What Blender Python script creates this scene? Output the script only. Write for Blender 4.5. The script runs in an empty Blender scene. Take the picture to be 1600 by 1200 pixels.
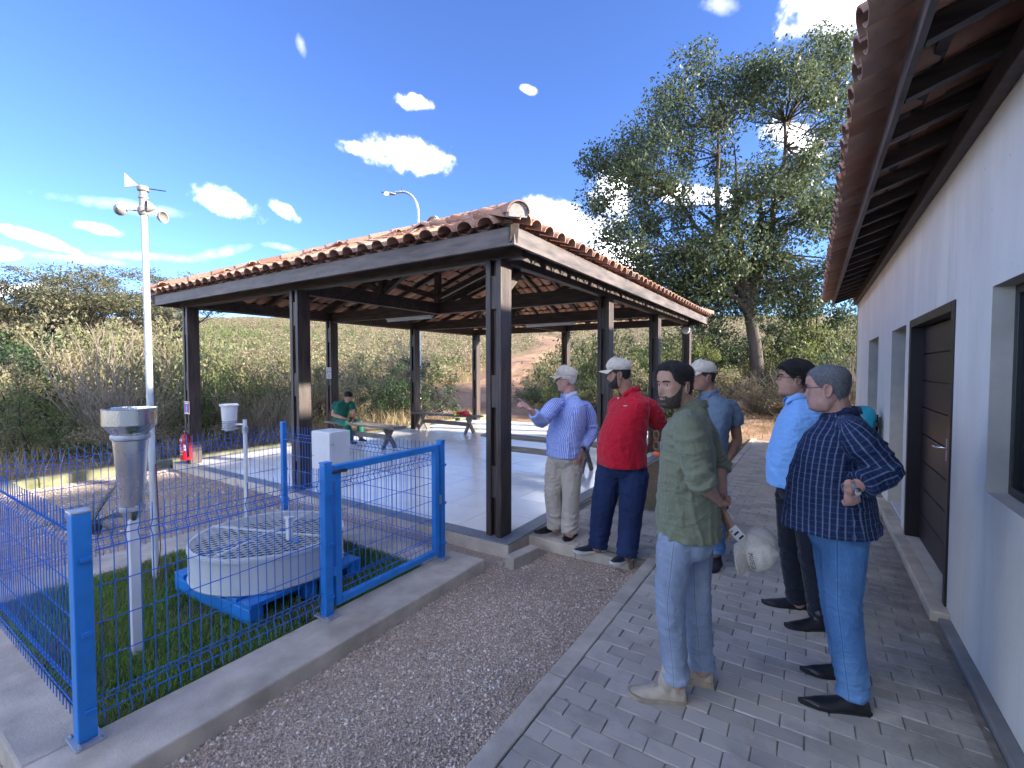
import bpy, bmesh, math, random
import numpy as np
from mathutils import Vector, Matrix, Quaternion, noise as mnoise

random.seed(7)
RNG = np.random.default_rng(11)
R = math.radians
SC = bpy.context.scene
COL = SC.collection

# ------------------------------------------------------------------ camera
# world: +Y runs along the building wall away from the viewer, +X towards the wall, z = 0 on the paved path
F_PX, EYE = 728.0, 1.70
YAW, PITCH = math.atan(469 / F_PX), math.atan(25 / F_PX)
FW = Vector((-math.sin(YAW) * math.cos(PITCH), math.cos(YAW) * math.cos(PITCH), -math.sin(PITCH)))
RT = Vector((math.cos(YAW), math.sin(YAW), 0))
UP = RT.cross(FW)
FH = Vector((-math.sin(YAW), math.cos(YAW), 0))
CAMP = Vector((0, 0, EYE))
cam = bpy.data.cameras.new('camera')
cam.sensor_fit = 'HORIZONTAL'; cam.sensor_width = 36; cam.lens = 36 * F_PX / 1600
cam.clip_start = 0.05; cam.clip_end = 3000
camo = bpy.data.objects.new('camera', cam); COL.objects.link(camo)
camo.matrix_world = Matrix(((RT.x, UP.x, -FW.x, 0), (RT.y, UP.y, -FW.y, 0), (RT.z, UP.z, -FW.z, EYE), (0, 0, 0, 1)))
SC.camera = camo

def at(px, py, w):
    """place measured in the photograph (1600 x 1200) at w metres in front of the viewer"""
    return CAMP + (FW + RT * ((px - 800) / F_PX) - UP * ((py - 600) / F_PX)) * w

# ------------------------------------------------------------------ sky, sun, exposure
SUN_AZ, SUN_EL = R(70), R(19)        # from +Y towards +X: behind the building on the right
SUND = Vector((math.sin(SUN_AZ) * math.cos(SUN_EL), math.cos(SUN_AZ) * math.cos(SUN_EL), math.sin(SUN_EL)))
SC.view_settings.view_transform = 'Standard'; SC.view_settings.look = 'None'
SC.view_settings.gamma = 1.0; SC.view_settings.use_curve_mapping = False
SC.view_settings.exposure = 3.2
SC.render.engine = 'CYCLES'
SC.cycles.max_bounces = 7; SC.cycles.diffuse_bounces = 4; SC.cycles.transparent_max_bounces = 12
SC.cycles.caustics_reflective = False; SC.cycles.caustics_refractive = False

wd = bpy.data.worlds.new('World'); SC.world = wd; wd.use_nodes = True
nt = wd.node_tree; nt.nodes.clear()
def wn(t, **k):
    n = nt.nodes.new(t)
    for a, b in k.items(): setattr(n, a, b)
    return n
def wl(a, b): nt.links.new(a, b)
def wmath(op, a, b=None, c=None, clamp=False):
    n = wn('ShaderNodeMath', operation=op, use_clamp=clamp)
    for i, v in enumerate((a, b, c)):
        if v is None: continue
        if isinstance(v, (int, float)): n.inputs[i].default_value = v
        else: wl(v, n.inputs[i])
    return n.outputs[0]
sky = wn('ShaderNodeTexSky', sky_type='NISHITA', sun_disc=False)
sky.sun_elevation = SUN_EL; sky.sun_rotation = SUN_AZ
sky.altitude = 900; sky.air_density = 0.8; sky.dust_density = 0.1; sky.ozone_density = 5.0
hs = wn('ShaderNodeHueSaturation'); hs.inputs['Hue'].default_value = 0.511; hs.inputs['Saturation'].default_value = 1.04; hs.inputs['Value'].default_value = 0.37
wl(sky.outputs[0], hs.inputs['Color'])
tc = wn('ShaderNodeTexCoord')
GEN = tc.outputs['Generated']
nz = wn('ShaderNodeTexNoise'); nz.inputs['Scale'].default_value = 15; nz.inputs['Detail'].default_value = 5; nz.inputs['Roughness'].default_value = 0.62
wl(GEN, nz.inputs['Vector'])
nz2 = wn('ShaderNodeTexNoise'); nz2.inputs['Scale'].default_value = 55; nz2.inputs['Detail'].default_value = 2
wl(GEN, nz2.inputs['Vector'])
NOI = wmath('ADD', wmath('MULTIPLY', wmath('SUBTRACT', nz.outputs[0], 0.5), 3.2), wmath('MULTIPLY', wmath('SUBTRACT', nz2.outputs[0], 0.5), 1.3))
def cloud(c, eu, ev, a, b):
    """elliptical puff round direction c; a, b half sizes; 1 at the centre, 0 at the rim"""
    mp = wn('ShaderNodeMapping', vector_type='TEXTURE')
    mp.inputs['Location'].default_value = c
    mp.inputs['Rotation'].default_value = Matrix((eu, ev, c)).transposed().to_euler()
    mp.inputs['Scale'].default_value = (a, b, 0.5)
    wl(GEN, mp.inputs['Vector'])
    ln = wn('ShaderNodeVectorMath', operation='DOT_PRODUCT'); wl(mp.outputs[0], ln.inputs[0]); wl(mp.outputs[0], ln.inputs[1])
    return ln.outputs['Value']
def pxdir(x, y): return (at(x, y, 1.0) - CAMP).normalized()
def px_cloud(x, y, ax, by, tilt=0):
    c = pxdir(x, y)
    eu = (pxdir(x + 6 * math.cos(R(tilt)), y + 6 * math.sin(R(tilt))) - c); eu = (eu - c * eu.dot(c)).normalized()
    ev = c.cross(eu)
    s = 1.0 / math.sqrt(1 + ((x - 800) / F_PX) ** 2 + ((y - 600) / F_PX) ** 2)
    return cloud(c, eu, ev, ax / F_PX * s, by / F_PX * s)
def wminall(l):
    r = l[0]
    for q in l[1:]: r = wmath('MINIMUM', r, q)
    return wmath('SUBTRACT', 1.0, r)
DENSE = [(632, 243, 80, 30, 8), (560, 234, 38, 14, 15), (645, 160, 34, 13, 8), (826, 140, 18, 8, 20), (352, 318, 56, 24, 22), (447, 331, 28, 12, 32),
         (155, 357, 36, 11, 12), (60, 375, 56, 12, 18), (5, 395, 26, 12, 10), (1300, 15, 90, 50, 0), (870, 345, 85, 36, 14), (975, 400, 80, 34, 20), (955, 300, 45, 55, 0), (1090, 305, 120, 20, 6), (1245, 215, 60, 26, 25), (20, 455, 90, 14, -4)]
WISPY = [(180, 320, 100, 12, 8), (250, 402, 90, 9, 3), (340, 396, 60, 10, -12), (120, 405, 70, 10, 6), (435, 385, 28, 7, 10), (470, 70, 9, 18, -10), (1120, 8, 36, 14, 8)]
random.seed(21)
outside = []
for k in range(12):                                   # puffs go on round the unseen sky, enlarged to add neutral fill light
    az, el = R(80 + 200 * (k + random.uniform(-.3, .3)) / 11), R(random.choice((10, 14, 20, 28, 40, 55)))
    c = Vector((math.sin(az - YAW) * math.cos(el), math.cos(az - YAW) * math.cos(el), math.sin(el)))
    eu = Vector((0, 0, 1)).cross(c).normalized(); ev = c.cross(eu)
    s = random.uniform(.16, .34)
    outside.append(cloud(c, eu, ev, s, s * .45))
dens = wmath('MULTIPLY', wmath('ADD', wminall([px_cloud(*q) for q in DENSE] + outside), wmath('SUBTRACT', wmath('MULTIPLY', NOI, 0.9), 0.0)), 0.8, clamp=True)
dens = wmath('POWER', dens, 1.9)
wisp = wmath('MULTIPLY', wmath('ADD', wminall([px_cloud(*q) for q in WISPY]), wmath('SUBTRACT', wmath('MULTIPLY', NOI, 0.8), 0.05)), 0.55, clamp=True)
wisp = wmath('MULTIPLY', wmath('POWER', wisp, 1.6), 0.5)
cmask = wmath('MAXIMUM', dens, wisp)
shade = wn('ShaderNodeMixRGB'); shade.inputs[1].default_value = (1, .985, .97, 1); shade.inputs[2].default_value = (.42, .44, .5, 1)
wl(wmath('MULTIPLY', wmath('SUBTRACT', nz.outputs[0], 0.45), 3.0, clamp=True), shade.inputs[0])
sd_ = wn('ShaderNodeVectorMath', operation='DOT_PRODUCT'); wl(GEN, sd_.inputs[0]); sd_.inputs[1].default_value = SUND
glow = wmath('MULTIPLY_ADD', wmath('POWER', wmath('MAXIMUM', sd_.outputs['Value'], 0.0), 3.0), 44.0, 19.0)      # sunlit vapour is brightest round the sun
lit = wn('ShaderNodeVectorMath', operation='SCALE'); wl(shade.outputs[0], lit.inputs[0]); wl(wmath('MULTIPLY', glow, wmath('MULTIPLY_ADD', dens, 0.8, 0.2)), lit.inputs['Scale'])
shade = lit
mx = wn('ShaderNodeMixRGB'); wl(cmask, mx.inputs[0]); wl(hs.outputs[0], mx.inputs[1]); wl(shade.outputs[0], mx.inputs[2])
bg = wn('ShaderNodeBackground'); bg.inputs['Strength'].default_value = 0.13
wl(mx.outputs[0], bg.inputs['Color'])
wd.cycles.sampling_method = 'MANUAL'; wd.cycles.sample_map_resolution = 512
wo = wn('ShaderNodeOutputWorld'); wl(bg.outputs[0], wo.inputs['Surface'])

sun = bpy.data.lights.new('sun', 'SUN'); sun.energy = 2.0; sun.angle = R(1.5); sun.color = (1.0, 0.9, 0.76)
suno = bpy.data.objects.new('sun', sun); COL.objects.link(suno)
suno.rotation_euler = SUND.to_track_quat('Z', 'Y').to_euler(); suno.location = (20, 20, 30)

# ------------------------------------------------------------------ helpers
def tag(o, label=None, cat=None, group=None, kind=None):
    if label: o['label'] = label
    if cat: o['category'] = cat
    if group: o['group'] = group
    if kind: o['kind'] = kind
    return o
def wloc(o):
    v = Vector((0, 0, 0))
    while o is not None: v = v + o.location; o = o.parent
    return v
def link(name, me, parent=None, mw=None):
    o = bpy.data.objects.new(name, me); COL.objects.link(o)
    base = wloc(parent) if parent is not None else Vector((0, 0, 0))
    if parent is not None: o.parent = parent
    if mw is not None: o.matrix_local = Matrix.Translation(-base) @ mw
    return o
def empty(name, loc):
    o = bpy.data.objects.new(name, None); COL.objects.link(o); o.location = loc; o.empty_display_size = 0.2
    return o
def copy_tree(o, parent=None, delta=None):
    c = o.copy(); COL.objects.link(c); c.parent = parent
    if delta is not None: c.location = o.location + Vector(delta)
    for ch in o.children: copy_tree(ch, c)
    return c
class MB:
    def __init__(s): s.v = []; s.f = []
    def add(s, vs, fs):
        n = len(s.v); s.v += [tuple(q) for q in vs]; s.f += [tuple(i + n for i in q) for q in fs]; return s
    def box(s, x0, x1, y0, y1, z0, z1):
        return s.add([(x0, y0, z0), (x1, y0, z0), (x1, y1, z0), (x0, y1, z0), (x0, y0, z1), (x1, y0, z1), (x1, y1, z1), (x0, y1, z1)],
                     [(0, 3, 2, 1), (4, 5, 6, 7), (0, 1, 5, 4), (1, 2, 6, 5), (2, 3, 7, 6), (3, 0, 4, 7)])
    def obox(s, c, ax, ay, az):
        c, ax, ay, az = map(Vector, (c, ax, ay, az)); vs = []
        for k in (-1, 1):
            for i, j in ((-1, -1), (1, -1), (1, 1), (-1, 1)): vs.append(c + ax * i + ay * j + az * k)
        return s.add(vs, [(0, 3, 2, 1), (4, 5, 6, 7), (0, 1, 5, 4), (1, 2, 6, 5), (2, 3, 7, 6), (3, 0, 4, 7)])
    def bar(s, a, b, w, h, upv=(0, 0, 1)):
        a, b = Vector(a), Vector(b); d = (b - a).normalized(); u = Vector(upv)
        sd = d.cross(u)
        if sd.length < 1e-4: sd = d.cross(Vector((1, 0, 0)))
        sd.normalize(); u = sd.cross(d)
        return s.obox((a + b) / 2, (b - a) / 2, sd * (w / 2), u * (h / 2))
    def tube(s, pts, r, n=8, caps=True):
        pts = [Vector(p) for p in pts]; m = len(pts)
        rr = r if isinstance(r, (list, tuple)) else [r] * m
        t0 = (pts[1] - pts[0]).normalized(); u = t0.orthogonal().normalized(); base = len(s.v)
        for i, p in enumerate(pts):
            t = (pts[min(i + 1, m - 1)] - pts[max(i - 1, 0)])
            t = t.normalized() if t.length > 1e-9 else t0
            u = (u - t * u.dot(t)); u = u.normalized() if u.length > 1e-6 else t.orthogonal().normalized(); w = t.cross(u)
            for k in range(n):
                a = 2 * math.pi * k / n; q = p + (u * math.cos(a) + w * math.sin(a)) * rr[i]; s.v.append(tuple(q))
        for i in range(m - 1):
            for k in range(n):
                k2 = (k + 1) % n; s.f.append((base + i * n + k, base + i * n + k2, base + (i + 1) * n + k2, base + (i + 1) * n + k))
        if caps:
            s.f.append(tuple(base + k for k in reversed(range(n)))); s.f.append(tuple(base + (m - 1) * n + k for k in range(n)))
        return s
    def lathe(s, prof, n=24, c=(0, 0, 0), closed=True):
        b = len(s.v); m = len(prof)
        for r, z in prof:
            for k in range(n):
                a = 2 * math.pi * k / n; s.v.append((c[0] + r * math.cos(a), c[1] + r * math.sin(a), c[2] + z))
        for i in range(m - 1):
            for k in range(n):
                k2 = (k + 1) % n; s.f.append((b + i * n + k, b + i * n + k2, b + (i + 1) * n + k2, b + (i + 1) * n + k))
        if closed:
            s.f.append(tuple(b + k for k in reversed(range(n)))); s.f.append(tuple(b + (m - 1) * n + k for k in range(n)))
        return s
    def prism(s, poly, z0, z1):
        n = len(poly)
        return s.add([(x, y, z0) for x, y in poly] + [(x, y, z1) for x, y in poly],
                     [tuple(reversed(range(n))), tuple(range(n, 2 * n))] + [(i, (i + 1) % n, n + (i + 1) % n, n + i) for i in range(n)])
    def ell(s, c, rx, ry, rz, n=10, m=7):
        pr = [(math.sin(math.pi * i / m), -math.cos(math.pi * i / m)) for i in range(1, m)]
        b = len(s.v)
        for r, z in pr:
            for k in range(n):
                a = 2 * math.pi * k / n; s.v.append((c[0] + rx * r * math.cos(a), c[1] + ry * r * math.sin(a), c[2] + rz * z))
        lo = len(s.v); s.v.append((c[0], c[1], c[2] - rz)); s.v.append((c[0], c[1], c[2] + rz))
        for i in range(len(pr) - 1):
            for k in range(n): k2 = (k + 1) % n; s.f.append((b + i * n + k, b + i * n + k2, b + (i + 1) * n + k2, b + (i + 1) * n + k))
        for k in range(n):
            k2 = (k + 1) % n; s.f.append((lo, b + k2, b + k)); t = b + (len(pr) - 1) * n; s.f.append((lo + 1, t + k, t + k2))
        return s
    def mesh(s, name, mat=None, off=(0, 0, 0), smooth=None):
        me = bpy.data.meshes.new(name)
        o = Vector(off)
        me.from_pydata([(x - o.x, y - o.y, z - o.z) for x, y, z in s.v], [], s.f)
        if mat is not None: me.materials.append(mat)
        if smooth:
            me.polygons.foreach_set('use_smooth', [True] * len(me.polygons)); me.set_sharp_from_angle(angle=R(smooth))
        me.update(); return me
    def build(s, name, mat, parent=None, smooth=None, bevel=0, seg=2):
        base = wloc(parent) if parent is not None else Vector((0, 0, 0))
        o = link(name, s.mesh(name, mat, base, smooth), parent)
        if bevel:
            b = o.modifiers.new('bevel', 'BEVEL'); b.width = bevel; b.segments = seg; b.limit_method = 'ANGLE'; b.angle_limit = R(40)
        return o
def np_mesh(name, v, f, mat, smooth=False):
    """fast mesh from arrays: v (n,3), f (m,k)"""
    v = np.asarray(v, np.float32); f = np.asarray(f, np.int32); m, k = f.shape
    me = bpy.data.meshes.new(name)
    me.vertices.add(len(v)); me.vertices.foreach_set('co', v.ravel())
    me.loops.add(m * k); me.loops.foreach_set('vertex_index', f.ravel())
    me.polygons.add(m); me.polygons.foreach_set('loop_start', np.arange(0, m * k, k, dtype=np.int32)); me.polygons.foreach_set('loop_total', np.full(m, k, np.int32))
    if smooth: me.polygons.foreach_set('use_smooth', np.ones(m, bool))
    if mat is not None: me.materials.append(mat)
    me.update(calc_edges=True); me.validate()
    return me

# ------------------------------------------------------------------ materials
class G:
    def __init__(s, name):
        s.m = bpy.data.materials.new(name); s.m.use_nodes = True; s.t = s.m.node_tree; s.t.nodes.clear()
        s.out = s.n('ShaderNodeOutputMaterial')
    def n(s, t, **k):
        q = s.t.nodes.new(t)
        for a, b in k.items(): setattr(q, a, b)
        return q
    def l(s, a, b): s.t.links.new(a, b)
    def put(s, sock, v):
        if v is None: return
        if isinstance(v, (int, float)): sock.default_value = v
        elif isinstance(v, (tuple, list)): sock.default_value = tuple(v) if len(v) == 4 or sock.type != 'RGBA' else tuple(v) + (1,)
        else: s.l(v, sock)
    def math(s, op, a, b=None, c=None, clamp=False):
        q = s.n('ShaderNodeMath', operation=op, use_clamp=clamp)
        for i, v in enumerate((a, b, c)): s.put(q.inputs[i], v)
        return q.outputs[0]
    def mix(s, f, a, b, mode='MIX'):
        q = s.n('ShaderNodeMixRGB', blend_type=mode); s.put(q.inputs[0], f); s.put(q.inputs[1], a); s.put(q.inputs[2], b); return q.outputs[0]
    def noise(s, vec, scale, detail=5, rough=.55, dist=0):
        q = s.n('ShaderNodeTexNoise'); q.inputs['Scale'].default_value = scale; q.inputs['Detail'].default_value = detail; q.inputs['Roughness'].default_value = rough; q.inputs['Distortion'].default_value = dist
        if vec is not None: s.l(vec, q.inputs['Vector'])
        return q.outputs[0]
    def ramp(s, f, lo, hi):
        q = s.n('ShaderNodeMapRange'); s.put(q.inputs[0], f); q.inputs[1].default_value = lo; q.inputs[2].default_value = hi; return q.outputs[0]
    def vec(s, kind='Object', stretch=(1, 1, 1), rnd=True):
        if kind == 'World': v = s.n('ShaderNodeNewGeometry').outputs['Position']
        else: v = s.n('ShaderNodeTexCoord').outputs[kind]
        mp = s.n('ShaderNodeMapping'); mp.inputs['Scale'].default_value = stretch; s.l(v, mp.inputs['Vector'])
        if rnd and kind == 'Object':
            oi = s.n('ShaderNodeObjectInfo').outputs['Random']; cb = s.n('ShaderNodeCombineXYZ'); k = s.math('MULTIPLY', oi, 37.0)
            s.l(k, cb.inputs[0]); s.l(k, cb.inputs[1]); s.l(k, cb.inputs[2]); s.l(cb.outputs[0], mp.inputs['Location'])
        return mp.outputs[0]
    def bump(s, h, strength, dist=.01, nrm=None):
        q = s.n('ShaderNodeBump'); q.inputs['Strength'].default_value = strength; q.inputs['Distance'].default_value = dist; s.l(h, q.inputs['Height'])
        if nrm is not None: s.l(nrm, q.inputs['Normal'])
        return q.outputs[0]
    def bsdf(s, color, rough=.6, metal=0, spec=.5, normal=None, **k):
        q = s.n('ShaderNodeBsdfPrincipled'); s.put(q.inputs['Base Color'], color); s.put(q.inputs['Roughness'], rough); s.put(q.inputs['Metallic'], metal); s.put(q.inputs['Specular IOR Level'], spec)
        if normal is not None: s.l(normal, q.inputs['Normal'])
        for a, b in k.items(): s.put(q.inputs[a.replace('_', ' ')], b)
        s.l(q.outputs[0], s.out.inputs['Surface']); return q
def sc(c, k): return tuple(min(1, max(0, x * k)) for x in c[:3]) + (1,)
def mat(name, c, rough=.6, var=.2, vs=6, bump=.15, bs=60, bd=.004, metal=0, spec=.5, c2=None, stain=0, stain_c=(.05, .045, .04), ss=1.5, stretch=(1, 1, 1), rnd=.0, kind='Object', island=0, rvar=.1, **k):
    g = G(name); v = g.vec(kind, stretch)
    f = g.noise(v, vs)
    col = g.mix(g.ramp(f, .3, .7), sc(c, 1 - var), sc(c2 or c, 1 + var))
    if stain:
        s2 = g.ramp(g.noise(v, ss, 7, .65), .5, .72)
        col = g.mix(g.math('MULTIPLY', s2, stain), col, tuple(stain_c) + (1,))
    if rnd or island:
        src = g.n('ShaderNodeObjectInfo').outputs['Random'] if rnd else g.n('ShaderNodeNewGeometry').outputs['Random Per Island']
        amt = rnd or island
        hsv = g.n('ShaderNodeHueSaturation'); g.l(g.math('MULTIPLY_ADD', src, 2 * amt, 1 - amt), hsv.inputs['Value']); g.l(col, hsv.inputs['Color'])
        col = hsv.outputs[0]
    nrm = g.bump(g.noise(v, bs, 6, .6), bump, bd) if bump else None
    rg = g.math('MULTIPLY_ADD', f, rvar, rough - rvar / 2)
    g.bsdf(col, rg, metal, spec, nrm, **k)
    return g.m
# ------------------------------------------------------------------ material set
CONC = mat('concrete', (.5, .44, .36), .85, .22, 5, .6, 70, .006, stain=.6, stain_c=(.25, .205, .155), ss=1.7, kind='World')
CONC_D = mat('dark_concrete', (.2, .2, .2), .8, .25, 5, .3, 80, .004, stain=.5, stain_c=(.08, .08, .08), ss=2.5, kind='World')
GRANITE = mat('grey_granite', (.2, .215, .24), .45, .35, 60, .1, 120, .002, stain=.3, stain_c=(.1, .1, .11), ss=2, kind='World')
WOOD = mat('dark_stained_timber', (.03, .02, .017), .5, .45, 5, .3, 14, .004, c2=(.058, .04, .034), stretch=(5, 5, .55), rnd=.15, stain=.25, stain_c=(.11, .09, .08), ss=1.2)
WOODX = mat('dark_stained_beam', (.03, .02, .018), .52, .45, 5, .3, 14, .004, c2=(.055, .038, .032), stretch=(.6, 5, 5), rnd=.15, stain=.3, stain_c=(.13, .11, .1), ss=1.0)
FASCIA = mat('weathered_fascia_timber', (.045, .035, .032), .55, .35, 3, .3, 16, .004, c2=(.1, .08, .075), stretch=(.8, .8, 5), stain=.35, stain_c=(.2, .17, .16), ss=1.6)
BENCHW = mat('grey_brown_bench_timber', (.11, .09, .075), .6, .35, 5, .3, 14, .003, c2=(.17, .15, .13), stretch=(.7, 5, 5), rnd=.1)
BLUE = mat('blue_gloss_paint', (.018, .2, .58), .38, .12, 8, .12, 45, .002, stain=.12, stain_c=(.1, .2, .45), ss=6, rnd=.05)
BLUE_W = mat('blue_coated_wire', (.02, .15, .55), .45, .15, 8, 0)
GALV = mat('galvanised_steel', (.45, .48, .52), .45, .2, 20, .1, 60, .002, metal=.6, stain=.3, stain_c=(.16, .12, .1), ss=8)
STEEL = mat('polished_stainless_steel', (.74, .72, .68), .27, .08, 6, .03, 18, .002, metal=1.0, rvar=.08)
WPAINT = mat('white_paint', (.62, .63, .65), .45, .05, 6, .06, 60, .002, stain=.15, stain_c=(.5, .48, .44), ss=4)
GPAINT = mat('pale_grey_paint', (.52, .55, .57), .5, .08, 4, .1, 40, .002, stain=.25, stain_c=(.38, .35, .32), ss=3)
BLACK = mat('black_plastic', (.02, .02, .022), .45, .2, 10, .05)
REDP = mat('red_enamel', (.42, .012, .02), .3, .1, 10, .03)
TEAL = mat('teal_plastic', (.01, .3, .42), .4, .1, 6, .05)
MORTAR = mat('ridge_mortar', (.34, .32, .3), .9, .2, 12, .5, 40, .006)

def clay():
    g = G('clay_roof_tile'); v = g.vec('Object'); w = g.vec('World')
    oi = g.n('ShaderNodeObjectInfo').outputs['Random']; isl = g.n('ShaderNodeNewGeometry').outputs['Random Per Island']
    rr = g.math('FRACT', g.math('ADD', g.math('MULTIPLY', oi, 7.3), isl))
    col = g.mix(rr, (.33, .155, .095, 1), (.48, .28, .19, 1))
    col = g.mix(g.math('MULTIPLY', g.ramp(g.noise(w, 2.2, 6, .6), .45, .7), .6), col, (.3, .25, .22, 1))
    col = g.mix(g.math('MULTIPLY', g.ramp(g.noise(w, 30, 4, .6), .55, .75), .5), col, (.16, .12, .1, 1))
    g.bsdf(col, .85, 0, .3, g.bump(g.noise(w, 90, 4), .3, .003)); return g.m
CLAY = clay()
def plaster():
    g = G('white_rough_plaster'); v = g.vec('World', (1, 1, .35)); w = g.vec('World')
    col = g.mix(g.ramp(g.noise(v, 3, 6), .35, .7), (.7, .675, .62, 1), (.8, .77, .71, 1))
    col = g.mix(g.math('MULTIPLY', g.ramp(g.noise(g.vec('World', (6, 6, .5)), 1.5, 5), .58, .75), .35), col, (.5, .46, .4, 1))
    col = g.mix(g.math('MULTIPLY', g.ramp(g.noise(w, 26, 2), .72, .76), .6), col, (.35, .33, .32, 1))
    h = g.math('ADD', g.noise(g.vec('World', (1, 1, .3)), 55, 6, .7), g.math('MULTIPLY', g.noise(w, 9, 4), .6))
    g.bsdf(col, .9, 0, .25, g.bump(h, .9, .007)); return g.m
PLASTER = plaster()
REVEAL = mat('beige_reveal_plaster', (.5, .47, .41), .9, .1, 6, .4, 60, .005, kind='World')
def paver():
    g = G('grey_concrete_paver'); w = g.vec('World')
    oi = g.n('ShaderNodeObjectInfo').outputs['Random']; isl = g.n('ShaderNodeNewGeometry').outputs['Random Per Island']
    rr = g.math('FRACT', g.math('ADD', g.math('MULTIPLY', oi, 9.1), isl))
    col = g.mix(rr, (.38, .35, .3, 1), (.53, .485, .42, 1))
    col = g.mix(g.math('MULTIPLY', g.ramp(g.noise(w, 1.3, 5), .45, .65), .5), col, (.47, .41, .34, 1))
    col = g.mix(g.math('MULTIPLY', g.ramp(g.noise(w, 3.1, 7, .65), .5, .7), .6), col, (.24, .22, .2, 1))
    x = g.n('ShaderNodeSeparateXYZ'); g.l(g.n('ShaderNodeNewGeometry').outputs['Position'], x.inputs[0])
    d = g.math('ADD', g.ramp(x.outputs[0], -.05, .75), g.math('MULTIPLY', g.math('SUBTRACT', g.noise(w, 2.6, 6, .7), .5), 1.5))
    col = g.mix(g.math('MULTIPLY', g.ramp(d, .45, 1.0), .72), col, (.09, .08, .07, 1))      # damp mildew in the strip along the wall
    col = g.mix(g.math('MULTIPLY', g.ramp(g.noise(w, 55, 3), .66, .72), .35), col, (.5, .48, .45, 1))
    g.bsdf(col, .85, 0, .35, g.bump(g.noise(w, 130, 4, .7), .5, .004)); return g.m
PAVER = paver()
SAND = mat('joint_sand', (.2, .18, .15), .95, .3, 14, .5, 80, .006, kind='World')
def gravelm(name, a, b, c):
    g = G(name); isl = g.n('ShaderNodeNewGeometry').outputs['Random Per Island']; w = g.vec('World')
    col = g.mix(g.ramp(isl, 0, .7), a, b); col = g.mix(g.math('GREATER_THAN', isl, .9), col, c)
    col = g.mix(g.math('MULTIPLY', g.ramp(g.noise(w, 1.6, 5), .45, .68), .55), col, (.42, .32, .24, 1))
    g.bsdf(col, .85, 0, .3); return g.m
GRAV = gravelm('crushed_gravel', (.3, .235, .185, 1), (.66, .54, .45, 1), (.82, .77, .7, 1))
def gbase():
    g = G('gravel_bed_base'); w = g.vec('World')
    vo = g.n('ShaderNodeTexVoronoi'); vo.inputs['Scale'].default_value = 95; g.l(w, vo.inputs['Vector'])
    rgb = g.n('ShaderNodeSeparateColor'); g.l(vo.outputs['Color'], rgb.inputs[0])
    col = g.mix(rgb.outputs[0], (.33, .26, .2, 1), (.62, .5, .39, 1))
    col = g.mix(g.math('MULTIPLY', g.ramp(g.noise(w, 1.6, 5), .45, .68), .6), col, (.42, .32, .24, 1))
    g.bsdf(col, .9, 0, .2, g.bump(vo.outputs['Distance'], .9, .012)); return g.m
GBASE = gbase()
def soil():
    g = G('dry_soil_and_litter'); w = g.vec('World')
    col = g.mix(g.ramp(g.noise(w, .35, 6, .6), .4, .62), (.19, .15, .085, 1), (.25, .16, .1, 1))
    col = g.mix(g.math('MULTIPLY', g.ramp(g.noise(w, 1.2, 6, .65), .5, .66), .7), col, (.12, .13, .055, 1))
    col = g.mix(g.math('MULTIPLY', g.ramp(g.noise(w, 9, 5, .7), .52, .7), .6), col, (.34, .28, .19, 1))
    g.bsdf(col, .95, 0, .2, g.bump(g.noise(w, 14, 7, .7), .9, .05)); return g.m
SOIL = soil()
def redsoil():
    g = G('red_dirt_track'); w = g.vec('World')
    col = g.mix(g.ramp(g.noise(w, .8, 6, .65), .38, .64), (.3, .165, .09, 1), (.4, .26, .165, 1))
    col = g.mix(g.math('MULTIPLY', g.ramp(g.noise(w, 6, 6, .7), .5, .7), .6), col, (.46, .38, .29, 1))
    g.bsdf(col, .95, 0, .2, g.bump(g.noise(w, 7, 7, .7), .8, .05)); return g.m
REDSOIL = redsoil()
FLOORT = mat('white_glazed_floor_tile', (.84, .83, .8), .2, .04, 2.5, .03, 3, .003, rnd=.03, stain=.2, stain_c=(.5, .5, .5), ss=1.6, kind='World', rvar=.22)

# ------------------------------------------------------------------ terrain
def smooth01(t): t = max(0., min(1., t)); return t * t * (3 - 2 * t)
def hgt(x, y):
    w = x * FH.x + y * FH.y
    lat = x * RT.x + y * RT.y
    if w <= 6: return -.16
    tn = lat / w
    d0 = 15.5 + (9.5 - 15.5) * smooth01((tn - .12) / .3) + (13 - 15.5) * smooth01((-.3 - tn) / .3)
    t = max(0, w - d0)
    z = .125 * t * smooth01(t / 9.) + .0002 * max(0, t - 20) ** 2
    z = min(z, 13 + (t * .02))
    z += .35 * smooth01(t / 12) * mnoise.noise(Vector((x * .11, y * .11, 3.3))) + .09 * smooth01(t / 6) * mnoise.noise(Vector((x * .5, y * .5, 1.3)))
    return -.16 + z
def axis_pts(lo, hi, fine_lo, fine_hi, step):
    p = list(np.arange(fine_lo, fine_hi + 1e-6, step)); s = step; q = fine_hi
    while q < hi: s *= 1.18; q += s; p.append(q)
    s = step; q = fine_lo
    while q > lo: s *= 1.18; q -= s; p.insert(0, q)
    return p
gx = axis_pts(-900, 900, -34, 14, .6); gy = axis_pts(-500, 1200, -8, 44, .6)
gv = [(x, y, hgt(x, y)) for y in gy for x in gx]; nx = len(gx)
gf = [(j * nx + i, j * nx + i + 1, (j + 1) * nx + i + 1, (j + 1) * nx + i) for j in range(len(gy) - 1) for i in range(nx - 1)]
o = link('ground', np_mesh('ground', gv, gf, SOIL, True)); tag(o, kind='structure')

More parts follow.
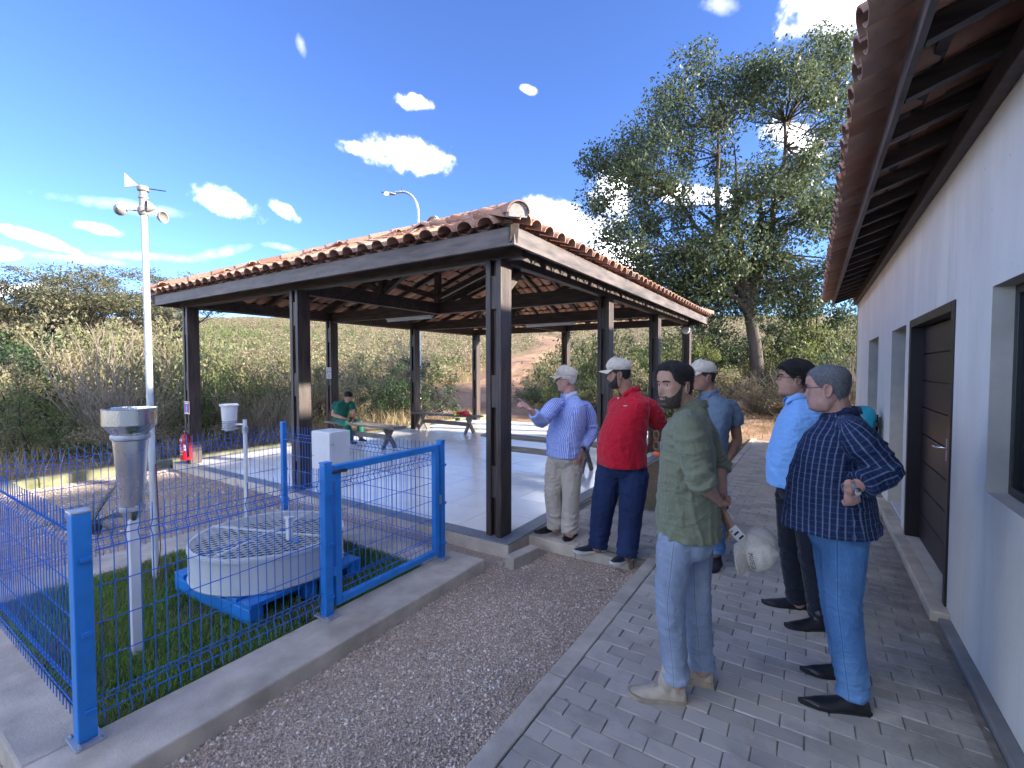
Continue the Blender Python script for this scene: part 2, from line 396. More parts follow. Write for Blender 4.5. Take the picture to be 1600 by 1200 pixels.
# red track that climbs away behind the pavilion
track_px = [(690, 652, 16), (735, 636, 19), (770, 617, 23), (800, 600, 29), (835, 585, 37), (865, 566, 48), (850, 552, 62)]
tp = []
for px, py, w in track_px:
    q = at(px, py, w); tp.append(Vector((q.x, q.y, 0)))
cv = []
for i in range(len(tp) - 1):
    p0, p1, p2, p3 = tp[max(i - 1, 0)], tp[i], tp[i + 1], tp[min(i + 2, len(tp) - 1)]
    for k in range(10):
        t = k / 10; cv.append(.5 * ((2 * p1) + (p2 - p0) * t + (2 * p0 - 5 * p1 + 4 * p2 - p3) * t * t + (3 * p1 - p0 - 3 * p2 + p3) * t ** 3))
vs, fs = [], []
for i, p in enumerate(cv):
    d = (cv[min(i + 1, len(cv) - 1)] - cv[max(i - 1, 0)]).normalized(); s = Vector((d.y, -d.x, 0)); wv = 1.55 + .35 * math.sin(i * .7)
    for k in range(9):
        q = p + s * wv * (k / 4 - 1); edge = abs(k / 4 - 1)
        vs.append((q.x, q.y, hgt(q.x, q.y) + .07 - .12 * edge ** 4 + .03 * math.sin(k * 2.2)))
for i in range(len(cv) - 1):
    for k in range(8): fs.append((i * 9 + k, i * 9 + k + 1, (i + 1) * 9 + k + 1, (i + 1) * 9 + k))
tag(link('dirt_track', np_mesh('dirt_track', vs, fs, REDSOIL, True)), kind='structure')
# bare apron of red soil round the back of the pavilion
vs, fs = [], []
for j in range(13):
    for i in range(33):
        x = -19 + 19 * i / 32; y = 12.5 + j * .42 + .5 * math.sin(i * .5) * (j / 12)
        vs.append((x, y, hgt(x, y) + .05 + .02 * math.sin(i * 1.7 + j)))
for j in range(12):
    for i in range(32): fs.append((j * 33 + i, j * 33 + i + 1, (j + 1) * 33 + i + 1, (j + 1) * 33 + i))
tag(link('dirt_apron', np_mesh('dirt_apron', vs, fs, REDSOIL, True)), kind='structure')

# ------------------------------------------------------------------ gravel
def yard_z(x, y): return -.055 - .045 * smooth01((-1.35 - x) / .7) + .012 * mnoise.noise(Vector((x * 1.7, y * 1.7, 0))) - .02 * smooth01((y - 3) / .6)
def sheet(name, x0, x1, y0, y1, st, zf, m):
    nx_ = max(2, int((x1 - x0) / st) + 1); ny_ = max(2, int((y1 - y0) / st) + 1)
    vs = []
    for j in range(ny_):
        for i in range(nx_):
            x = x0 + (x1 - x0) * i / (nx_ - 1); y = y0 + (y1 - y0) * j / (ny_ - 1); vs.append((x, y, zf(x, y)))
    fs = [(j * nx_ + i, j * nx_ + i + 1, (j + 1) * nx_ + i + 1, (j + 1) * nx_ + i) for j in range(ny_ - 1) for i in range(nx_ - 1)]
    return link(name, np_mesh(name, vs, fs, m, True))
tag(sheet('gravel_yard', -2.46, -1.2, -3.5, 4.05, .12, yard_z, GBASE), kind='structure')
bed_z = lambda x, y: -.105 + .012 * mnoise.noise(Vector((x * 1.3, y * 1.3, 5)))
tag(sheet('gravel_bed', -9.75, -5.02, -4, 3.68, .2, bed_z, GBASE), kind='structure')
tag(sheet('gravel_strip', -5.03, -2.2, 3.3, 3.7, .12, lambda x, y: -.12, GBASE), kind='structure')
tag(sheet('gravel_margin', -5.03, -2.4, -3.5, .5, .2, lambda x, y: -.125, GBASE), kind='structure')
strip_z = lambda x, y: -.03 + .015 * mnoise.noise(Vector((x * 1.5, y * 1.5, 9)))
tag(sheet('litter_strip', -2.42, -1.2, 5.55, 12.6, .2, strip_z, SOIL), kind='structure')
def grains(name, n, xs, ys, zf, rmin, rmax, dens=None, m=GRAV):
    x = RNG.uniform(xs[0], xs[1], n); y = RNG.uniform(ys[0], ys[1], n)
    if dens is not None:
        keep = RNG.uniform(size=n) < dens(x, y); x, y = x[keep], y[keep]; n = len(x)
    z = np.array([zf(a, b) for a, b in zip(x, y)])
    r = rmin + (rmax - rmin) * RNG.uniform(size=n) ** 2.2
    base = np.array([(1, 0, 0), (0, 1, 0), (-1, 0, 0), (0, -1, 0), (0, 0, .75), (0, 0, -.5)], float)
    tri = np.array([(0, 1, 4), (1, 2, 4), (2, 3, 4), (3, 0, 4), (1, 0, 5), (2, 1, 5), (3, 2, 5), (0, 3, 5)])
    V = base[None] * (r[:, None, None]) * RNG.uniform(.55, 1.35, (n, 6, 3))
    a = RNG.uniform(0, 2 * np.pi, n); ca, sa = np.cos(a)[:, None], np.sin(a)[:, None]
    X = V[:, :, 0] * ca - V[:, :, 1] * sa; Y = V[:, :, 0] * sa + V[:, :, 1] * ca
    t = RNG.normal(0, .35, (n, 1)); Z = V[:, :, 2] + X * t
    P = np.stack([X + x[:, None], Y + y[:, None], Z + (z + r * .25)[:, None]], -1)
    Fc = tri[None] + (np.arange(n) * 6)[:, None, None]
    ob = link(name, np_mesh(name, P.reshape(-1, 3), Fc.reshape(-1, 3), m)); tag(ob, kind='stuff'); return ob
dn = lambda x, y: np.clip(1.25 - .16 * np.hypot(x, y) + .35 * np.sin(x * 3.1 + 1) * np.cos(y * 2.3), .25, 1)
tag(grains('loose_gravel', 38000, (-2.44, -1.22), (.3, 3.98), yard_z, .0035, .0125, dn), 'loose grey brown gravel between fence kerb and paved path', 'gravel')
tag(grains('loose_gravel', 15000, (-9.7, -5.05), (.2, 3.66), bed_z, .006, .016), 'loose brown gravel in the bed left of the lawn', 'gravel')

# ------------------------------------------------------------------ paved path
path = tag(MB().box(-1.1, .735, -2.5, 12.3, -.15, -.007).build('paved_path', SAND), kind='structure')
def paver_mesh(k):
    rr = random.Random(k); b = .0035; L, W = .0984, .0484
    j = lambda: rr.uniform(-.0015, .0015)
    lo = [(-L, -W, -.05), (L, -W, -.05), (L, W, -.05), (-L, W, -.05)]
    md = [(x + j(), y + j(), -.006 + j()) for x, y, _ in lo]
    tp_ = [(x - math.copysign(b, x) + j(), y - math.copysign(b, y) + j(), j()) for x, y, _ in lo]
    v = lo + md + tp_; f = [(8, 9, 10, 11)]
    for i in range(4):
        n = (i + 1) % 4; f += [(i, n, 4 + n, 4 + i), (4 + i, 4 + n, 8 + n, 8 + i)]
    q = MB(); q.add(v, f); return q
pv = [paver_mesh(k) for k in range(6)]; pvm = [q.mesh('paver', PAVER) for q in pv]
half = MB(); half.add([(x * .49, y, z) for x, y, z in pv[0].v], pv[0].f); halfm = half.mesh('paver', PAVER)
cells = []
def lay(x0, x1, y0, y1):
    row = 0; y = y0 + .05
    while y < y1 - .04:
        x = x0 + (.1 if row % 2 == 0 else 0)
        if row % 2: cells.append((x0 + .05, y, True))
        xx = x0 + (.2 if row % 2 else .1)
        while xx < x1 + .02:
            if xx + .1 <= x1 + .03: cells.append((xx, y, False))
            else: cells.append((xx - .05, y, True))
            xx += .2
        row += 1; y += .1
lay(-1.1, .735, .9, 12.3); n_path = len(cells)
lay(-2.30, -1.21, 4.1, 5.55)
patch = tag(MB().box(-2.40, -1.205, 4.05, 5.58, -.15, -.008).build('paved_landing', SAND), kind='structure')
random.seed(3)
def in_view(x, y):
    w = x * FH.x + y * FH.y
    if w < .6: return 0
    px = 800 + F_PX * (x * RT.x + y * RT.y) / w; py = 575 + F_PX * EYE / w
    return (1 / w) if -30 < px < 1630 and py < 1230 else 0
order = sorted(range(len(cells)), key=lambda i: -in_view(cells[i][0], cells[i][1]))
first = {i for i in order[:300] if in_view(cells[i][0], cells[i][1]) > 0}
rest = {0: MB(), 1: MB()}
for i, (x, y, hf) in enumerate(cells):
    par = path if i < n_path else patch
    mw = Matrix.Translation((x + random.uniform(-.0012, .0012), y + random.uniform(-.0012, .0012), random.gauss(0, .0016))) @ Matrix.Rotation(random.gauss(0, .005), 4, 'Z') @ Matrix.Rotation(random.gauss(0, .006), 4, 'X') @ Matrix.Rotation(random.gauss(0, .005), 4, 'Y')
    if i in first:
        link('paver', halfm if hf else random.choice(pvm), par, mw)
    else:
        q = half if hf else random.choice(pv)
        rest[0 if i < n_path else 1].add([mw @ Vector(p) for p in q.v], q.f)
tag(rest[0].build('paver_field', PAVER, path), kind='stuff')
if rest[1].v: tag(rest[1].build('paver_field', PAVER, patch), kind='stuff')
# kerbs of the path: precast lengths
for k in range(15):
    y0 = -1.5 + k * .94
    MB().box(-1.212, -1.106, y0 + .004, y0 + .934, -.16, .002 + random.uniform(-.004, .004)).build('kerb_stone', CONC, path, bevel=.008)
for k, (xa, xb, ya, yb) in enumerate(((-2.40, -1.86, 4.03, 4.0), (-1.855, -1.32, 3.99, 3.93))):
    d = Vector((xb - xa, yb - ya, 0)); n = Vector((-d.y, d.x, 0)).normalized() * .05
    c = Vector(((xa + xb) / 2, (ya + yb) / 2, -.08)) + n
    MB().obox(c, d / 2, n, (0, 0, .083)).build('kerb_stone', CONC, patch, bevel=.012)
# a loose kerb stone leaning on the corner of the pavilion floor
o = MB().obox((-2.24, 3.66, -.065), Vector((.03, .185, .0)), Vector((.055, -.009, 0)), Vector((0, 0, .06))).build('kerb_stone', CONC, None, bevel=.01)
tag(o, 'short loose kerb stone lying against the pavilion floor corner', 'kerb stone')
# strip of concrete between pavers and wall, door step
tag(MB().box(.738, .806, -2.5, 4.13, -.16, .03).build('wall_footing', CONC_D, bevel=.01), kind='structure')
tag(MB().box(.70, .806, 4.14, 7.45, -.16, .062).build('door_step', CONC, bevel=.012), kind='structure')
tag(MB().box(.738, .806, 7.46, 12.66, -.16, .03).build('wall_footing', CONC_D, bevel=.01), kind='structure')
# kerb of the fenced plot: four lengths
KX0, KX1, KY0, KY1 = -5.42, -2.42, .48, 3.31
tag(MB().box(-2.80, KX1, KY0, KY1, -.2, .0).build('plot_kerb', CONC, bevel=.012), kind='structure')
tag(MB().box(KX0, -2.803, KY0, .73, -.2, -.002).build('plot_kerb', CONC, bevel=.012), kind='structure')
tag(MB().box(KX0, -2.803, 2.94, KY1, -.2, -.003).build('plot_kerb', CONC, bevel=.012), kind='structure')
tag(MB().box(KX0, -4.93, .733, 2.937, -.2, -.004).build('plot_kerb', CONC, bevel=.012), kind='structure')
lawn_z = lambda x, y: -.035 + .012 * mnoise.noise(Vector((x * 2, y * 2, 1)))
LSOIL = mat('lawn_soil', (.09, .07, .035), .95, .4, 7, .6, 40, .01, c2=(.06, .09, .025), kind='World')
tag(sheet('lawn_soil', -4.932, -2.798, .728, 2.942, .1, lawn_z, LSOIL), kind='structure')
# low mossy kerb left of the gravel
MOSS = mat('mossy_kerb', (.13, .15, .06), .9, .3, 4, .5, 40, .01, c2=(.24, .22, .14), kind='World')
for k in range(12):
    y0 = -4 + k * 1.5
    tag(MB().box(-9.98, -9.78, y0 + .003, y0 + 1.497, -.2, .035 + .01 * math.sin(k * 2)).build('boundary_kerb', MOSS, None, bevel=.02), kind='structure')
# ------------------------------------------------------------------ pavilion
FX0, FX1, FY0, FY1, FZ = -9.55, -2.40, 3.66, 12.35, .02
floor = MB().box(FX0, FX1, FY0, FY1, -.2, FZ - .012).build('pavilion_floor', CONC, bevel=.01); tag(floor, kind='structure')
# grey granite border, then white tiles
bw = .17
MB().box(FX0, FX1, FY0, FY0 + bw, FZ - .011, FZ + .002).build('border_slab', GRANITE, floor, bevel=.004)
MB().box(FX1 - bw, FX1, FY0 + bw + .003, FY1, FZ - .011, FZ + .0015).build('border_slab', GRANITE, floor, bevel=.004)
MB().box(FX0, FX0 + bw, FY0 + bw + .003, FY1, FZ - .011, FZ + .0018).build('border_slab', GRANITE, floor, bevel=.004)
ts = .6; g = .0065
tm = MB().box(g / 2, ts - g / 2, g / 2, ts - g / 2, -.010, .0).mesh('floor_tile', FLOORT)
ix = int((FX1 - bw - FX0 - bw) / ts) + 1; iy = int((FY1 - FY0 - bw) / ts) + 1
X1 = FX1 - bw - .004
for i in range(ix):
    for j in range(iy):
        x = X1 - (i + 1) * ts; y = FY0 + bw + .006 + j * ts
        xa, ya = max(x, FX0 + bw + .004), y; yb = min(y + ts, FY1)
        if x + ts - xa < .03 or yb - ya < .03: continue
        if x >= xa - 1e-6 and yb - ya > ts - 1e-6: link('floor_tile', tm, floor, Matrix.Translation((x, y, FZ)))
        else: MB().box(xa + g / 2, x + ts - g / 2, ya + g / 2, yb - g / 2, FZ - .010, FZ).build('floor_tile', FLOORT, floor)

PX = (-9.18, -5.96, -2.635); PY = (3.845, 6.70, 9.33, 12.10)
pav = empty('pavilion', (-5.99, 8.0, FZ))
tag(pav, 'open pavilion with dark timber posts, hipped clay tile roof and white tiled floor', 'pavilion')
def post_at(x, y, side=True):
    p = empty('post', (0, 0, 0)); p.parent = pav; p.location = Vector((x, y, FZ)) - pav.location
    return p
pl_a = MB().box(-.0925, -.032, -.095, .095, .003, 2.74).mesh('plank', WOOD)
pl_b = MB().box(.032, .0925, -.095, .095, .003, 2.74).mesh('plank', WOOD)
blk = MB().box(-.031, .031, -.082, .082, -.16, .16).mesh('spacer_block', WOOD)
blk0 = MB().box(-.031, .031, -.045, .045, .004, 2.73).mesh('core_board', WOOD)
for me in (pl_a, pl_b, blk): pass
for x in PX:
    for y in PY:
        if x == PX[1] and y in (PY[1], PY[2]): continue
        p = post_at(x, y); rz = 0 if y in (PY[0], PY[3]) or True else 90
        M0 = Matrix.Translation((x, y, FZ))
        for me, nm in ((pl_a, 'plank'), (pl_b, 'plank'), (blk0, 'core_board')):
            o = link(nm, me, p, M0)
            b = o.modifiers.new('bevel', 'BEVEL'); b.width = .006; b.segments = 2; b.limit_method = 'ANGLE'
        for zc in (.55, 1.45, 2.42):
            link('spacer_block', blk, p, M0 @ Matrix.Translation((0, 0, zc)))
# ---- eave beams, fascia
ZB = 2.755
EX0, EX1, EY0, EY1 = -9.74, -2.23, 3.50, 12.42       # fascia rectangle
ZF0, ZF1 = 2.79, 2.955
def pbar(name, a, b, w, h, m=WOODX, bev=.005): return MB().bar(a, b, w, h).build(name, m, pav, bevel=bev)
for y in (PY[0], PY[3]): pbar('eave_beam', (PX[0] - .3, y, ZB + .09), (PX[2] + .3, y, ZB + .09), .1, .18)
for x in (PX[0], PX[2]): pbar('eave_beam', (x, PY[0] + .055, ZB + .088), (x, PY[3] - .055, ZB + .088), .1, .176)
for y in (PY[1], PY[2]): pbar('tie_beam', (PX[0] + .055, y, ZB + .07), (PX[2] - .055, y, ZB + .07), .1, .22)
pbar('tie_beam', (PX[1], PY[0] + .055, ZB + .06), (PX[1], PY[1] - .055, ZB + .06), .1, .2)
pbar('tie_beam', (PX[1], PY[2] + .055, ZB + .06), (PX[1], PY[3] - .055, ZB + .06), .1, .2)
# fascia boards
MB().box(EX0, EX1, EY0, EY0 + .035, ZF0, ZF1).build('fascia_board', FASCIA, pav, bevel=.004)
MB().box(EX0, EX1, EY1 - .035, EY1, ZF0, ZF1).build('fascia_board', FASCIA, pav, bevel=.004)
MB().box(EX1 - .035, EX1, EY0 + .036, EY1 - .036, ZF0, ZF1 - .002).build('fascia_board', FASCIA, pav, bevel=.004)
MB().box(EX0, EX0 + .035, EY0 + .036, EY1 - .036, ZF0, ZF1 - .002).build('fascia_board', FASCIA, pav, bevel=.004)
# ---- roof planes (hip): deck level of the battens
AX, AY0, AY1, AZ, EZ = -5.985, 6.62, 9.30, 4.24, 2.94
apexF, apexB = Vector((AX, AY0, AZ)), Vector((AX, AY1, AZ))
cFL, cFR, cBL, cBR = Vector((EX0, EY0, EZ)), Vector((EX1, EY0, EZ)), Vector((EX0, EY1, EZ)), Vector((EX1, EY1, EZ))
planes = {   # origin (left end of the eave seen from outside), lateral, upslope horizontal, run, eave length, trimming left/right run
    'front': (cFL, Vector((1, 0, 0)), Vector((0, 1, 0)), AY0 - EY0, EX1 - EX0, AX - EX0, EX1 - AX),
    'right': (cFR, Vector((0, 1, 0)), Vector((-1, 0, 0)), EX1 - AX, EY1 - EY0, AY0 - EY0, EY1 - AY1),
    'back': (cBR, Vector((-1, 0, 0)), Vector((0, -1, 0)), EY1 - AY1, EX1 - EX0, EX1 - AX, AX - EX0),
    'left': (cBL, Vector((0, -1, 0)), Vector((1, 0, 0)), AX - EX0, EY1 - EY0, EY1 - AY1, AY0 - EY0)}
roof = None
tile_items = []
SP = .233
rise = AZ - EZ
def half_barrel(len_, r0, r1, up, n=7, th=.011):
    q = MB(); sgn = 1 if up else -1
    vs = []
    for y, r in ((0, r0), (len_, r1)):
        for rad in (r, r - th):
            for k in range(n + 1):
                a = math.pi * k / n; vs.append((rad * math.cos(a), y, sgn * rad * math.sin(a)))
    m = n + 1; f = []
    for k in range(n):
        f += [(k, k + 1, 2 * m + k + 1, 2 * m + k), (m + k + 1, m + k, 3 * m + k, 3 * m + k + 1), (k + 1, k, m + k, m + k + 1), (2 * m + k, 2 * m + k + 1, 3 * m + k + 1, 3 * m + k)]
    f += [(0, 2 * m, 3 * m, m), (n, m + n, 3 * m + n, 2 * m + n)]
    q.add(vs, f if up else [tuple(reversed(t)) for t in f]); return q
COVER = half_barrel(.47, .098, .084, True); PAN = half_barrel(.47, .092, .102, False)
COVER.v = [(x, y, z * .8) for x, y, z in COVER.v]; PAN.v = [(x, y, z * .55) for x, y, z in PAN.v]
COVERM = COVER.mesh('roof_tile', CLAY, smooth=50); PANM = PAN.mesh('pan_tile', CLAY, smooth=50)
roof = empty('roof', (0, 0, 0)); roof.parent = pav; roof.location = (0, 0, EZ - FZ)
field = MB()
random.seed(5)
n_ind = 0
for nm, (og, lt, uh, run, ln, trl, trr) in planes.items():
    sl = math.hypot(run, rise); up3 = (uh * run + Vector((0, 0, rise))) / sl; nrm = lt.cross(up3).normalized()
    if nrm.z < 0: nrm = -nrm
    rows = int(sl / .40) + 1; cols = int(ln / SP) + 1
    x0 = (ln - (cols - 1) * SP) / 2
    for j in range(rows):
        s0 = -.075 + j * .40
        for i in range(-1, cols + 1):
            for kind in (0, 1):
                s0 = -.075 + j * .40 + (.15 if kind else 0)
                x = x0 + i * SP + (SP / 2 if kind else 0)
                smid = max(0, s0 + .2) / sl
                if x < trl * smid - .10 or x > ln - trr * smid + .10: continue
                if s0 + .2 > sl: continue
                lift = .066 if kind == 0 else .06
                pos = og + lt * x + up3 * s0 + nrm * (lift + .012 * j * 0)
                tilt = R(1.6)
                yax = (up3 * math.cos(tilt) - nrm * math.sin(tilt)); zax = lt.cross(yax)
                mw = Matrix(((lt.x, yax.x, zax.x, pos.x), (lt.y, yax.y, zax.y, pos.y), (lt.z, yax.z, zax.z, pos.z), (0, 0, 0, 1)))
                mw = mw @ Matrix.Rotation(random.gauss(0, .012), 4, 'Z') @ Matrix.Translation((random.gauss(0, .004), random.gauss(0, .006), 0))
                own = (nm == 'front' and kind == 0) or (nm == 'right' and j == 0 and kind == 0) or (nm == 'front' and j == 0)
                if own and n_ind < 300:
                    link('roof_tile' if kind == 0 else 'pan_tile', COVERM if kind == 0 else PANM, roof, mw); n_ind += 1
                else:
                    q = COVER if kind == 0 else PAN; field.add([mw @ Vector(p) for p in q.v], q.f)
ob = field.build('tile_field', CLAY, roof, smooth=50); tag(ob, kind='stuff')
# hip and ridge caps
capm = half_barrel(.47, .108, .092, True, 8, .013).mesh('ridge_cap', CLAY, smooth=50)
def caps(a, b, lift=.115):
    d = (b - a); L = d.length; d.normalize(); s = d.cross(Vector((0, 0, 1))).normalized(); z = s.cross(d)
    k = 0; t = -.1
    while t < L:
        p = a + d * t + z * lift
        mw = Matrix(((s.x, d.x, z.x, p.x), (s.y, d.y, z.y, p.y), (s.z, d.z, z.z, p.z), (0, 0, 0, 1)))
        link('ridge_cap', capm, roof, mw); t += .40
for c, a in ((cFL, apexF), (cFR, apexF), (cBL, apexB), (cBR, apexB)): caps(c, a)
caps(apexF, apexB, .15)
# mortar plugs at the hip end and on the peak
def plug(c, d, r):
    d = Vector(d).normalized(); s = d.cross(Vector((0, 0, 1))).normalized(); z = s.cross(d)
    q = MB(); n = 9; vs = []
    for t, k_ in ((-.03, 1.0), (.035, .92)):
        for k in range(n): a = math.pi * (k / (n - 1)) * 1.25 - .4; vs.append(Vector(c) + d * t + (s * math.cos(a) + z * math.sin(a)) * r * k_)
    f = [tuple(range(n)), tuple(reversed(range(n, 2 * n)))] + [(k, n + k, n + (k + 1) % n, (k + 1) % n) for k in range(n)]
    q.add(vs, f); q.build('mortar_plug', MORTAR, roof, smooth=60)
hd = (cFR - apexF).normalized(); plug(cFR + hd * .08 + Vector((0, 0, .12)), hd, .095)
plug(apexF + Vector((0, -.05, .15)), (0, -1, .1), .15)
# rafters under the tiles, hips, battens
for c, a in ((cFL, apexF), (cFR, apexF), (cBL, apexB), (cBR, apexB)):
    pbar('hip_rafter', c + Vector((0, 0, -.05)), a + Vector((0, 0, -.05)), .08, .16)
pbar('ridge_beam', apexF + Vector((0, 0, -.06)), apexB + Vector((0, 0, -.06)), .08, .2)
for nm, (og, lt, uh, run, ln, trl, trr) in planes.items():
    sl = math.hypot(run, rise); up3 = (uh * run + Vector((0, 0, rise))) / sl; nrm = lt.cross(up3).normalized()
    n = int(ln / .62)
    for i in range(1, n):
        x = ln * i / n
        smax = min(sl, sl * x / trl, sl * (ln - x) / trr)
        if smax < .35: continue
        a = og + lt * x + nrm * -.04 + up3 * .04; b = og + lt * x + up3 * (smax - .08) + nrm * -.04
        pbar('rafter', a, b, .05, .09, bev=0)
    for j in range(int(sl / .40)):
        s = .16 + j * .40; k = s / sl
        a = og + lt * (trl * k + .05) + up3 * s + nrm * .02; b = og + lt * (ln - trr * k - .05) + up3 * s + nrm * .02
        if (b - a).length > .2: pbar('batten', a, b, .045, .03, bev=0)
# trusses: king posts with slanted braces on the inner tie beams and under the front plane
def truss(y):
    top = AZ - .16
    pbar('king_post', (AX, y, ZB + .18), (AX, y, top), .1, .1)
    for s in (-1, 1):
        xe = EX0 if s < 0 else EX1
        pbar('principal_rafter', (AX + s * .06, y, top - .05), (xe - s * .35, y, ZB + .235), .09, .15)
        pbar('brace', (AX + s * .07, y, ZB + .3), (AX + s * 1.75, y, ZB + .3 + .52), .08, .1)
truss(PY[1]); truss(PY[2])
pbar('king_post', (AX, PY[0] + 1.5, ZB + .16), (AX, PY[0] + 1.5, 3.62), .1, .1)
for s in (-1, 1): pbar('brace', (AX + s * .06, PY[0] + 1.5, ZB + .2), (AX + s * 1.0, PY[0] + 1.5, 3.5), .07, .1)
pbar('brace', (PX[2] - .08, PY[0] + .06, 2.36), (PX[2] - .08, PY[0] + .50, ZB - .01), .07, .09)
# fluorescent battens hanging under the tie beams, each a thing of its own
for i, (x, y, lab) in enumerate(((-6.75, PY[1], 'slim white tube light under the tie beam, left of the corner post'), (-5.0, PY[2], 'slim white tube light under the tie beam, right of the corner post'))):
    tl = empty('tube_light', (x, y, ZB - .11)); tag(tl, lab, 'tube light')
    MB().box(x - .62, x + .62, y - .045, y + .045, ZB - .075, ZB - .042).build('housing', WPAINT, tl, bevel=.006)
    q = MB().tube([(x - .58, y, ZB - .095), (x + .58, y, ZB - .095)], .015, 10).build('tube', WPAINT, tl, smooth=50)
    for s in (-.59, .59): MB().box(x + s - .012, x + s + .012, y - .018, y + .018, ZB - .112, ZB - .076).build('lamp_holder', WPAINT, tl)
# round floodlight at the back right post
fl = empty('floodlight', (PX[2] + .02, PY[3] - .12, 2.62)); c = fl.location
tag(fl, 'small round white floodlight on the far right pavilion post', 'floodlight')
lh = MB().lathe([(.02, -.02), (.085, -.02), (.095, .02), (.085, .05), (.03, .06)], 16, (0, 0, 0)).build('lamp_head', WPAINT, None, smooth=40)
lh.parent = fl; lh.rotation_euler = (R(80), 0, 0); lh.location = (0, -.04, 0)
for s in (-1, 1):
    q = MB().bar(c + Vector((s * .08, -.02, 0)), c + Vector((s * .2, -.01, .02)), .04, .05).build('side_lamp', GALV, fl)
MB().box(c.x - .03, c.x + .03, c.y - .02, c.y + .03, c.z - .04, c.z + .06).build('bracket', GALV, fl)

# ------------------------------------------------------------------ benches
def bench(x0, x1, yc, label):
    b = empty('bench', ((x0 + x1) / 2, yc, FZ)); tag(b, label, 'bench', 'timber benches under the pavilion')
    for s in (-1, 1): MB().box(x0, x1, yc + s * .088 - .083, yc + s * .088 + .083, .455, .495).build('seat_plank', BENCHW, b, bevel=.005)
    for xe in (x0 + .32, x1 - .32):
        lg = empty('trestle', (0, 0, 0)); lg.parent = b
        MB().bar((xe - .02, yc - .16, FZ + .003), (xe - .02, yc + .13, .452), .04, .09, (0, 1, 0)).build('leg', BENCHW, lg, bevel=.004)
        MB().bar((xe + .022, yc + .16, FZ + .003), (xe + .022, yc - .13, .452), .04, .09, (0, 1, 0)).build('leg', BENCHW, lg, bevel=.004)
    MB().bar((x0 + .34, yc, .26), (x1 - .34, yc, .26), .04, .1).build('stretcher', BENCHW, b, bevel=.004)
bench(-9.30, -7.05, 6.72, 'timber bench with the seated man in green at one end')
bench(-9.22, -7.0, 9.36, 'timber bench with a red hat lying on its right end')
bench(-5.05, -2.72, 6.95, 'timber bench behind the man in the striped shirt')
bench(-4.9, -2.72, 9.36, 'farther timber bench partly hidden behind the man in red')
# ------------------------------------------------------------------ service building
WX = .803
bld = empty('service_building', (3.0, 4.0, 0)); tag(bld, 'long white plastered building with overhanging clay tile eave and dark door', 'building')
BY0, BY1, BZ = -7.0, 12.65, 3.20
holes = [(4.25, 5.95, .062, 2.16), (6.23, 7.24, .062, 2.145), (8.60, 9.97, .06, 2.16), (1.75, 3.50, 1.03, 2.135)]
ys = sorted({BY0, BY1} | {h[0] for h in holes} | {h[1] for h in holes}); zs = sorted({-.2, BZ} | {h[2] for h in holes} | {h[3] for h in holes})
w = MB(); TH = .16
for i in range(len(ys) - 1):
    for j in range(len(zs) - 1):
        ym, zm = (ys[i] + ys[i + 1]) / 2, (zs[j] + zs[j + 1]) / 2
        if any(h[0] < ym < h[1] and h[2] < zm < h[3] for h in holes): continue
        w.add([(WX, ys[i], zs[j]), (WX, ys[i + 1], zs[j]), (WX, ys[i + 1], zs[j + 1]), (WX, ys[i], zs[j + 1])], [(3, 2, 1, 0)])
me_w = w.build('wall', PLASTER, bld)
for (a, b, c, d) in holes:
    rv = MB(); rv.add([(WX, a, c), (WX, a, d), (WX + TH, a, d), (WX + TH, a, c), (WX, b, c), (WX, b, d), (WX + TH, b, d), (WX + TH, b, c)],
           [(0, 1, 2, 3), (7, 6, 5, 4), (1, 5, 6, 2), (4, 0, 3, 7)]); rv.build('reveal', REVEAL, bld)
# end wall, back walls
MB().box(WX + .0, 6.2, BY1 - .15, BY1 - .001, -.2, 3.9).build('end_wall', PLASTER, bld)
MB().box(6.2, 6.35, BY0, BY1, -.2, 3.2).build('rear_wall', PLASTER, bld)
MB().box(WX + TH + .02, 6.19, BY0 + .02, BY1 - .16, 3.0, 3.06).build('ceiling_slab', PLASTER, bld)
DOORW = mat('dark_brown_door_paint', (.022, .012, .016), .42, .25, 4, .15, 12, .003, stretch=(4, 4, .5))
DFR = mat('dark_brown_door_frame', (.016, .01, .012), .4, .2, 4, .1, 12, .003)
GLASSD = mat('dark_window_glass', (.01, .012, .014), .05, .1, 2, 0, spec=.8, rvar=.02)
ALU = mat('black_aluminium', (.012, .013, .016), .35, .1, 4, 0)
# double door with horizontal boards
y0, y1, z0, z1 = holes[0]
fr = empty('door', (0, 0, 0)); fr.parent = bld
fw_ = .07
MB().box(WX - .012, WX + TH, y0, y0 + fw_, z0, z1).build('frame_jamb', DFR, fr, bevel=.004)
MB().box(WX - .012, WX + TH, y1 - fw_, y1, z0, z1).build('frame_jamb', DFR, fr, bevel=.004)
MB().box(WX - .012, WX + TH, y0 + fw_ + .001, y1 - fw_ - .001, z1 - .07, z1).build('frame_head', DFR, fr, bevel=.004)
split = 4.62
def leaf(ya, yb, off):
    n = 8; h = (z1 - .075 - z0 - .01) / n
    for k in range(n):
        MB().box(WX + .075 + off, WX + .115 + off, ya, yb, z0 + .008 + k * h + .004, z0 + .008 + (k + 1) * h - .004).build('door_board', DOORW, fr, bevel=.006)
    MB().box(WX + .1 + off, WX + .12 + off, ya + .002, yb - .002, z0 + .006, z1 - .078).build('door_backing', DFR, fr)
leaf(split + .012, y1 - fw_ - .004, .012); leaf(y0 + fw_ + .004, split - .012, 0)
MB().box(WX + .06, WX + .09, split - .035, split + .012, z0 + .01, z1 - .08).build('meeting_stile', DOORW, fr, bevel=.004)
hq = MB().box(WX + .052, WX + .062, split + .045, split + .08, 1.0, 1.17).build('handle_plate', GALV, fr, bevel=.003)
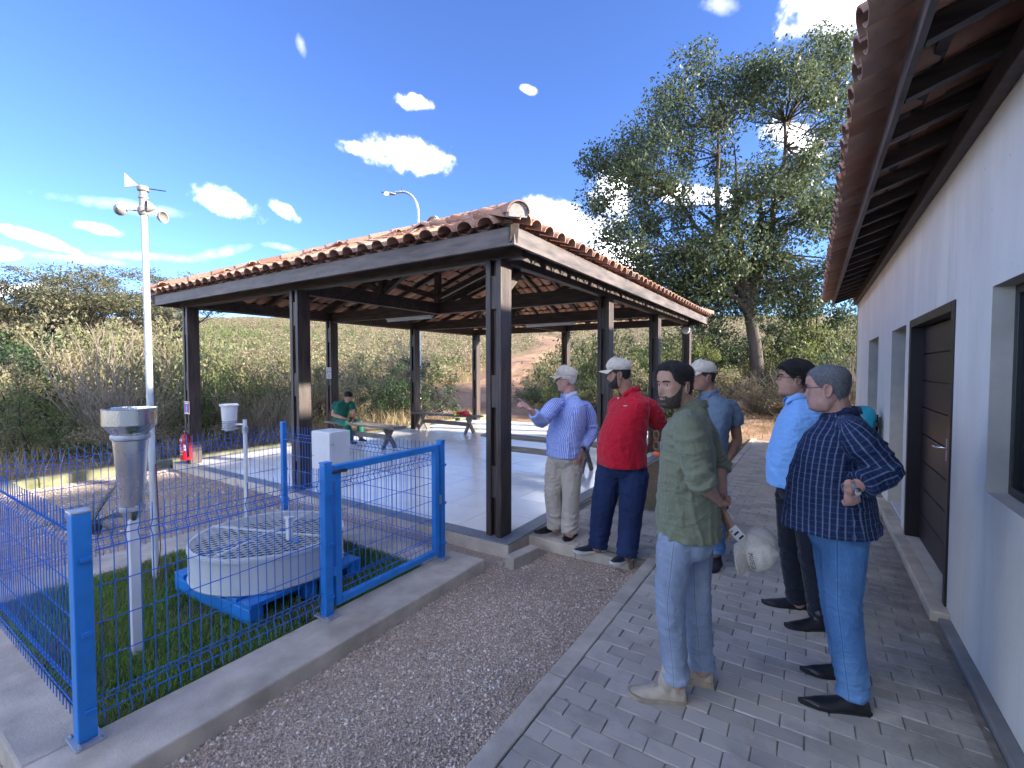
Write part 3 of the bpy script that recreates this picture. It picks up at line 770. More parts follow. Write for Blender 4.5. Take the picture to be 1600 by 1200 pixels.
MB().tube([(WX + .055, split + .062, 1.1), (WX + .005, split + .062, 1.1), (WX + .0, split + .08, 1.1), (WX + .0, split + .19, 1.095)], .009, 8).build('handle_lever', STEEL, fr, smooth=50)
# other two doors: deep set
for k, (ya, yb, za, zb) in enumerate(holes[1:3]):
    dr = MB().box(WX + TH - .01, WX + TH + .03, ya + .002, yb - .002, za + .004, zb - .002).build('door_panel', DOORW, bld)
    MB().box(WX + .03, WX + TH - .012, ya + .003, yb - .003, za - .03, za + .012).build('threshold', WPAINT, bld, bevel=.004)
# window
y0, y1, z0, z1 = holes[3]
wi = empty('window', (0, 0, 0)); wi.parent = bld
for (a, b, c, d) in ((y0, y0 + .05, z0, z1), (y1 - .05, y1, z0, z1), ((y0 + y1) / 2 - .03, (y0 + y1) / 2 + .03, z0 + .051, z1 - .051)):
    MB().box(WX + .085, WX + .14, a + .001, b - .001, c + .001, d - .001).build('window_frame', ALU, wi, bevel=.004)
for (c, d) in ((z0, z0 + .05), (z1 - .05, z1)):
    MB().box(WX + .083, WX + .142, y0 + .052, y1 - .052, c + .001, d - .001).build('window_frame', ALU, wi, bevel=.004)
for (a, b) in ((y0 + .05, (y0 + y1) / 2 - .03), ((y0 + y1) / 2 + .03, y1 - .05)):
    MB().box(WX + .108, WX + .114, a + .001, b - .001, z0 + .051, z1 - .051).build('window_pane', GLASSD, wi)
# ---- roof
brf = empty('roof', (0, 0, 0)); brf.parent = bld
PIT = R(19); ct, st_ = math.cos(PIT), math.sin(PIT)
EVX, EVZ = .36, 3.205           # batten plane over the fascia
up3 = Vector((ct, 0, st_)); lt = Vector((0, -1, 0)); nrm = lt.cross(up3).normalized()
if nrm.z < 0: nrm = -nrm; lt = -lt
def bp(s, y, n=0): return Vector((EVX, y, EVZ)) + up3 * s + nrm * n
BYE = BY1 + .02
MB().bar((EVX, BY0, 3.135), (EVX, BYE, 3.135), .03, .12).build('fascia_board', FASCIA, brf, bevel=.004)
MB().box(WX - .07, WX - .003, BY0, BYE, 3.07, 3.20).build('wall_plate', WOODX, brf, bevel=.004)
k = 0; y = BYE - .05
while y > -1.0:
    MB().bar(bp(.0, y, -.05), bp(4.2, y, -.05), .06, .09, (0, 0, 1)).build('rafter', WOODX, brf); y -= .52
for s in (.16, .54, .92, 1.3):
    a, b = bp(s, BY0, .02), bp(s, BYE, .02); MB().bar(a, b, .05, .03).build('batten', WOODX, brf)
def tmat(s0, y, lift):
    pos = bp(s0, y, lift); tl = R(1.6); yax = up3 * math.cos(tl) - nrm * math.sin(tl); zax = nrm * math.cos(tl) + up3 * math.sin(tl); xax = yax.cross(zax)
    return Matrix(((xax.x, yax.x, zax.x, pos.x), (xax.y, yax.y, zax.y, pos.y), (xax.z, yax.z, zax.z, pos.z), (0, 0, 0, 1)))
bf = MB(); y = BYE - .04; i = 0; random.seed(8); cnt = 0
while y > -3.2:
    for j in range(11):
        for kind in (0, 1):
            mw = tmat(-.185 + j * .38, y - (SP / 2 if kind else 0), .072 if kind == 0 else .066) @ Matrix.Rotation(random.gauss(0, .012), 4, 'Z') @ Matrix.Translation((random.gauss(0, .004), random.gauss(0, .008), 0))
            if j == 0 and y > .8 or (j == 1 and kind == 1 and y > .8):
                link('roof_tile' if kind == 0 else 'pan_tile', COVERM if kind == 0 else PANM, brf, mw); cnt += 1
            elif j < 3 or y > BYE - .6:
                q = COVER if kind == 0 else PAN; bf.add([mw @ Vector(p) for p in q.v], q.f)
    y -= SP
tag(bf.build('tile_field', CLAY, brf, smooth=50), kind='stuff')
sh = MB(); a, b, c, d = bp(1.0, BY0, .06), bp(1.0, BYE - .3, .06), bp(4.3, BYE - .3, .06), bp(4.3, BY0, .06); e = Vector((8.3, BYE - .3, 3.2)); f_ = Vector((8.3, BY0, 3.2))
sh.add([a, b, c, d, e, f_], [(0, 1, 2, 3), (3, 2, 4, 5)]); sh.build('roof_deck', CLAY, brf)

# ------------------------------------------------------------------ litter bin on the wall
bn = empty('litter_bin', (.62, 8.0, .3)); tag(bn, 'teal plastic litter bin with domed lid hung on a black bracket by the wall', 'litter bin')
bx, by = .60, 8.0
q = MB(); prof = [(-.19, .36), (.19, .36), (.225, .98), (-.225, .98)]
vs = []
for (zz, hw, hd) in ((.42, .15, .10), (.5, .16, .115), (1.0, .19, .14)):
    for k in range(16):
        a = 2 * math.pi * k / 16; cx, sy = math.cos(a), math.sin(a)
        vs.append((bx + hd * math.copysign(abs(cx) ** .5, cx), by + hw * math.copysign(abs(sy) ** .5, sy), zz))
fs = [(i * 16 + k, i * 16 + (k + 1) % 16, (i + 1) * 16 + (k + 1) % 16, (i + 1) * 16 + k) for i in range(2) for k in range(16)] + [tuple(reversed(range(16)))]
q.add(vs, fs); q.build('bin_body', TEAL, bn, smooth=50)
q = MB(); vs = []
for (zz, hw, hd) in ((1.0, .205, .15), (1.06, .2, .148), (1.13, .17, .12), (1.17, .11, .08), (1.18, .03, .02)):
    for k in range(16):
        a = 2 * math.pi * k / 16; cx, sy = math.cos(a), math.sin(a)
        vs.append((bx + hd * math.copysign(abs(cx) ** .6, cx), by + hw * math.copysign(abs(sy) ** .6, sy), zz))
fs = [(i * 16 + k, i * 16 + (k + 1) % 16, (i + 1) * 16 + (k + 1) % 16, (i + 1) * 16 + k) for i in range(4) for k in range(16)] + [tuple(range(64, 80)), tuple(reversed(range(16)))]
q.add(vs, fs); q.build('lid', TEAL, bn, smooth=60)
MB().box(.755, .785, by - .21, by - .17, .35, 1.05).box(.755, .785, by + .17, by + .21, .35, 1.05).box(.755, .785, by - .169, by + .169, .9, .95).build('bracket', BLACK, bn)
# ------------------------------------------------------------------ weather station plot: mesh fence
FXF, FXB, FYN, FYF = -2.765, -5.28, .69, 3.14
def vwire(h=1.03, folds=(.06, .14, .90, .98), z0=.03, amp=.028):
    """vertical wire with the stiffening folds at foot and head; local x across the fence"""
    pts = [(0, 0, z0)]
    for i in range(0, len(folds), 2):
        a, b = folds[i], folds[i + 1]; pts += [(0, 0, a), (amp, 0, (a + b) / 2), (0, 0, b)]
    pts.append((0, 0, h)); return pts
def mesh_wires(par, a, b, flip, h=1.03, z0=.03, folds=(.09, .17, .86, .94), pitch=.052, fr=0):
    a, b = Vector(a), Vector(b); d = b - a; L = d.length; d.normalize(); n = Vector((-d.y, d.x, 0)) * flip
    me = MB().tube(vwire(h, folds, z0), .0026, 5).mesh('vertical_wire', BLUE_W, smooth=60)
    ang = math.atan2(n.y, n.x); cnt = int(L / pitch); off = (L - cnt * pitch) / 2
    for i in range(cnt + 1):
        p = a + d * (off + i * pitch)
        link('vertical_wire', me, par, Matrix.Translation((p.x, p.y, 0)) @ Matrix.Rotation(ang, 4, 'Z'))
    zz = [folds[0], folds[1], (folds[0] + folds[1]) / 2]
    mid = [folds[1] + (folds[2] - folds[1]) * t for t in (.25, .5, .75)]
    hz = [(folds[0], 0), ((folds[0] + folds[1]) / 2, .028), (folds[1], 0)] + [(m, 0) for m in mid] + [(folds[2], 0), ((folds[2] + folds[3]) / 2, .028), (folds[3], 0)]
    for z, ofs in hz:
        q = n * (ofs + .0045); MB().tube([a + q + Vector((0, 0, z)), b + q + Vector((0, 0, z))], .003, 5).build('horizontal_wire', BLUE_W, par, smooth=60)
def fpost(par, x, y, h=1.05, s=.055):
    p = MB().box(x - s / 2, x + s / 2, y - s / 2, y + s / 2, .009, h).build('post', BLUE, par, bevel=.006)
    MB().box(x - s / 2 - .003, x + s / 2 + .003, y - s / 2 - .003, y + s / 2 + .003, h + .001, h + .012).build('post_cap', GALV if y < 1 else BLUE, p, bevel=.004)
    MB().box(x - .075, x + .075, y - .055, y + .055, .001, .009).build('base_plate', GALV, p, bevel=.002)
    for i in (-1, 1):
        for j in (-1, 1): MB().lathe([(.009, .0), (.009, .008), (.004, .009), (.004, .016)], 6, (x + i * .058, y + j * .038, .009)).build('anchor_bolt', GALV, p)
    for zz in (.14, .5, .84): MB().box(x + s / 2, x + s / 2 + .014, y - .012, y + .03, zz - .011, zz + .011).build('clip', BLUE, p, bevel=.003)
    return p
f1 = empty('mesh_fence', (FXF, 1.3, 0)); tag(f1, 'blue welded mesh fence panel along the gravel, left of the gate', 'fence')
fpost(f1, FXF, FYN, s=.07); mesh_wires(f1, (FXF, FYN + .05, 0), (FXF, 1.92, 0), 1)
f2 = empty('mesh_fence', (-4.0, FYN, 0)); tag(f2, 'blue welded mesh fence panel running off at the left edge', 'fence')
mesh_wires(f2, (FXF - .05, FYN, 0), (FXB + .04, FYN, 0), -1); fpost(f2, FXB, FYN)
f3 = empty('mesh_fence', (FXB, 1.9, 0)); tag(f3, 'blue welded mesh fence panel on the far left side of the lawn', 'fence')
mesh_wires(f3, (FXB, FYN + .04, 0), (FXB, FYF - .04, 0), -1); fpost(f3, FXB, FYF + .03)
f4 = empty('mesh_fence', (-4.0, FYF, 0)); tag(f4, 'blue welded mesh fence panel between lawn and pavilion', 'fence')
mesh_wires(f4, (FXB + .04, FYF, 0), (FXF - .05, FYF, 0), 1)
# gate with its two posts
gt = empty('gate', (FXF, 2.5, 0)); tag(gt, 'blue framed mesh gate at the near corner of the fenced lawn', 'gate')
fpost(gt, FXF, 1.955, 1.05, .06); fpost(gt, FXF, 3.12, 1.05, .055)
ga, gb = 2.01, 3.075
fq = empty('gate_frame', (0, 0, 0)); fq.parent = gt
for (y0, y1, z0, z1) in ((ga, ga + .05, .05, 1.03), (gb - .05, gb, .05, 1.03), (ga + .051, gb - .051, .98, 1.029), (ga + .051, gb - .051, .051, .10)):
    MB().box(FXF - .025, FXF + .025, y0, y1, z0, z1).build('frame_bar', BLUE, fq, bevel=.005)
mesh_wires(gt, (FXF, ga + .06, 0), (FXF, gb - .06, 0), 1, .978, .102, (.15, .22, .86, .93))
for zz in (.3, .95): MB().tube([(FXF + .02, 1.997, zz - .03), (FXF + .02, 1.997, zz + .03)], .014, 8).build('hinge', BLUE, gt, smooth=50)
MB().box(FXF - .02, FXF + .034, gb + .002, gb + .016, .5, .58).build('latch', GALV, gt)
MB().tube([(FXF + .03, 1.985, .985), (FXF + .035, 2.06, .99), (FXF + .03, 2.1, .985)], .012, 6).build('tie', BLACK, gt, smooth=50)

# ------------------------------------------------------------------ lawn grass
def blades(name, n, xs, ys, zf, hmin, hmax, wid, lean, m, dens=None, curve=.4):
    x = RNG.uniform(xs[0], xs[1], n); y = RNG.uniform(ys[0], ys[1], n)
    if dens is not None:
        k = RNG.uniform(size=n) < dens(x, y); x, y = x[k], y[k]; n = len(x)
    z = np.array([zf(a, b) for a, b in zip(x, y)])
    h = RNG.uniform(hmin, hmax, n); a = RNG.uniform(0, 2 * np.pi, n); w = wid * RNG.uniform(.6, 1.3, n)
    ln = RNG.uniform(.2, 1, n) * lean * h; b = a + RNG.normal(0, .9, n)
    sx, sy = np.cos(a + np.pi / 2) * w, np.sin(a + np.pi / 2) * w; dx, dy = np.cos(b) * ln, np.sin(b) * ln
    P = np.zeros((n, 5, 3))
    P[:, 0] = np.stack([x - sx, y - sy, z - .005], 1); P[:, 1] = np.stack([x + sx, y + sy, z - .005], 1)
    P[:, 2] = np.stack([x + sx * .8 + dx * curve, y + sy * .8 + dy * curve, z + h * .6], 1); P[:, 3] = np.stack([x - sx * .8 + dx * curve, y - sy * .8 + dy * curve, z + h * .6], 1)
    P[:, 4] = np.stack([x + dx, y + dy, z + h * (1 - .25 * (ln / np.maximum(h, 1e-4)) ** 2)], 1)
    t = np.array([(0, 1, 2), (0, 2, 3), (3, 2, 4)]); Fc = t[None] + (np.arange(n) * 5)[:, None, None]
    return link(name, np_mesh(name, P.reshape(-1, 3), Fc.reshape(-1, 3), m))
def leafm(name, a, b, trans=.35, rough=.55, c=None, patch=.0):
    g = G(name); isl = g.n('ShaderNodeNewGeometry').outputs['Random Per Island']; w = g.vec('World')
    col = g.mix(isl, tuple(a) + (1,), tuple(b) + (1,))
    if c is not None: col = g.mix(g.math('MULTIPLY', g.ramp(g.noise(w, patch or .7, 4), .45, .65), .75), col, tuple(c) + (1,))
    d = g.n('ShaderNodeBsdfPrincipled'); g.put(d.inputs['Base Color'], col); d.inputs['Roughness'].default_value = rough; d.inputs['Specular IOR Level'].default_value = .35
    t = g.n('ShaderNodeBsdfTranslucent'); hs_ = g.n('ShaderNodeHueSaturation'); hs_.inputs['Value'].default_value = 1.25; hs_.inputs['Hue'].default_value = .485; g.l(col, hs_.inputs['Color']); g.l(hs_.outputs[0], t.inputs['Color'])
    ms = g.n('ShaderNodeMixShader'); ms.inputs[0].default_value = trans; g.l(d.outputs[0], ms.inputs[1]); g.l(t.outputs[0], ms.inputs[2]); g.l(ms.outputs[0], g.out.inputs['Surface'])
    return g.m
LAWN = leafm('lawn_grass', (.10, .21, .035), (.2, .33, .07), .3, .5, (.2, .19, .08), 2.2)
ld = lambda x, y: np.clip(.95 - 1.1 * np.exp(-((x + 3.63) ** 2 + (y - 2.02) ** 2) / .28) - .5 * np.exp(-((x + 4.45) ** 2 + (y - 1.5) ** 2) / .05) - .45 * (np.sin(x * 4.7) * np.sin(y * 5.3) > .75), .08, 1)
tag(blades('lawn_grass', 62000, (-4.93, -2.8), (.73, 2.94), lawn_z, .022, .07, .0022, .8, LAWN, ld), 'short green lawn grass inside the blue mesh fence', 'grass', kind='stuff')

# ------------------------------------------------------------------ evaporation pan on its pallet
pc = Vector((-3.655, 2.07, 0)); pr_ = .552
pan = empty('evaporation_pan', (pc.x, pc.y, .11)); tag(pan, 'round pale grey evaporation pan with mesh cover on a blue pallet', 'evaporation pan')
z0, z1 = .118, .368
MB().lathe([(pr_ - .012, z0 + .012), (pr_, z0), (pr_ + .006, z0 + .012), (pr_, z0 + .024), (pr_, z1 - .03), (pr_ + .008, z1 - .024), (pr_ + .009, z1 - .004), (pr_, z1), (pr_ - .008, z1 - .004), (pr_ - .008, z0 + .02)], 72, pc, closed=False).build('pan_wall', GPAINT, pan, smooth=35)
MB().lathe([(pr_ - .006, z0 + .016), (.001, z0 + .017)], 48, pc, closed=False).build('pan_bottom', GPAINT, pan)
WATER = G('pan_water'); WATER.bsdf((.012, .018, .012), .08, 0, .5, WATER.bump(WATER.noise(WATER.vec('World'), 9, 3), .05, .01)); WATER = WATER.m
MB().lathe([(pr_ - .0085, z1 - .06), (.001, z1 - .06)], 48, pc, closed=False).build('water', WATER, pan)
# cover: expanded mesh of slanting wires
zc = z1 + .004; n = 0
def chord(off, ang, rw, zoff, nm):
    if abs(off) >= pr_ - .004: return
    hl = math.sqrt((pr_ - .003) ** 2 - off * off); d = Vector((math.cos(ang), math.sin(ang), 0)); s = Vector((-d.y, d.x, 0))
    a, b = pc + s * off - d * hl, pc + s * off + d * hl
    MB().bar(a + Vector((0, 0, zc + zoff)), b + Vector((0, 0, zc + zoff)), rw, rw).build(nm, WPAINT, pan)
k = -pr_
while k < pr_:
    chord(k, R(48), .0046, .0, 'cover_wire'); k += .046
k = -pr_
while k < pr_:
    chord(k, R(100), .0046, .0047, 'cover_wire'); k += .046
chord(.0, R(20), .012, .009, 'cover_bar'); chord(.0, R(110), .012, .0085, 'cover_bar')
MB().lathe([(pr_ - .012, z1 + .001), (pr_ + .004, z1 + .001), (pr_ + .004, z1 + .012), (pr_ - .012, z1 + .012), (pr_ - .012, z1 + .001)], 72, pc, closed=False).build('cover_ring', WPAINT, pan, smooth=40)
# little level post on the rim
wp = pc + Vector((.30, -.02, 0))
MB().box(wp.x - .02, wp.x + .02, wp.y - .02, wp.y + .02, zc + .012, zc + .175).build('gauge_post', WPAINT, pan, bevel=.004)
MB().box(wp.x - .03, wp.x + .03, wp.y - .03, wp.y + .03, zc + .176, zc + .188).build('gauge_cap', WPAINT, pan, bevel=.004)
MB().box(wp.x - .015, wp.x + .13, wp.y - .016, wp.y + .016, zc + .014, zc + .022).build('gauge_arm', BLUE, pan, bevel=.002)
pal = empty('pallet', (pc.x, pc.y, -.03)); tag(pal, 'blue painted timber pallet under the evaporation pan', 'pallet')
pa = R(2); pu = Vector((math.cos(pa), math.sin(pa), 0)); pw = Vector((-pu.y, pu.x, 0))
for k in (-1, 0, 1): MB().obox(pc + pw * .42 * k + Vector((0, 0, .025)), pu * .51, pw * .05, Vector((0, 0, .053))).build('bearer', BLUE, pal, bevel=.006)
for k in range(6): MB().obox(pc + pu * (-.45 + k * .18) + Vector((0, 0, .096)), pu * .07, pw * .465, Vector((0, 0, .0165))).build('deck_board', BLUE, pal, bevel=.004)

# ------------------------------------------------------------------ stainless rain gauge
gp = Vector((-3.43, 1.10, -.035)); rg = empty('rain_gauge', gp); tag(rg, 'stainless steel rain gauge with wide funnel on a white square post', 'rain gauge')
def L_(prof, nm, m, n=40): return MB().lathe(prof, n, (gp.x, gp.y, 0), closed=False).build(nm, m, rg, smooth=30)
MB().box(gp.x - .026, gp.x + .026, gp.y - .026, gp.y + .026, -.05, .80).build('post', WPAINT, rg, bevel=.005)
L_([(.02, .775), (.03, .79), (.05, .835), (.054, .845), (.05, .845), (.02, .81)], 'spout', STEEL)
L_([(.05, .846), (.063, .847), (.065, .858), (.063, .872), (.05, .873)], 'lower_ring', GALV)
L_([(.056, .874), (.058, .874), (.06, .88), (.087, 1.27), (.084, 1.274)], 'body', STEEL)
L_([(.084, 1.275), (.095, 1.276), (.098, 1.29), (.095, 1.305), (.086, 1.306)], 'upper_ring', GALV)
L_([(.088, 1.307), (.092, 1.312), (.129, 1.362), (.128, 1.364), (.086, 1.314)], 'funnel', STEEL)
L_([(.129, 1.365), (.133, 1.364), (.133, 1.456), (.1355, 1.460), (.130, 1.461), (.128, 1.456), (.128, 1.368)], 'collar', STEEL)
L_([(.128, 1.367), (.03, 1.325), (.001, 1.322)], 'inner_cone', STEEL)
# ------------------------------------------------------------------ anemometer mast
mp_ = Vector((-4.54, 1.60, -.035)); an = empty('anemometer_mast', mp_); tag(an, 'tall slim white mast with wind vane and three cup anemometer', 'anemometer')
tx = .035     # the mast leans very slightly
top = Vector((mp_.x - .02, mp_.y - .01, 2.95))
MB().tube([mp_, mp_.lerp(top, .5), top], [.024, .024, .023], 14).build('mast', GPAINT, an, smooth=50)
for t in (.62, .73): q = mp_.lerp(top, t); MB().tube([q - Vector((0, 0, .012)), q + Vector((0, 0, .012))], .0255, 14).build('band', GALV, an, smooth=50)
ALUM = mat('weathered_grey_plastic', (.26, .25, .23), .5, .15, 12, .1)
MB().lathe([(.03, 2.93), (.04, 2.945), (.042, 2.985), (.03, 3.0), (.028, 3.06), (.034, 3.065), (.034, 3.08), (.026, 3.085), (.026, 3.12), (.04, 3.125), (.045, 3.15), (.03, 3.165), (.01, 3.17)], 20, (top.x, top.y, 0)).build('hub', ALUM, an, smooth=40)
for a, tilt in ((R(200), .0), (R(320), .03), (R(80), -.01)):
    d = RT * math.cos(a) + FH * math.sin(a); s = Vector((-d.y, d.x, 0)); c0 = Vector((top.x, top.y, 2.965))
    arm = MB().tube([c0 + d * .03, c0 + d * .135], .006, 6).build('cup_arm', ALUM, an, smooth=50)
    q = MB(); nseg, ms = 14, 6; vs = []; cc = c0 + d * .16
    for i in range(ms):
        t = i / (ms - 1); rr_ = .046 * (1 - t ** 1.6) + .002; off = .07 * t - .02
        for k in range(nseg): an_ = 2 * math.pi * k / nseg; vs.append(cc + s * off + (d * math.cos(an_) + Vector((0, 0, 1)) * math.sin(an_)) * rr_)
    for i in range(ms):
        t = i / (ms - 1); rr_ = .043 * (1 - t ** 1.6) + .001; off = .064 * t - .0195
        for k in range(nseg): an_ = 2 * math.pi * k / nseg; vs.append(cc + s * off + (d * math.cos(an_) + Vector((0, 0, 1)) * math.sin(an_)) * rr_)
    fs = []
    for b in (0, ms * nseg):
        for i in range(ms - 1):
            for k in range(nseg): k2 = (k + 1) % nseg; fs.append((b + i * nseg + k, b + i * nseg + k2, b + (i + 1) * nseg + k2, b + (i + 1) * nseg + k))
    fs += [(k, (k + 1) % nseg, ms * nseg + (k + 1) % nseg, ms * nseg + k) for k in range(nseg)]
    q.add(vs, fs); q.build('cup', ALUM, an, smooth=50)
vd = (RT * .98 + FH * .1).normalized(); c0 = Vector((top.x, top.y, 3.15))
MB().tube([c0, c0 + vd * .17 + Vector((0, 0, -.02))], .004, 6).build('vane_rod', BLACK, an)
u = Vector((0, 0, 1)); q = MB()
a, b, c = c0 - vd * .04 + u * .02, c0 - vd * .135 + u * .115, c0 - vd * .135 - u * .0
nv = vd.cross(u) * .003
q.add([a + nv, b + nv, c + nv, a - nv, b - nv, c - nv], [(0, 1, 2), (5, 4, 3), (0, 3, 4, 1), (1, 4, 5, 2), (2, 5, 3, 0)]); q.build('vane_fin', WPAINT, an)
MB().tube([mp_ + Vector((.03, 0, .03)), mp_ + Vector((.05, .02, .25)), mp_ + Vector((.02, .02, .6)), mp_ + Vector((.025, .01, .95))], .004, 5).build('cable', mat('red_cable', (.16, .03, .03), .5), an)
# ------------------------------------------------------------------ temperature shield on its pole
sp = Vector((-4.98, 2.57, -.035)); ts_ = empty('temperature_shield', sp); tag(ts_, 'white louvred temperature shield on a thin white pole', 'temperature shield')
MB().tube([sp, Vector((sp.x, sp.y, 1.16))], .02, 12).build('pole', WPAINT, ts_, smooth=50)
sd = (RT * -1).normalized(); sc_ = sp + sd * .16; sc_.z = 0
MB().tube([Vector((sp.x, sp.y, 1.11)), Vector((sc_.x, sc_.y, 1.11))], .012, 8).build('arm', WPAINT, ts_, smooth=50)
MB().tube([Vector((sp.x, sp.y, 1.02)), Vector((sp.x, sp.y, 1.09))], .03, 12).build('clamp', GALV, ts_, smooth=50)
MB().lathe([(.02, 1.15), (.068, 1.15), (.077, 1.30), (.06, 1.303)], 28, (sc_.x, sc_.y, 0)).build('screen_drum', WPAINT, ts_, smooth=40)
MB().lathe([(.05, 1.304), (.09, 1.304), (.092, 1.318), (.083, 1.325), (.03, 1.327)], 28, (sc_.x, sc_.y, 0)).build('lid', WPAINT, ts_, smooth=40)
for k in range(5):
    z = 1.06 + k * .018; MB().lathe([(.04, z + .008), (.07, z), (.072, z + .004), (.04, z + .013)], 28, (sc_.x, sc_.y, 0), closed=False).build('louvre', WPAINT, ts_, smooth=40)
MB().lathe([(.03, 1.045), (.045, 1.045), (.045, 1.15), (.03, 1.15)], 16, (sc_.x, sc_.y, 0)).build('sensor_core', GALV, ts_)
# ------------------------------------------------------------------ white cabinet on a pedestal
cp = Vector((-3.86, 2.80, -.035)); cb = empty('logger_cabinet', cp); tag(cb, 'white steel logger cabinet on a pedestal behind the gate', 'cabinet')
MB().box(cp.x - .14, cp.x + .14, cp.y - .105, cp.y + .105, .74, 1.105).build('cabinet_body', WPAINT, cb, bevel=.006)
MB().box(cp.x - .137, cp.x + .137, cp.y - .122, cp.y - .107, .745, 1.10).build('cabinet_door', WPAINT, cb, bevel=.004)
MB().box(cp.x + .1405, cp.x + .15, cp.y - .1, cp.y - .085, .98, 1.0).build('hinge', GALV, cb)
MB().lathe([(.007, -.003), (.007, .003)], 10, (cp.x - .11, cp.y - .1235, .87)).build('lock', GALV, cb)
MB().box(cp.x - .075, cp.x + .075, cp.y - .05, cp.y + .05, -.04, .738).build('pedestal', WPAINT, cb, bevel=.005)

# ------------------------------------------------------------------ street lamp behind the pavilion
lp = Vector((-12.95, 13.4, hgt(-12.95, 13.4))); sl_ = empty('street_lamp', lp); tag(sl_, 'curved grey street lamp post behind the pavilion roof', 'street lamp')
pts = [lp, Vector((lp.x, lp.y, 4)), Vector((lp.x, lp.y, 7.7))]
dl = -RT
for k in range(1, 10):
    a = R(10 * k); pts.append(Vector((lp.x, lp.y, 7.7)) + dl * (.62 * (1 - math.cos(a))) + Vector((0, 0, .82 * math.sin(a))))
e0 = pts[-1]; pts.append(e0 + dl * .28 + Vector((0, 0, -.03)))
MB().tube(pts, [.085, .07] + [.05] * (len(pts) - 2), 12).build('pole', GALV, sl_, smooth=50)
hd_ = pts[-1]; q = MB(); q.ell((0, 0, 0), .30, .13, .055, 16, 8)
hb = q.build('lamp_head', GALV, None, smooth=60); hb.parent = sl_; hb.location = hd_ + dl * .25 + Vector((0, 0, -.03)) - lp; hb.rotation_euler = (0, R(10), YAW)
EM = G('lit_lamp_lens'); e_ = EM.n('ShaderNodeEmission'); e_.inputs[0].default_value = (1, .95, .8, 1); e_.inputs[1].default_value = 2.2; EM.l(e_.outputs[0], EM.out.inputs['Surface'])
q = MB(); q.ell((0, 0, 0), .1, .075, .05, 12, 6); le = q.build('lamp_lens', EM.m, None, smooth=60); le.parent = sl_; le.location = hb.location + dl * .06 + Vector((0, 0, -.03)) - FH * .05
MB().tube([e0 + Vector((0, 0, .04)), e0 + Vector((.0, 0, .16))], .02, 8).build('photocell', BLACK, sl_)
MB().lathe([(.16, 0), (.16, .02), (.09, .03), (.09, .12)], 12, lp).build('base_flange', GALV, sl_)

# ------------------------------------------------------------------ extinguisher and signs on the posts
ex = Vector((PX[0] + .13, PY[0] - .17, .12)); fe = empty('fire_extinguisher', ex); tag(fe, 'red fire extinguisher hung on the left front pavilion post', 'fire extinguisher')
MB().lathe([(.03, 0), (.082, .0), (.09, .015), (.09, .34), (.082, .39), (.05, .43), (.022, .445), (.022, .47)], 24, ex).build('cylinder', REDP, fe, smooth=40)
MB().lathe([(.015, .47), (.028, .475), (.028, .5), (.012, .505)], 12, ex).build('valve', GALV, fe, smooth=40)
MB().bar(ex + Vector((-.02, 0, .51)), ex + Vector((.09, 0, .545)), .02, .012).build('lever', BLACK, fe)
MB().tube([ex + Vector((.02, -.02, .485)), ex + Vector((.1, -.03, .44)), ex + Vector((.12, -.01, .25)), ex + Vector((.11, 0, .06))], .012, 8).build('hose', BLACK, fe, smooth=50)
PAPER = mat('printed_white_label', (.7, .68, .68), .6, .05, 6, 0)
def curved(z0, z1, a0, a1, r, nm, m):
    q = MB(); vs = []; n = 10
    for zz in (z0, z1):
        for k in range(n + 1): a = R(a0 + (a1 - a0) * k / n); vs.append(ex + Vector((r * math.cos(a), r * math.sin(a), zz)))
    q.add(vs, [(k, k + 1, n + 1 + k + 1, n + 1 + k) for k in range(n)]); return q.build(nm, m, fe)
curved(.33, .37, 262, 300, .0912, 'top_label', PAPER); curved(.06, .30, 225, 248, .0912, 'side_label', PAPER)
for k, (za, aa, ab) in enumerate(((.25, 256, 285), (.21, 256, 300), (.19, 256, 292), (.155, 256, 305), (.13, 256, 298), (.10, 256, 302))): curved(za, za + .012, aa, ab, .0913, 'label_line', PAPER)
tg = MB().box(ex.x + .1, ex.x + .17, ex.y - .08, ex.y - .075, .30, .40).build('hanging_tag', PAPER, None); tag(tg, 'small white inspection tag beside the red extinguisher', 'tag')
def sign(name, x, y, z, w, h, lab, cat): s = empty(name, (x, y, z)); tag(s, lab, cat); return s
sx, sy = PX[0] + .03, PY[0] - .1
s1 = sign('extinguisher_sign', sx, sy, .98, .2, .24, 'square red and white fire extinguisher sign on the left front post', 'sign')
MB().box(sx - .1, sx + .1, sy - .006, sy - .002, .9, 1.12).build('sign_plate', PAPER, s1)
SRED = mat('sign_red', (.4, .03, .07), .5, .05, 5, 0); SBLU = mat('sign_blue', (.05, .16, .55), .5, .05, 5, 0); SLB = mat('sign_pale_blue', (.25, .55, .75), .5, .05, 5, 0)
MB().box(sx - .09, sx + .09, sy - .0075, sy - .0065, .915, 1.105).build('red_field', SRED, s1)
MB().box(sx - .055, sx + .055, sy - .0095, sy - .008, .945, 1.06).build('blue_field', SBLU, s1)
MB().box(sx - .014, sx + .014, sy - .0115, sy - .01, .955, 1.02).box(sx - .008, sx + .02, sy - .0115, sy - .01, 1.022, 1.045).build('pictogram', SLB, s1)
MB().box(sx - .06, sx + .06, sy - .0095, sy - .008, 1.075, 1.095).box(sx - .05, sx + .05, sy - .0095, sy - .008, .92, .933).build('lettering_band', PAPER, s1)
sx, sy = PX[0] + .02, PY[1] - .1
s2 = sign('notice_sign', sx, sy, 1.55, .2, .26, 'small grey notice sign on the post behind the seated man', 'sign')
MB().box(sx - .085, sx + .085, sy - .006, sy - .002, 1.46, 1.71).build('sign_plate', PAPER, s2)
GREYP = mat('grey_print', (.2, .2, .24), .6, .1, 5, 0); LGREY = mat('pale_grey_print', (.42, .42, .45), .6, .05, 5, 0)
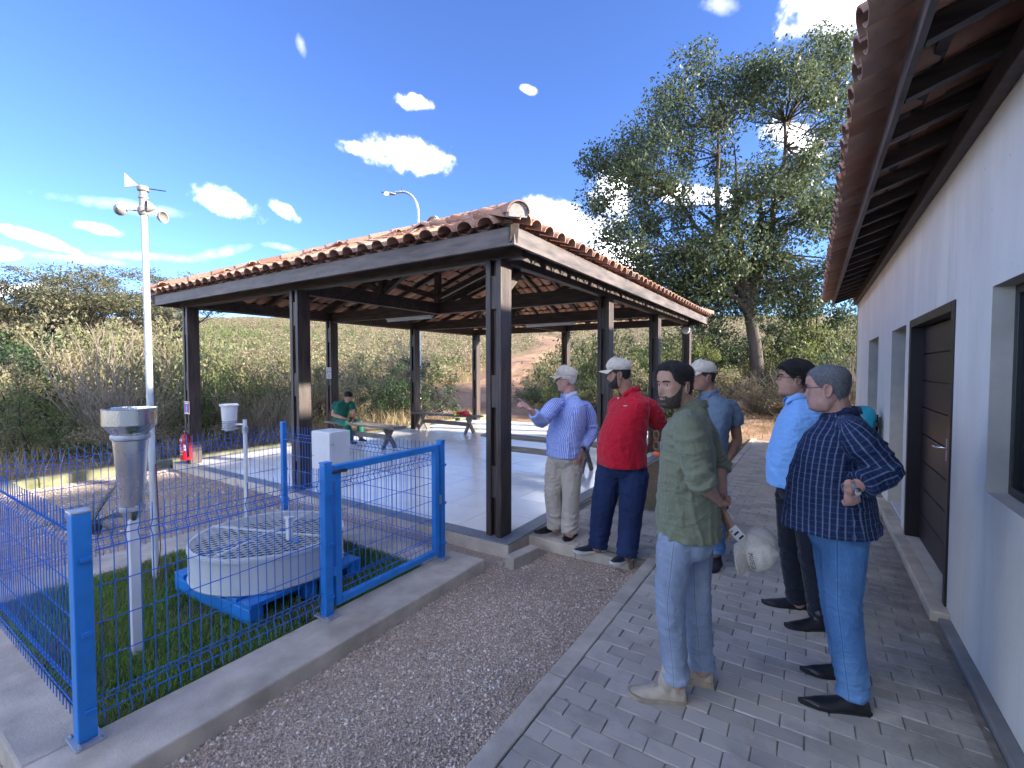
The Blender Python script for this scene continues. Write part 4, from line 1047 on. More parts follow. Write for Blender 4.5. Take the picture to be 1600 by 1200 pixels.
MB().box(sx - .078, sx + .078, sy - .0075, sy - .0065, 1.467, 1.655).build('grey_field', LGREY, s2)
MB().box(sx - .08, sx + .08, sy - .0075, sy - .0065, 1.665, 1.69).build('header_band', GREYP, s2)
MB().box(sx - .06, sx - .045, sy - .009, sy - .008, 1.57, 1.645).build('arrow_mark', BLACK, s2)
MB().box(sx + .035, sx + .062, sy - .009, sy - .008, 1.6, 1.635).build('square_mark', BLACK, s2)
MB().box(sx - .02, sx + .02, sy - .009, sy - .008, 1.605, 1.63).build('middle_mark', GREYP, s2)
for k in range(3): MB().box(sx - .03, sx + .06, sy - .009, sy - .008, 1.49 + k * .025, 1.5 + k * .025).build('text_line', GREYP, s2)

# ------------------------------------------------------------------ hat and cloth on the far bench
HATR = mat('red_felt', (.35, .015, .03), .8, .15, 9, .2); YEL = mat('yellow_green_cloth', (.55, .6, .03), .8, .1, 9, .2)
hp = Vector((-7.42, 9.33, .497)); ht = empty('red_hat', hp); tag(ht, 'soft red hat lying on the far bench', 'hat')
MB().lathe([(.14, .0), (.15, .012), (.1, .03), (.095, .07), (.07, .105), (.02, .115)], 18, hp).build('crown', HATR, ht, smooth=60)
MB().ell((hp.x - .14, hp.y - .05, hp.z + .05), .11, .09, .05, 12, 7).build('folded_part', HATR, ht, smooth=60)
yc_ = Vector((-7.62, 9.24, .497)); q = MB(); vs = []
for k in range(12): a = 2 * math.pi * k / 12; r_ = .085 + .03 * math.sin(k * 2.3); vs.append((yc_.x + r_ * math.cos(a) * 1.2, yc_.y + r_ * math.sin(a), yc_.z + .003))
for k in range(12): a = 2 * math.pi * k / 12; r_ = .05 + .02 * math.sin(k * 1.7); vs.append((yc_.x + r_ * math.cos(a), yc_.y + r_ * math.sin(a), yc_.z + .045 + .015 * math.sin(k * 2.9)))
q.add(vs, [tuple(range(12, 24)), tuple(reversed(range(12)))] + [(k, (k + 1) % 12, 12 + (k + 1) % 12, 12 + k) for k in range(12)])
tag(q.build('folded_cloth', YEL, None, smooth=60), 'crumpled yellow green cloth beside the red hat', 'cloth')
# ------------------------------------------------------------------ vegetation
def leaf_cloud(cent, rad, per, size, flat=.0, aspect=.5, rng=RNG):
    """rhombic leaves scattered in gaussian clumps -> verts, quads"""
    cent = np.asarray(cent, float); n = len(cent); rad = np.asarray(rad, float)
    if rad.ndim == 1: rad = np.repeat(rad[:, None], 3, 1)
    idx = np.repeat(np.arange(n), per); m = len(idx)
    d = rng.normal(size=(m, 3)); d /= np.linalg.norm(d, axis=1, keepdims=True) + 1e-9
    rr = rng.uniform(0, 1, m) ** .45
    P = cent[idx] + d * rr[:, None] * rad[idx]
    ax = rng.normal(size=(m, 3)); ax[:, 2] = ax[:, 2] * (1 - flat) - .25; ax /= np.linalg.norm(ax, axis=1, keepdims=True) + 1e-9
    nr = rng.normal(size=(m, 3)); nr[:, 2] += 1.0 + 2 * flat
    sd = np.cross(ax, nr); sd /= np.linalg.norm(sd, axis=1, keepdims=True) + 1e-9
    L = (size * rng.uniform(.6, 1.35, m))[:, None]
    V = np.stack([P, P + ax * L * .5 + sd * L * aspect * .5, P + ax * L, P + ax * L * .5 - sd * L * aspect * .5], 1)
    return V.reshape(-1, 3), np.arange(m * 4).reshape(-1, 4)
def limb(mb, a, b, r0, r1, bend, rnd, seg=5, n=6):
    a, b = Vector(a), Vector(b); L = (b - a).length
    o = Vector((rnd.gauss(0, 1), rnd.gauss(0, 1), rnd.gauss(0, .5))) * L * bend
    pts, rs = [], []
    for i in range(seg + 1):
        t = i / seg; pts.append(a.lerp(b, t) + o * math.sin(math.pi * t) + Vector((rnd.gauss(0, .02), rnd.gauss(0, .02), 0)) * L * t); rs.append(r0 + (r1 - r0) * t)
    mb.tube(pts, rs, n, caps=False); return pts
BARK = mat('grey_brown_bark', (.075, .06, .05), .9, .35, 5, .7, 22, .02, stretch=(2, 2, .5))
TWIG = mat('pale_dry_twigs', (.22, .185, .14), .85, .25, 6, .2, 40)
L_OLIVE = leafm('olive_leaves', (.13, .135, .07), (.27, .25, .14), .38, .6, (.32, .27, .17), .9)
L_GREEN = leafm('green_leaves', (.09, .125, .045), (.19, .23, .09), .38, .55, (.24, .22, .12), .8)
L_DARK = leafm('dark_green_leaves', (.025, .055, .025), (.065, .1, .04), .3, .5)
L_LIGHT = leafm('light_green_leaves', (.09, .13, .035), (.19, .22, .07), .4, .55, (.12, .13, .05), .8)
L_DRY = leafm('dry_brown_leaves', (.2, .165, .1), (.36, .3, .2), .35, .8, (.17, .17, .09), 1.0)
L_TREE = leafm('broadleaf_tree_leaves', (.045, .07, .035), (.11, .14, .07), .42, .45)
L_FINE = leafm('feathery_leaves', (.1, .11, .06), (.2, .19, .11), .35, .6)
STRAW = leafm('straw_grass', (.3, .23, .12), (.5, .41, .25), .3, .8, (.2, .19, .09), .5)

# ---- the big tree
def big_tree():
    rnd = random.Random(4); rng = np.random.default_rng(4)
    w = 17.5; b = at(1182, 600, w); base = Vector((b.x, b.y, hgt(b.x, b.y) - .1))
    t = empty('shade_tree', base); tag(t, 'large spreading broadleaf tree rising behind the pavilion and the path', 'tree')
    tr = MB()
    fork = at(1168, 468, w); mid = at(1180, 540, w)
    tr.tube([base, base.lerp(mid, .5) + Vector((.05, 0, 0)), mid, fork], [.30, .25, .22, .2], 12, caps=False)
    lobes = [((1150, 262, 17.5), (4.3, 3.6, 4.0), 66), ((1030, 225, 17.2), (1.9, 2.0, 1.7), 16), ((985, 300, 17.0), (1.7, 1.8, 1.9), 16), ((1240, 150, 17.8), (2.7, 2.4, 2.2), 24), ((1120, 150, 17.6), (2.2, 2.0, 1.7), 18),
             ((1000, 385, 16.8), (2.0, 2.0, 1.2), 16), ((1110, 420, 16.6), (2.3, 2.0, 1.0), 16), ((1270, 390, 17.2), (2.6, 2.2, 1.9), 26), ((1310, 260, 17.6), (2.0, 2.0, 2.6), 20), ((955, 240, 17.3), (.9, 1.0, .8), 5), ((1185, 335, 16.0), (2.6, 1.6, 1.8), 16), ((1180, 455, 18.5), (3.4, 2.0, 1.0), 20), ((1290, 450, 18), (2.2, 2, 1.2), 14), ((1035, 430, 17.2), (2.3, 1.8, .9), 16), ((1120, 470, 18), (2.2, 1.6, .9), 14)]
    cent, rad = [], []
    for (px, py, ww), (a, dd, h), n in lobes:
        c = at(px, py, ww)
        for k in range(n):
            v = Vector((rnd.gauss(0, 1), rnd.gauss(0, 1), rnd.gauss(0, 1))).normalized() * (rnd.uniform(.25, 1) ** .5)
            p = c + RT * v.x * a + FH * v.y * dd + Vector((0, 0, v.z * h)); cent.append(p); rad.append(rnd.uniform(.45, .95))
    mains = [at(x, y, ww) for x, y, ww in ((1095, 330, 17.2), (1150, 260, 17.6), (1200, 280, 17.4), (1245, 330, 17.2), (1050, 300, 17.0), (1230, 190, 17.8), (1130, 200, 17.5), (1060, 395, 16.8))]
    ml = []
    for m in mains:
        pts = limb(tr, fork - Vector((0, 0, rnd.uniform(0, .5))), m, rnd.uniform(.13, .18), .05, .06, rnd, 7, 8); ml += pts[2:]
    for p in cent:
        q = min(ml, key=lambda s: (s - p).length + abs(s.z - p.z + .6) * .3); limb(tr, q, p, .035, .008, .06, rnd, 4, 4)
    tr.build('trunk', BARK, t, smooth=60)
    V, Fq = leaf_cloud([tuple(p - base) for p in cent], rad, 330, .125, .0, .55, rng)
    me = np_mesh('crown', V, Fq, L_TREE); o = link('crown', me, t)
    return t
big_tree()

# ---- feathery flat-topped trees on the left skyline
def feather_tree(px, w, ytop, halfw, seed, label, ybase=640):
    rnd = random.Random(seed); rng = np.random.default_rng(seed)
    b = at(px, ybase, w); base = Vector((b.x, b.y, hgt(b.x, b.y) - .1)); topz = EYE - (ytop - 575) / F_PX * w; hw = halfw / F_PX * w
    t = empty('feathery_tree', base); tag(t, label, 'tree', 'flat topped trees on the left skyline')
    tr = MB(); H_ = topz - base.z; cent, rad = [], []
    fork = base + Vector((rnd.uniform(-.2, .2), 0, H_ * .35)); tr.tube([base, base.lerp(fork, .5) + Vector((.1, .05, 0)), fork], [.16, .13, .11], 7, caps=False)
    for k in range(11):
        a = rnd.uniform(0, 2 * math.pi); rr = hw * rnd.uniform(.35, 1); zz = H_ * rnd.uniform(.68, .93) * (1 - .12 * (rr / hw) ** 2)
        e = base + Vector((math.cos(a) * rr, math.sin(a) * rr, zz)); pts = limb(tr, fork, e, .07, .02, .08, rnd, 6, 5)
        for j in range(9):
            c = e + Vector((rnd.gauss(0, hw * .24), rnd.gauss(0, hw * .24), rnd.gauss(.1, .16))); cent.append(c); rad.append((rnd.uniform(.4, .8), rnd.uniform(.4, .8), rnd.uniform(.12, .24)))
            limb(tr, pts[rnd.randrange(3, 6)], c, .016, .005, .08, rnd, 3, 3)
    tr.build('trunk', BARK, t, smooth=60)
    V, Fq = leaf_cloud([tuple(p - base) for p in cent], rad, 170, .11, .5, .36, rng); link('crown', np_mesh('crown', V, Fq, L_FINE), t)
feather_tree(15, 17, 420, 105, 1, 'feathery flat topped tree on the skyline at the left edge')
feather_tree(95, 19, 418, 95, 2, 'feathery flat topped tree on the skyline left of the mast')
feather_tree(165, 17, 412, 95, 3, 'feathery flat topped tree straight behind the wind mast')
feather_tree(262, 22, 418, 80, 5, 'feathery flat topped tree on the skyline above the left roof corner')
feather_tree(-70, 20, 430, 90, 6, 'feathery flat topped tree just off the left edge')

# ---- shrub prototypes, about 1 m tall, copied and scaled
def shrub_proto(seed, m, n_c=46, per=95, size=.034, dome=.62, stem=BARK, bare=False):
    rnd = random.Random(seed); rng = np.random.default_rng(seed); st = MB(); cent, rad = [], []
    for k in range(n_c):
        a = rnd.uniform(0, 2 * math.pi); u = rnd.random() ** .5; r = dome * u * rnd.uniform(.8, 1.12); z = rnd.uniform(.12, 1.0) * (1 - .55 * u ** 2.2) + rnd.gauss(0, .05)
        c = Vector((math.cos(a) * r, math.sin(a) * r, max(.06, z - .08))); cent.append(tuple(c)); rad.append(rnd.uniform(.07, .17))
        if k % 2 == 0: limb(st, (rnd.gauss(0, .05), rnd.gauss(0, .05), -.03), c, .012, .004, .1, rnd, 4, 4)
    if bare:
        for k in range(70):
            a = rnd.uniform(0, 2 * math.pi); e = Vector((math.cos(a) * rnd.uniform(.1, .75), math.sin(a) * rnd.uniform(.1, .75), rnd.uniform(.5, 1.15)))
            p = limb(st, (rnd.gauss(0, .06), rnd.gauss(0, .06), -.03), e, .009, .0025, .06, rnd, 6, 4)
            for j in range(5):
                q = p[rnd.randrange(2, 6)]; limb(st, q, q + Vector((rnd.gauss(0, .12), rnd.gauss(0, .12), rnd.uniform(.05, .25))), .0035, .0012, .05, rnd, 3, 3)
    V, Fq = leaf_cloud(cent, rad, per, size, .1, .5, rng)
    return st.mesh('stems', stem, smooth=60), np_mesh('foliage', V, Fq, m)
PROT = {'olive': [shrub_proto(31, L_OLIVE), shrub_proto(32, L_OLIVE, 54, 85)], 'green': [shrub_proto(33, L_GREEN), shrub_proto(34, L_GREEN, 52, 95, .03)],
        'dark': [shrub_proto(35, L_DARK, 60, 110, .032)], 'light': [shrub_proto(36, L_LIGHT, 44, 90, .036), shrub_proto(37, L_LIGHT, 40, 80, .04)],
        'dry': [shrub_proto(38, L_DRY, 44, 70, .03, .66, TWIG, True)], 'bare': [shrub_proto(39, L_DRY, 26, 32, .022, .6, TWIG, True)]}
rs = random.Random(77)
def shrub(px, w, ytop, halfw, kind, label, group=None, name='shrub', ybase=650):
    b = at(px, ybase, w); z = hgt(b.x, b.y) - .06; topz = EYE - (ytop - 575) / F_PX * w; h = max(.4, topz - z); r = halfw / F_PX * w
    s = empty(name, (b.x, b.y, z)); s.rotation_euler = (0, 0, rs.uniform(0, 6.28)); s.scale = (r / .6, r / .6, h)
    tag(s, label, 'shrub', group); ms, mf = rs.choice(PROT[kind])
    for nm, me in (('stems', ms), ('foliage', mf)):
        o = bpy.data.objects.new(nm, me); COL.objects.link(o); o.parent = s
ORD = ('leftmost', 'second', 'third', 'fourth', 'fifth', 'sixth', 'seventh', 'eighth', 'ninth', 'tenth', 'eleventh', 'twelfth')
def row(items, group, what, where):
    """plant a thicket; each shrub is told apart by its colour and its place in the row"""
    words = {'olive': 'olive', 'green': 'mid green', 'dark': 'dark green', 'light': 'light green'}; seen = {}
    for px, w, yt, hw, k in sorted(items):
        n = seen.get(k, 0); seen[k] = n + 1
        lab = f'{ORD[n]} {words[k]} {what}, counting from the left, {where}' if n else f'leftmost {words[k]} {what} {where}'
        shrub(px, w, yt, hw, k, lab, group)
LG = 'shrubs of the thicket left of the pavilion'
row(((-90, 10.5, 560, 90, 'green'), (-20, 10.5, 545, 80, 'olive'), (25, 11.5, 500, 95, 'dark'), (62, 9.8, 590, 62, 'light'), (110, 11.5, 520, 80, 'olive'), (20, 9.6, 610, 60, 'green'), (225, 10.6, 560, 62, 'green'), (282, 11.4, 505, 70, 'green'),
                         (100, 13.5, 480, 95, 'olive'), (250, 14, 470, 85, 'olive'), (0, 14.5, 478, 95, 'dark'), (175, 15, 465, 85, 'green'), (-100, 13, 480, 95, 'olive'), (60, 15.5, 455, 85, 'olive'), (215, 16, 455, 80, 'olive'), (140, 12.5, 500, 70, 'olive'), (330, 15, 470, 70, 'green'), (130, 9.6, 620, 55, 'green')), LG, 'shrub', 'in the thicket beyond the gravel bed')
shrub(172, 10.4, 535, 78, 'bare', 'pale leafless shrub with upright twigs left of the rain gauge', None, 'bare_shrub')
shrub(205, 9.6, 590, 70, 'dry', 'brown half dry shrub just behind the rain gauge', None, 'dry_shrub')
BG = 'shrubs seen between the left pavilion posts'
row(((335, 12.2, 575, 52, 'green'), (375, 12.6, 562, 58, 'light'), (425, 13.4, 555, 58, 'green'), (470, 15, 535, 48, 'olive'), (505, 15.5, 530, 44, 'olive'), (395, 16, 525, 70, 'olive'), (330, 17, 515, 60, 'green'), (450, 17, 512, 60, 'olive'), (560, 18.5, 548, 50, 'olive'), (600, 21, 540, 50, 'green'), (545, 15.6, 585, 40, 'olive')), BG, 'shrub', 'seen between the left pavilion posts')
shrub(385, 11.6, 618, 55, 'dry', 'tangled dry brush behind the temperature shield', None, 'dry_shrub'); shrub(440, 11.8, 625, 45, 'bare', 'bare dry twigs beside the second pavilion post', None, 'bare_shrub')
shrub(655, 17.5, 545, 66, 'dark', 'dense dark green shrub beside the street lamp post', None, 'dark_shrub'); shrub(605, 16.6, 580, 44, 'dark', 'smaller dark green shrub left of the lamp post', None, 'dark_shrub')
shrub(838, 20.5, 580, 42, 'green', 'rounded green shrub at the bend of the dirt track', None); shrub(640, 22, 535, 40, 'bare', 'bare pale sapling on the slope behind the lamp post', None, 'bare_shrub')
RG = 'shrubs of the wood behind the path'
row(((900, 20, 500, 58, 'light'), (958, 19, 495, 60, 'light'), (1015, 18, 492, 60, 'green'), (1075, 17, 505, 60, 'light'), (1120, 19, 490, 70, 'dark'), (1215, 18, 500, 65, 'green'), (1262, 16.5, 490, 66, 'light'), (1320, 16, 480, 62, 'green'), (1385, 16.5, 480, 66, 'olive'), (1050, 15.2, 570, 55, 'dark'),
                         (945, 17, 570, 50, 'green'), (890, 17.5, 575, 50, 'green'), (1130, 15.6, 560, 60, 'olive'), (995, 16, 560, 52, 'olive'), (1440, 17, 470, 80, 'green'), (1180, 21, 480, 90, 'dark'), (1300, 21, 470, 90, 'olive'), (1060, 21, 480, 90, 'green'), (1240, 14.6, 560, 50, 'dark'), (1310, 14.4, 540, 55, 'dark'), (1292, 20, 425, 75, 'dark'), (1232, 22, 440, 70, 'green')), RG, 'shrub', 'in the wood behind the path')
for px, w, yt, lab in ((1180, 14.8, 585, 'brown dry bush at the foot of the large tree'), (1255, 13.9, 572, 'brown dry bush above the head of the man in sky blue'), (1335, 14.0, 560, 'brown dry bush next to the far wall corner')): shrub(px, w, yt, 58, 'dry', lab, 'dry bushes behind the people', 'dry_shrub')

# ---- far hillside scrub: one mass
def hillside():
    rng = np.random.default_rng(9); n = 5200
    w = 20 + 95 * rng.uniform(size=n) ** 1.25; tn = rng.uniform(-1.5, 1.25, n); lat = tn * w
    x = FH.x * w + RT.x * lat; y = FH.y * w + RT.y * lat
    tx_ = np.array([(q.x, q.y) for q in cv])
    d = np.min(np.hypot(x[:, None] - tx_[None, :, 0], y[:, None] - tx_[None, :, 1]), 1); k = d > 1.9; x, y, w = x[k], y[k], w[k]; n = len(x)
    z = np.array([hgt(a, b) for a, b in zip(x, y)]); s = .5 + 1.1 * rng.uniform(size=n) ** 1.5
    kind = (np.sin(x * .09 + 1) + np.sin(y * .07) + rng.normal(0, .7, n))
    for lo, hi, m, lab in ((-9, -.4, L_OLIVE, 'olive scrub covering the hillside behind the pavilion'), (-.4, .45, L_DRY, 'dry brown scrub covering the hillside behind the pavilion'), (.45, 9, L_GREEN, 'green scrub scattered over the far hillside')):
        q = (kind >= lo) & (kind < hi); c = np.stack([x[q], y[q], z[q] + s[q] * .42], 1); r = np.stack([s[q] * .85, s[q] * .85, s[q] * .55], 1)
        V, Fq = leaf_cloud(c, r, 54, .21, .1, .5, rng); tag(link('hillside_scrub', np_mesh('hillside_scrub', V, Fq, m)), lab, 'scrub', kind='stuff')
hillside()

# ---- dry grass
def hz(a, b): return hgt(a, b)
cl = lambda x, y: np.clip(.25 + 1.0 * (np.sin(x * 1.9 + .4 * y) * np.sin(y * 1.6 - .3 * x)), .05, 1)
tag(blades('dry_grass', 15000, (-16, -9.99), (-1.5, 13.5), hz, .15, .62, .006, .9, STRAW, cl), 'tall straw coloured grass beyond the low kerb on the left', 'grass', kind='stuff')
off_track = lambda x, y: np.where(np.min(np.hypot(x[:, None] - np.array([q.x for q in cv])[None], y[:, None] - np.array([q.y for q in cv])[None]), 1) > 1.5, cl(x, y), 0)
tag(blades('dry_grass', 15000, (-20, -3), (15.5, 28), hz, .18, .6, .009, .9, STRAW, off_track), 'dry grass on the slope behind the pavilion', 'grass', kind='stuff')
tag(blades('dry_grass', 9000, (-3.5, 5), (13.0, 17.5), hz, .06, .35, .006, 1.0, STRAW, cl), 'dry grass and litter at the end of the paved path', 'grass', kind='stuff')
# ---- young cycad in the gravel bed
cy = Vector((-6.55, 1.75, -.1)); cyd = empty('cycad', cy); tag(cyd, 'small dark green cycad in the gravel bed', 'plant')
CYC = leafm('cycad_leaf', (.015, .045, .02), (.03, .07, .03), .15, .4)
rc = random.Random(2)
for k, (az, el, ln) in enumerate(((160, 30, .5), (200, 12, .55), (75, 62, .55), (95, 50, .5), (330, 10, .5), (20, 18, .45), (260, 25, .4), (130, 70, .45), (355, 30, .4))):
    d = RT * math.cos(R(az)) + FH * math.sin(R(az)); q = MB(); pts = []
    for i in range(8):
        t = i / 7; pts.append(cy + Vector((0, 0, .12)) + d * (ln * t * math.cos(R(el))) + Vector((0, 0, ln * t * math.sin(R(el)) - .14 * t * t)))
    q.tube(pts, [.006 * (1 - .7 * i / 7) for i in range(8)], 5)
    sd_v = d.cross(Vector((0, 0, 1))).normalized()
    for i in range(1, 25):
        t = i / 25; p = pts[min(6, int(t * 7))].lerp(pts[min(7, int(t * 7) + 1)], (t * 7) % 1); ll = .13 * math.sin(math.pi * (.12 + .8 * t)) + .02
        for s_ in (-1, 1):
            tip = p + sd_v * s_ * ll * .85 + d * ll * .45 + Vector((0, 0, ll * .25)); q.add([p + d * .005, p - d * .005, tip], [(0, 1, 2)])
    q.build('frond', CYC, cyd)
MB().lathe([(.06, 0), (.075, .06), (.06, .12), (.02, .15)], 12, cy).build('stem', BARK, cyd, smooth=50)
# fallen leaf on the gravel
lf = at(938, 902, 3.72); q = MB(); q.add([(lf.x - .05, lf.y - .01, -.07), (lf.x - .01, lf.y + .035, -.055), (lf.x + .06, lf.y + .02, -.06), (lf.x + .01, lf.y - .03, -.05), (lf.x + .005, lf.y, -.068)], [(0, 3, 4), (3, 2, 4), (2, 1, 4), (1, 0, 4)])
tag(q.build('fallen_leaf', mat('dead_leaf', (.42, .34, .24), .8, .2, 20, .2), None), 'pale curled dead leaf on the gravel near the path kerb', 'leaf')
# ------------------------------------------------------------------ people
def V3(*a): return Vector(a)
class Body:
    """collects overlapping closed shells; one voxel remesh makes them a single continuous surface"""
    def __init__(s): s.m = MB()
    def limb(s, pts, rad, n=14, el=None):
        """tapered limb with round ends; el = (axis vector, factor) flattens or widens the section"""
        pts = [Vector(p) for p in pts]; m = len(pts); P, Rr = [], []
        t0 = (pts[1] - pts[0]).normalized(); t1 = (pts[-1] - pts[-2]).normalized()
        for a in (80, 55, 30): P.append(pts[0] - t0 * rad[0] * math.sin(R(a))); Rr.append(rad[0] * math.cos(R(a)))
        for i in range(m):
            P.append(pts[i]); Rr.append(rad[i])
            if i < m - 1:
                for k in (1, 2, 3): P.append(pts[i].lerp(pts[i + 1], k / 4)); Rr.append(rad[i] + (rad[i + 1] - rad[i]) * k / 4)
        for a in (30, 55, 80): P.append(pts[-1] + t1 * rad[-1] * math.sin(R(a))); Rr.append(rad[-1] * math.cos(R(a)))
        b = len(s.m.v); s.m.tube(P, Rr, n)
        if el:
            ax = Vector(el[0]).normalized(); per = n
            for i, c in enumerate(P):
                for k in range(per):
                    v = Vector(s.m.v[b + i * per + k]) - c; v += ax * v.dot(ax) * (el[1] - 1); s.m.v[b + i * per + k] = tuple(c + v)
        return s
    def loft(s, rings, n=28, ex=.85):
        """rings: (centre, lateral vector * half width, forward vector * front half depth, back half depth)"""
        b = len(s.m.v)
        for c, lv, fv, bk in rings:
            for k in range(n):
                a = 2 * math.pi * k / n; ca, sa = math.cos(a), math.sin(a)
                ca = math.copysign(abs(ca) ** ex, ca); sa = math.copysign(abs(sa) ** ex, sa)
                s.m.v.append(tuple(Vector(c) + Vector(lv) * ca + Vector(fv) * (sa if sa > 0 else sa * bk)))
        for i in range(len(rings) - 1):
            for k in range(n): k2 = (k + 1) % n; s.m.f.append((b + i * n + k, b + i * n + k2, b + (i + 1) * n + k2, b + (i + 1) * n + k))
        s.m.f.append(tuple(b + k for k in reversed(range(n)))); s.m.f.append(tuple(b + (len(rings) - 1) * n + k for k in range(n)))
        return s
    def ell(s, c, ax, ay, az, n=18, m=12):
        q = MB(); q.ell((0, 0, 0), 1, 1, 1, n, m); c, ax, ay, az = map(Vector, (c, ax, ay, az))
        s.m.add([c + ax * x + ay * y + az * z for x, y, z in q.v], q.f); return s
    def grid(s, P, wrap=True):
        """P[i][k] closed rings, capped"""
        b = len(s.m.v); n = len(P[0])
        for r in P: s.m.v += [tuple(p) for p in r]
        for i in range(len(P) - 1):
            for k in range(n): k2 = (k + 1) % n; s.m.f.append((b + i * n + k, b + i * n + k2, b + (i + 1) * n + k2, b + (i + 1) * n + k))
        s.m.f.append(tuple(b + k for k in reversed(range(n)))); s.m.f.append(tuple(b + (len(P) - 1) * n + k for k in range(n))); return s
def smooth_co(co, ed, it, lam=.5):
    n = len(co); deg = np.bincount(ed.ravel(), minlength=n).astype(float); deg[deg == 0] = 1
    for k in range(it):
        acc = np.zeros_like(co)
        for c in range(3): acc[:, c] = np.bincount(ed[:, 0], co[ed[:, 1], c], n) + np.bincount(ed[:, 1], co[ed[:, 0], c], n)
        f = lam if k % 2 == 0 else -lam * .92
        co = co + f * (acc / deg[:, None] - co)
    return co
def remesh(b, name, voxel, it=6, mtl=None, parent=None, disp=None, uv=None):
    """join the shells, smooth them, push folds in; returns the object under parent"""
    tmp = b.m.mesh('tmp'); o = bpy.data.objects.new('tmp', tmp); COL.objects.link(o)
    md = o.modifiers.new('r', 'REMESH'); md.mode = 'VOXEL'; md.voxel_size = voxel; md.adaptivity = 0
    dg = bpy.context.evaluated_depsgraph_get(); ev = o.evaluated_get(dg); me = bpy.data.meshes.new_from_object(ev, depsgraph=dg)
    bpy.data.objects.remove(o); bpy.data.meshes.remove(tmp)
    n = len(me.vertices); co = np.empty(n * 3); me.vertices.foreach_get('co', co); co = co.reshape(-1, 3)
    ed = np.empty(len(me.edges) * 2, np.int32); me.edges.foreach_get('vertices', ed); ed = ed.reshape(-1, 2)
    co = smooth_co(co, ed, it)
    if disp is not None:
        me.vertices.foreach_set('co', co.ravel()); me.update()
        nr = np.empty(n * 3, np.float32); me.vertex_normals.foreach_get('vector', nr); nr = nr.reshape(-1, 3)
        hz_ = nr.copy(); hz_[:, 2] *= .25; co = co + hz_ * disp(co, nr)[:, None]
        co = smooth_co(co, ed, 2, .4)
    base = wloc(parent) if parent is not None else Vector((0, 0, 0))
    if uv is not None:
        u = uv(co); at_ = me.attributes.new('pattern', 'FLOAT_VECTOR', 'POINT'); at_.data.foreach_set('vector', u.astype(np.float32).ravel())
    me.vertices.foreach_set('co', (co - np.array(base)).ravel()); me.polygons.foreach_set('use_smooth', np.ones(len(me.polygons), bool))
    me.name = name; me.materials.clear()
    if mtl: me.materials.append(mtl)
    me.update(); return link(name, me, parent)
def folds(amp, seed=0., spots=(), drape=(), base=.3):
    """cloth folds. spots: (x, y, z, radius, gain) where the cloth bunches across; drape: the same, where it hangs in vertical pleats"""
    def ridge(v): return max(0., 1 - abs(v) * 2.6) ** 1.5
    def f(co, nr):
        n = len(co); gs = np.full(n, base); gd = np.full(n, .25)
        for (x, y, z, r, k) in spots: gs += k * np.exp(-((co[:, 0] - x) ** 2 + (co[:, 1] - y) ** 2 + (co[:, 2] - z) ** 2) / (r * r))
        for (x, y, z, r, k) in drape: gd += k * np.exp(-((co[:, 0] - x) ** 2 + (co[:, 1] - y) ** 2 + (co[:, 2] - z) ** 2) / (r * r))
        d = np.empty(n)
        for i, (x, y, z) in enumerate(co):
            wv = mnoise.noise(Vector((x * 3.1 + seed, y * 3.1, z * 3.1))) * .9
            a = ridge(mnoise.noise(Vector((x * 4.5 + seed, y * 4.5 + wv, z * 17 + wv * 2.4)))) + .45 * ridge(mnoise.noise(Vector((x * 9, y * 9 + seed, z * 30 + wv * 3))))
            c = ridge(mnoise.noise(Vector((x * 13 + wv, y * 13 + seed, z * 3.2 + wv))))
            d[i] = gs[i] * (a - .45) + gd[i] * (c - .35)
        return amp * d
    return f
# ---- head
HZ = [-.120, -.114, -.098, -.078, -.058, -.036, -.010, .012, .032, .056, .076, .095, .108, .1155]
HF = [.046, .066, .083, .083, .085, .081, .083, .082, .089, .088, .079, .060, .036, .006]
HB = [-.01, .012, .028, .046, .066, .080, .091, .097, .100, .101, .094, .076, .050, .006]
HW = [.022, .040, .053, .060, .065, .069, .0725, .0745, .076, .0755, .070, .056, .036, .006]
def hprof(z):
    return np.interp(z, HZ, HF), np.interp(z, HZ, HB), np.interp(z, HZ, HW)
def head_point(z, a, off=0., o=None):
    """surface of the head: z height, a angle from the face; off pushes outwards"""
    o = o or {}
    xf, xb, w = hprof(z); ca, sa = math.cos(a), math.sin(a)
    w *= o.get('wide', 1.); jw = o.get('jaw', 1.)
    if z < -.03: w *= 1 + (jw - 1) * min(1, (-.03 - z) / .05)
    if ca > 0: x = xf * ca ** .92
    else: x = -xb * abs(ca) ** .95
    y = w * math.copysign(abs(sa) ** .9, sa)
    if ca > 0:
        gx = 0
        if -.05 < z < .02:
            hN = np.interp(z, [-.050, -.042, -.034, -.022, .0, .018], [0, .016, .027, .024, .011, .0]) * o.get('nose', 1.); sg = np.interp(z, [-.05, -.036, .015], [.0135, .0125, .0075]); gx += hN * math.exp(-(y / sg) ** 2)
        gx -= .011 * math.exp(-((abs(y) - .031) / .014) ** 2 - ((z - .006) / .0105) ** 2)
        gx += .004 * math.exp(-((abs(y) - .028) / .02) ** 2 - ((z - .026) / .009) ** 2)
        gx += .0065 * math.exp(-(y / .022) ** 2 - ((z + .0575) / .006) ** 2) + .0065 * math.exp(-(y / .019) ** 2 - ((z + .0705) / .0065) ** 2) - .005 * math.exp(-(y / .024) ** 2 - ((z + .0640) / .003) ** 2)
        gx += .006 * math.exp(-(y / .022) ** 2 - ((z + .1) / .012) ** 2) - .004 * math.exp(-(y / .025) ** 2 - ((z + .084) / .007) ** 2)
        gx += .004 * math.exp(-((abs(y) - .044) / .018) ** 2 - ((z + .02) / .016) ** 2)
        x += gx * ca ** .5
    v = Vector((x, y, z))
    if off: n = Vector((x / .0085, y / .006, z / .0135)); n.normalize(); v = v + n * off
    return v
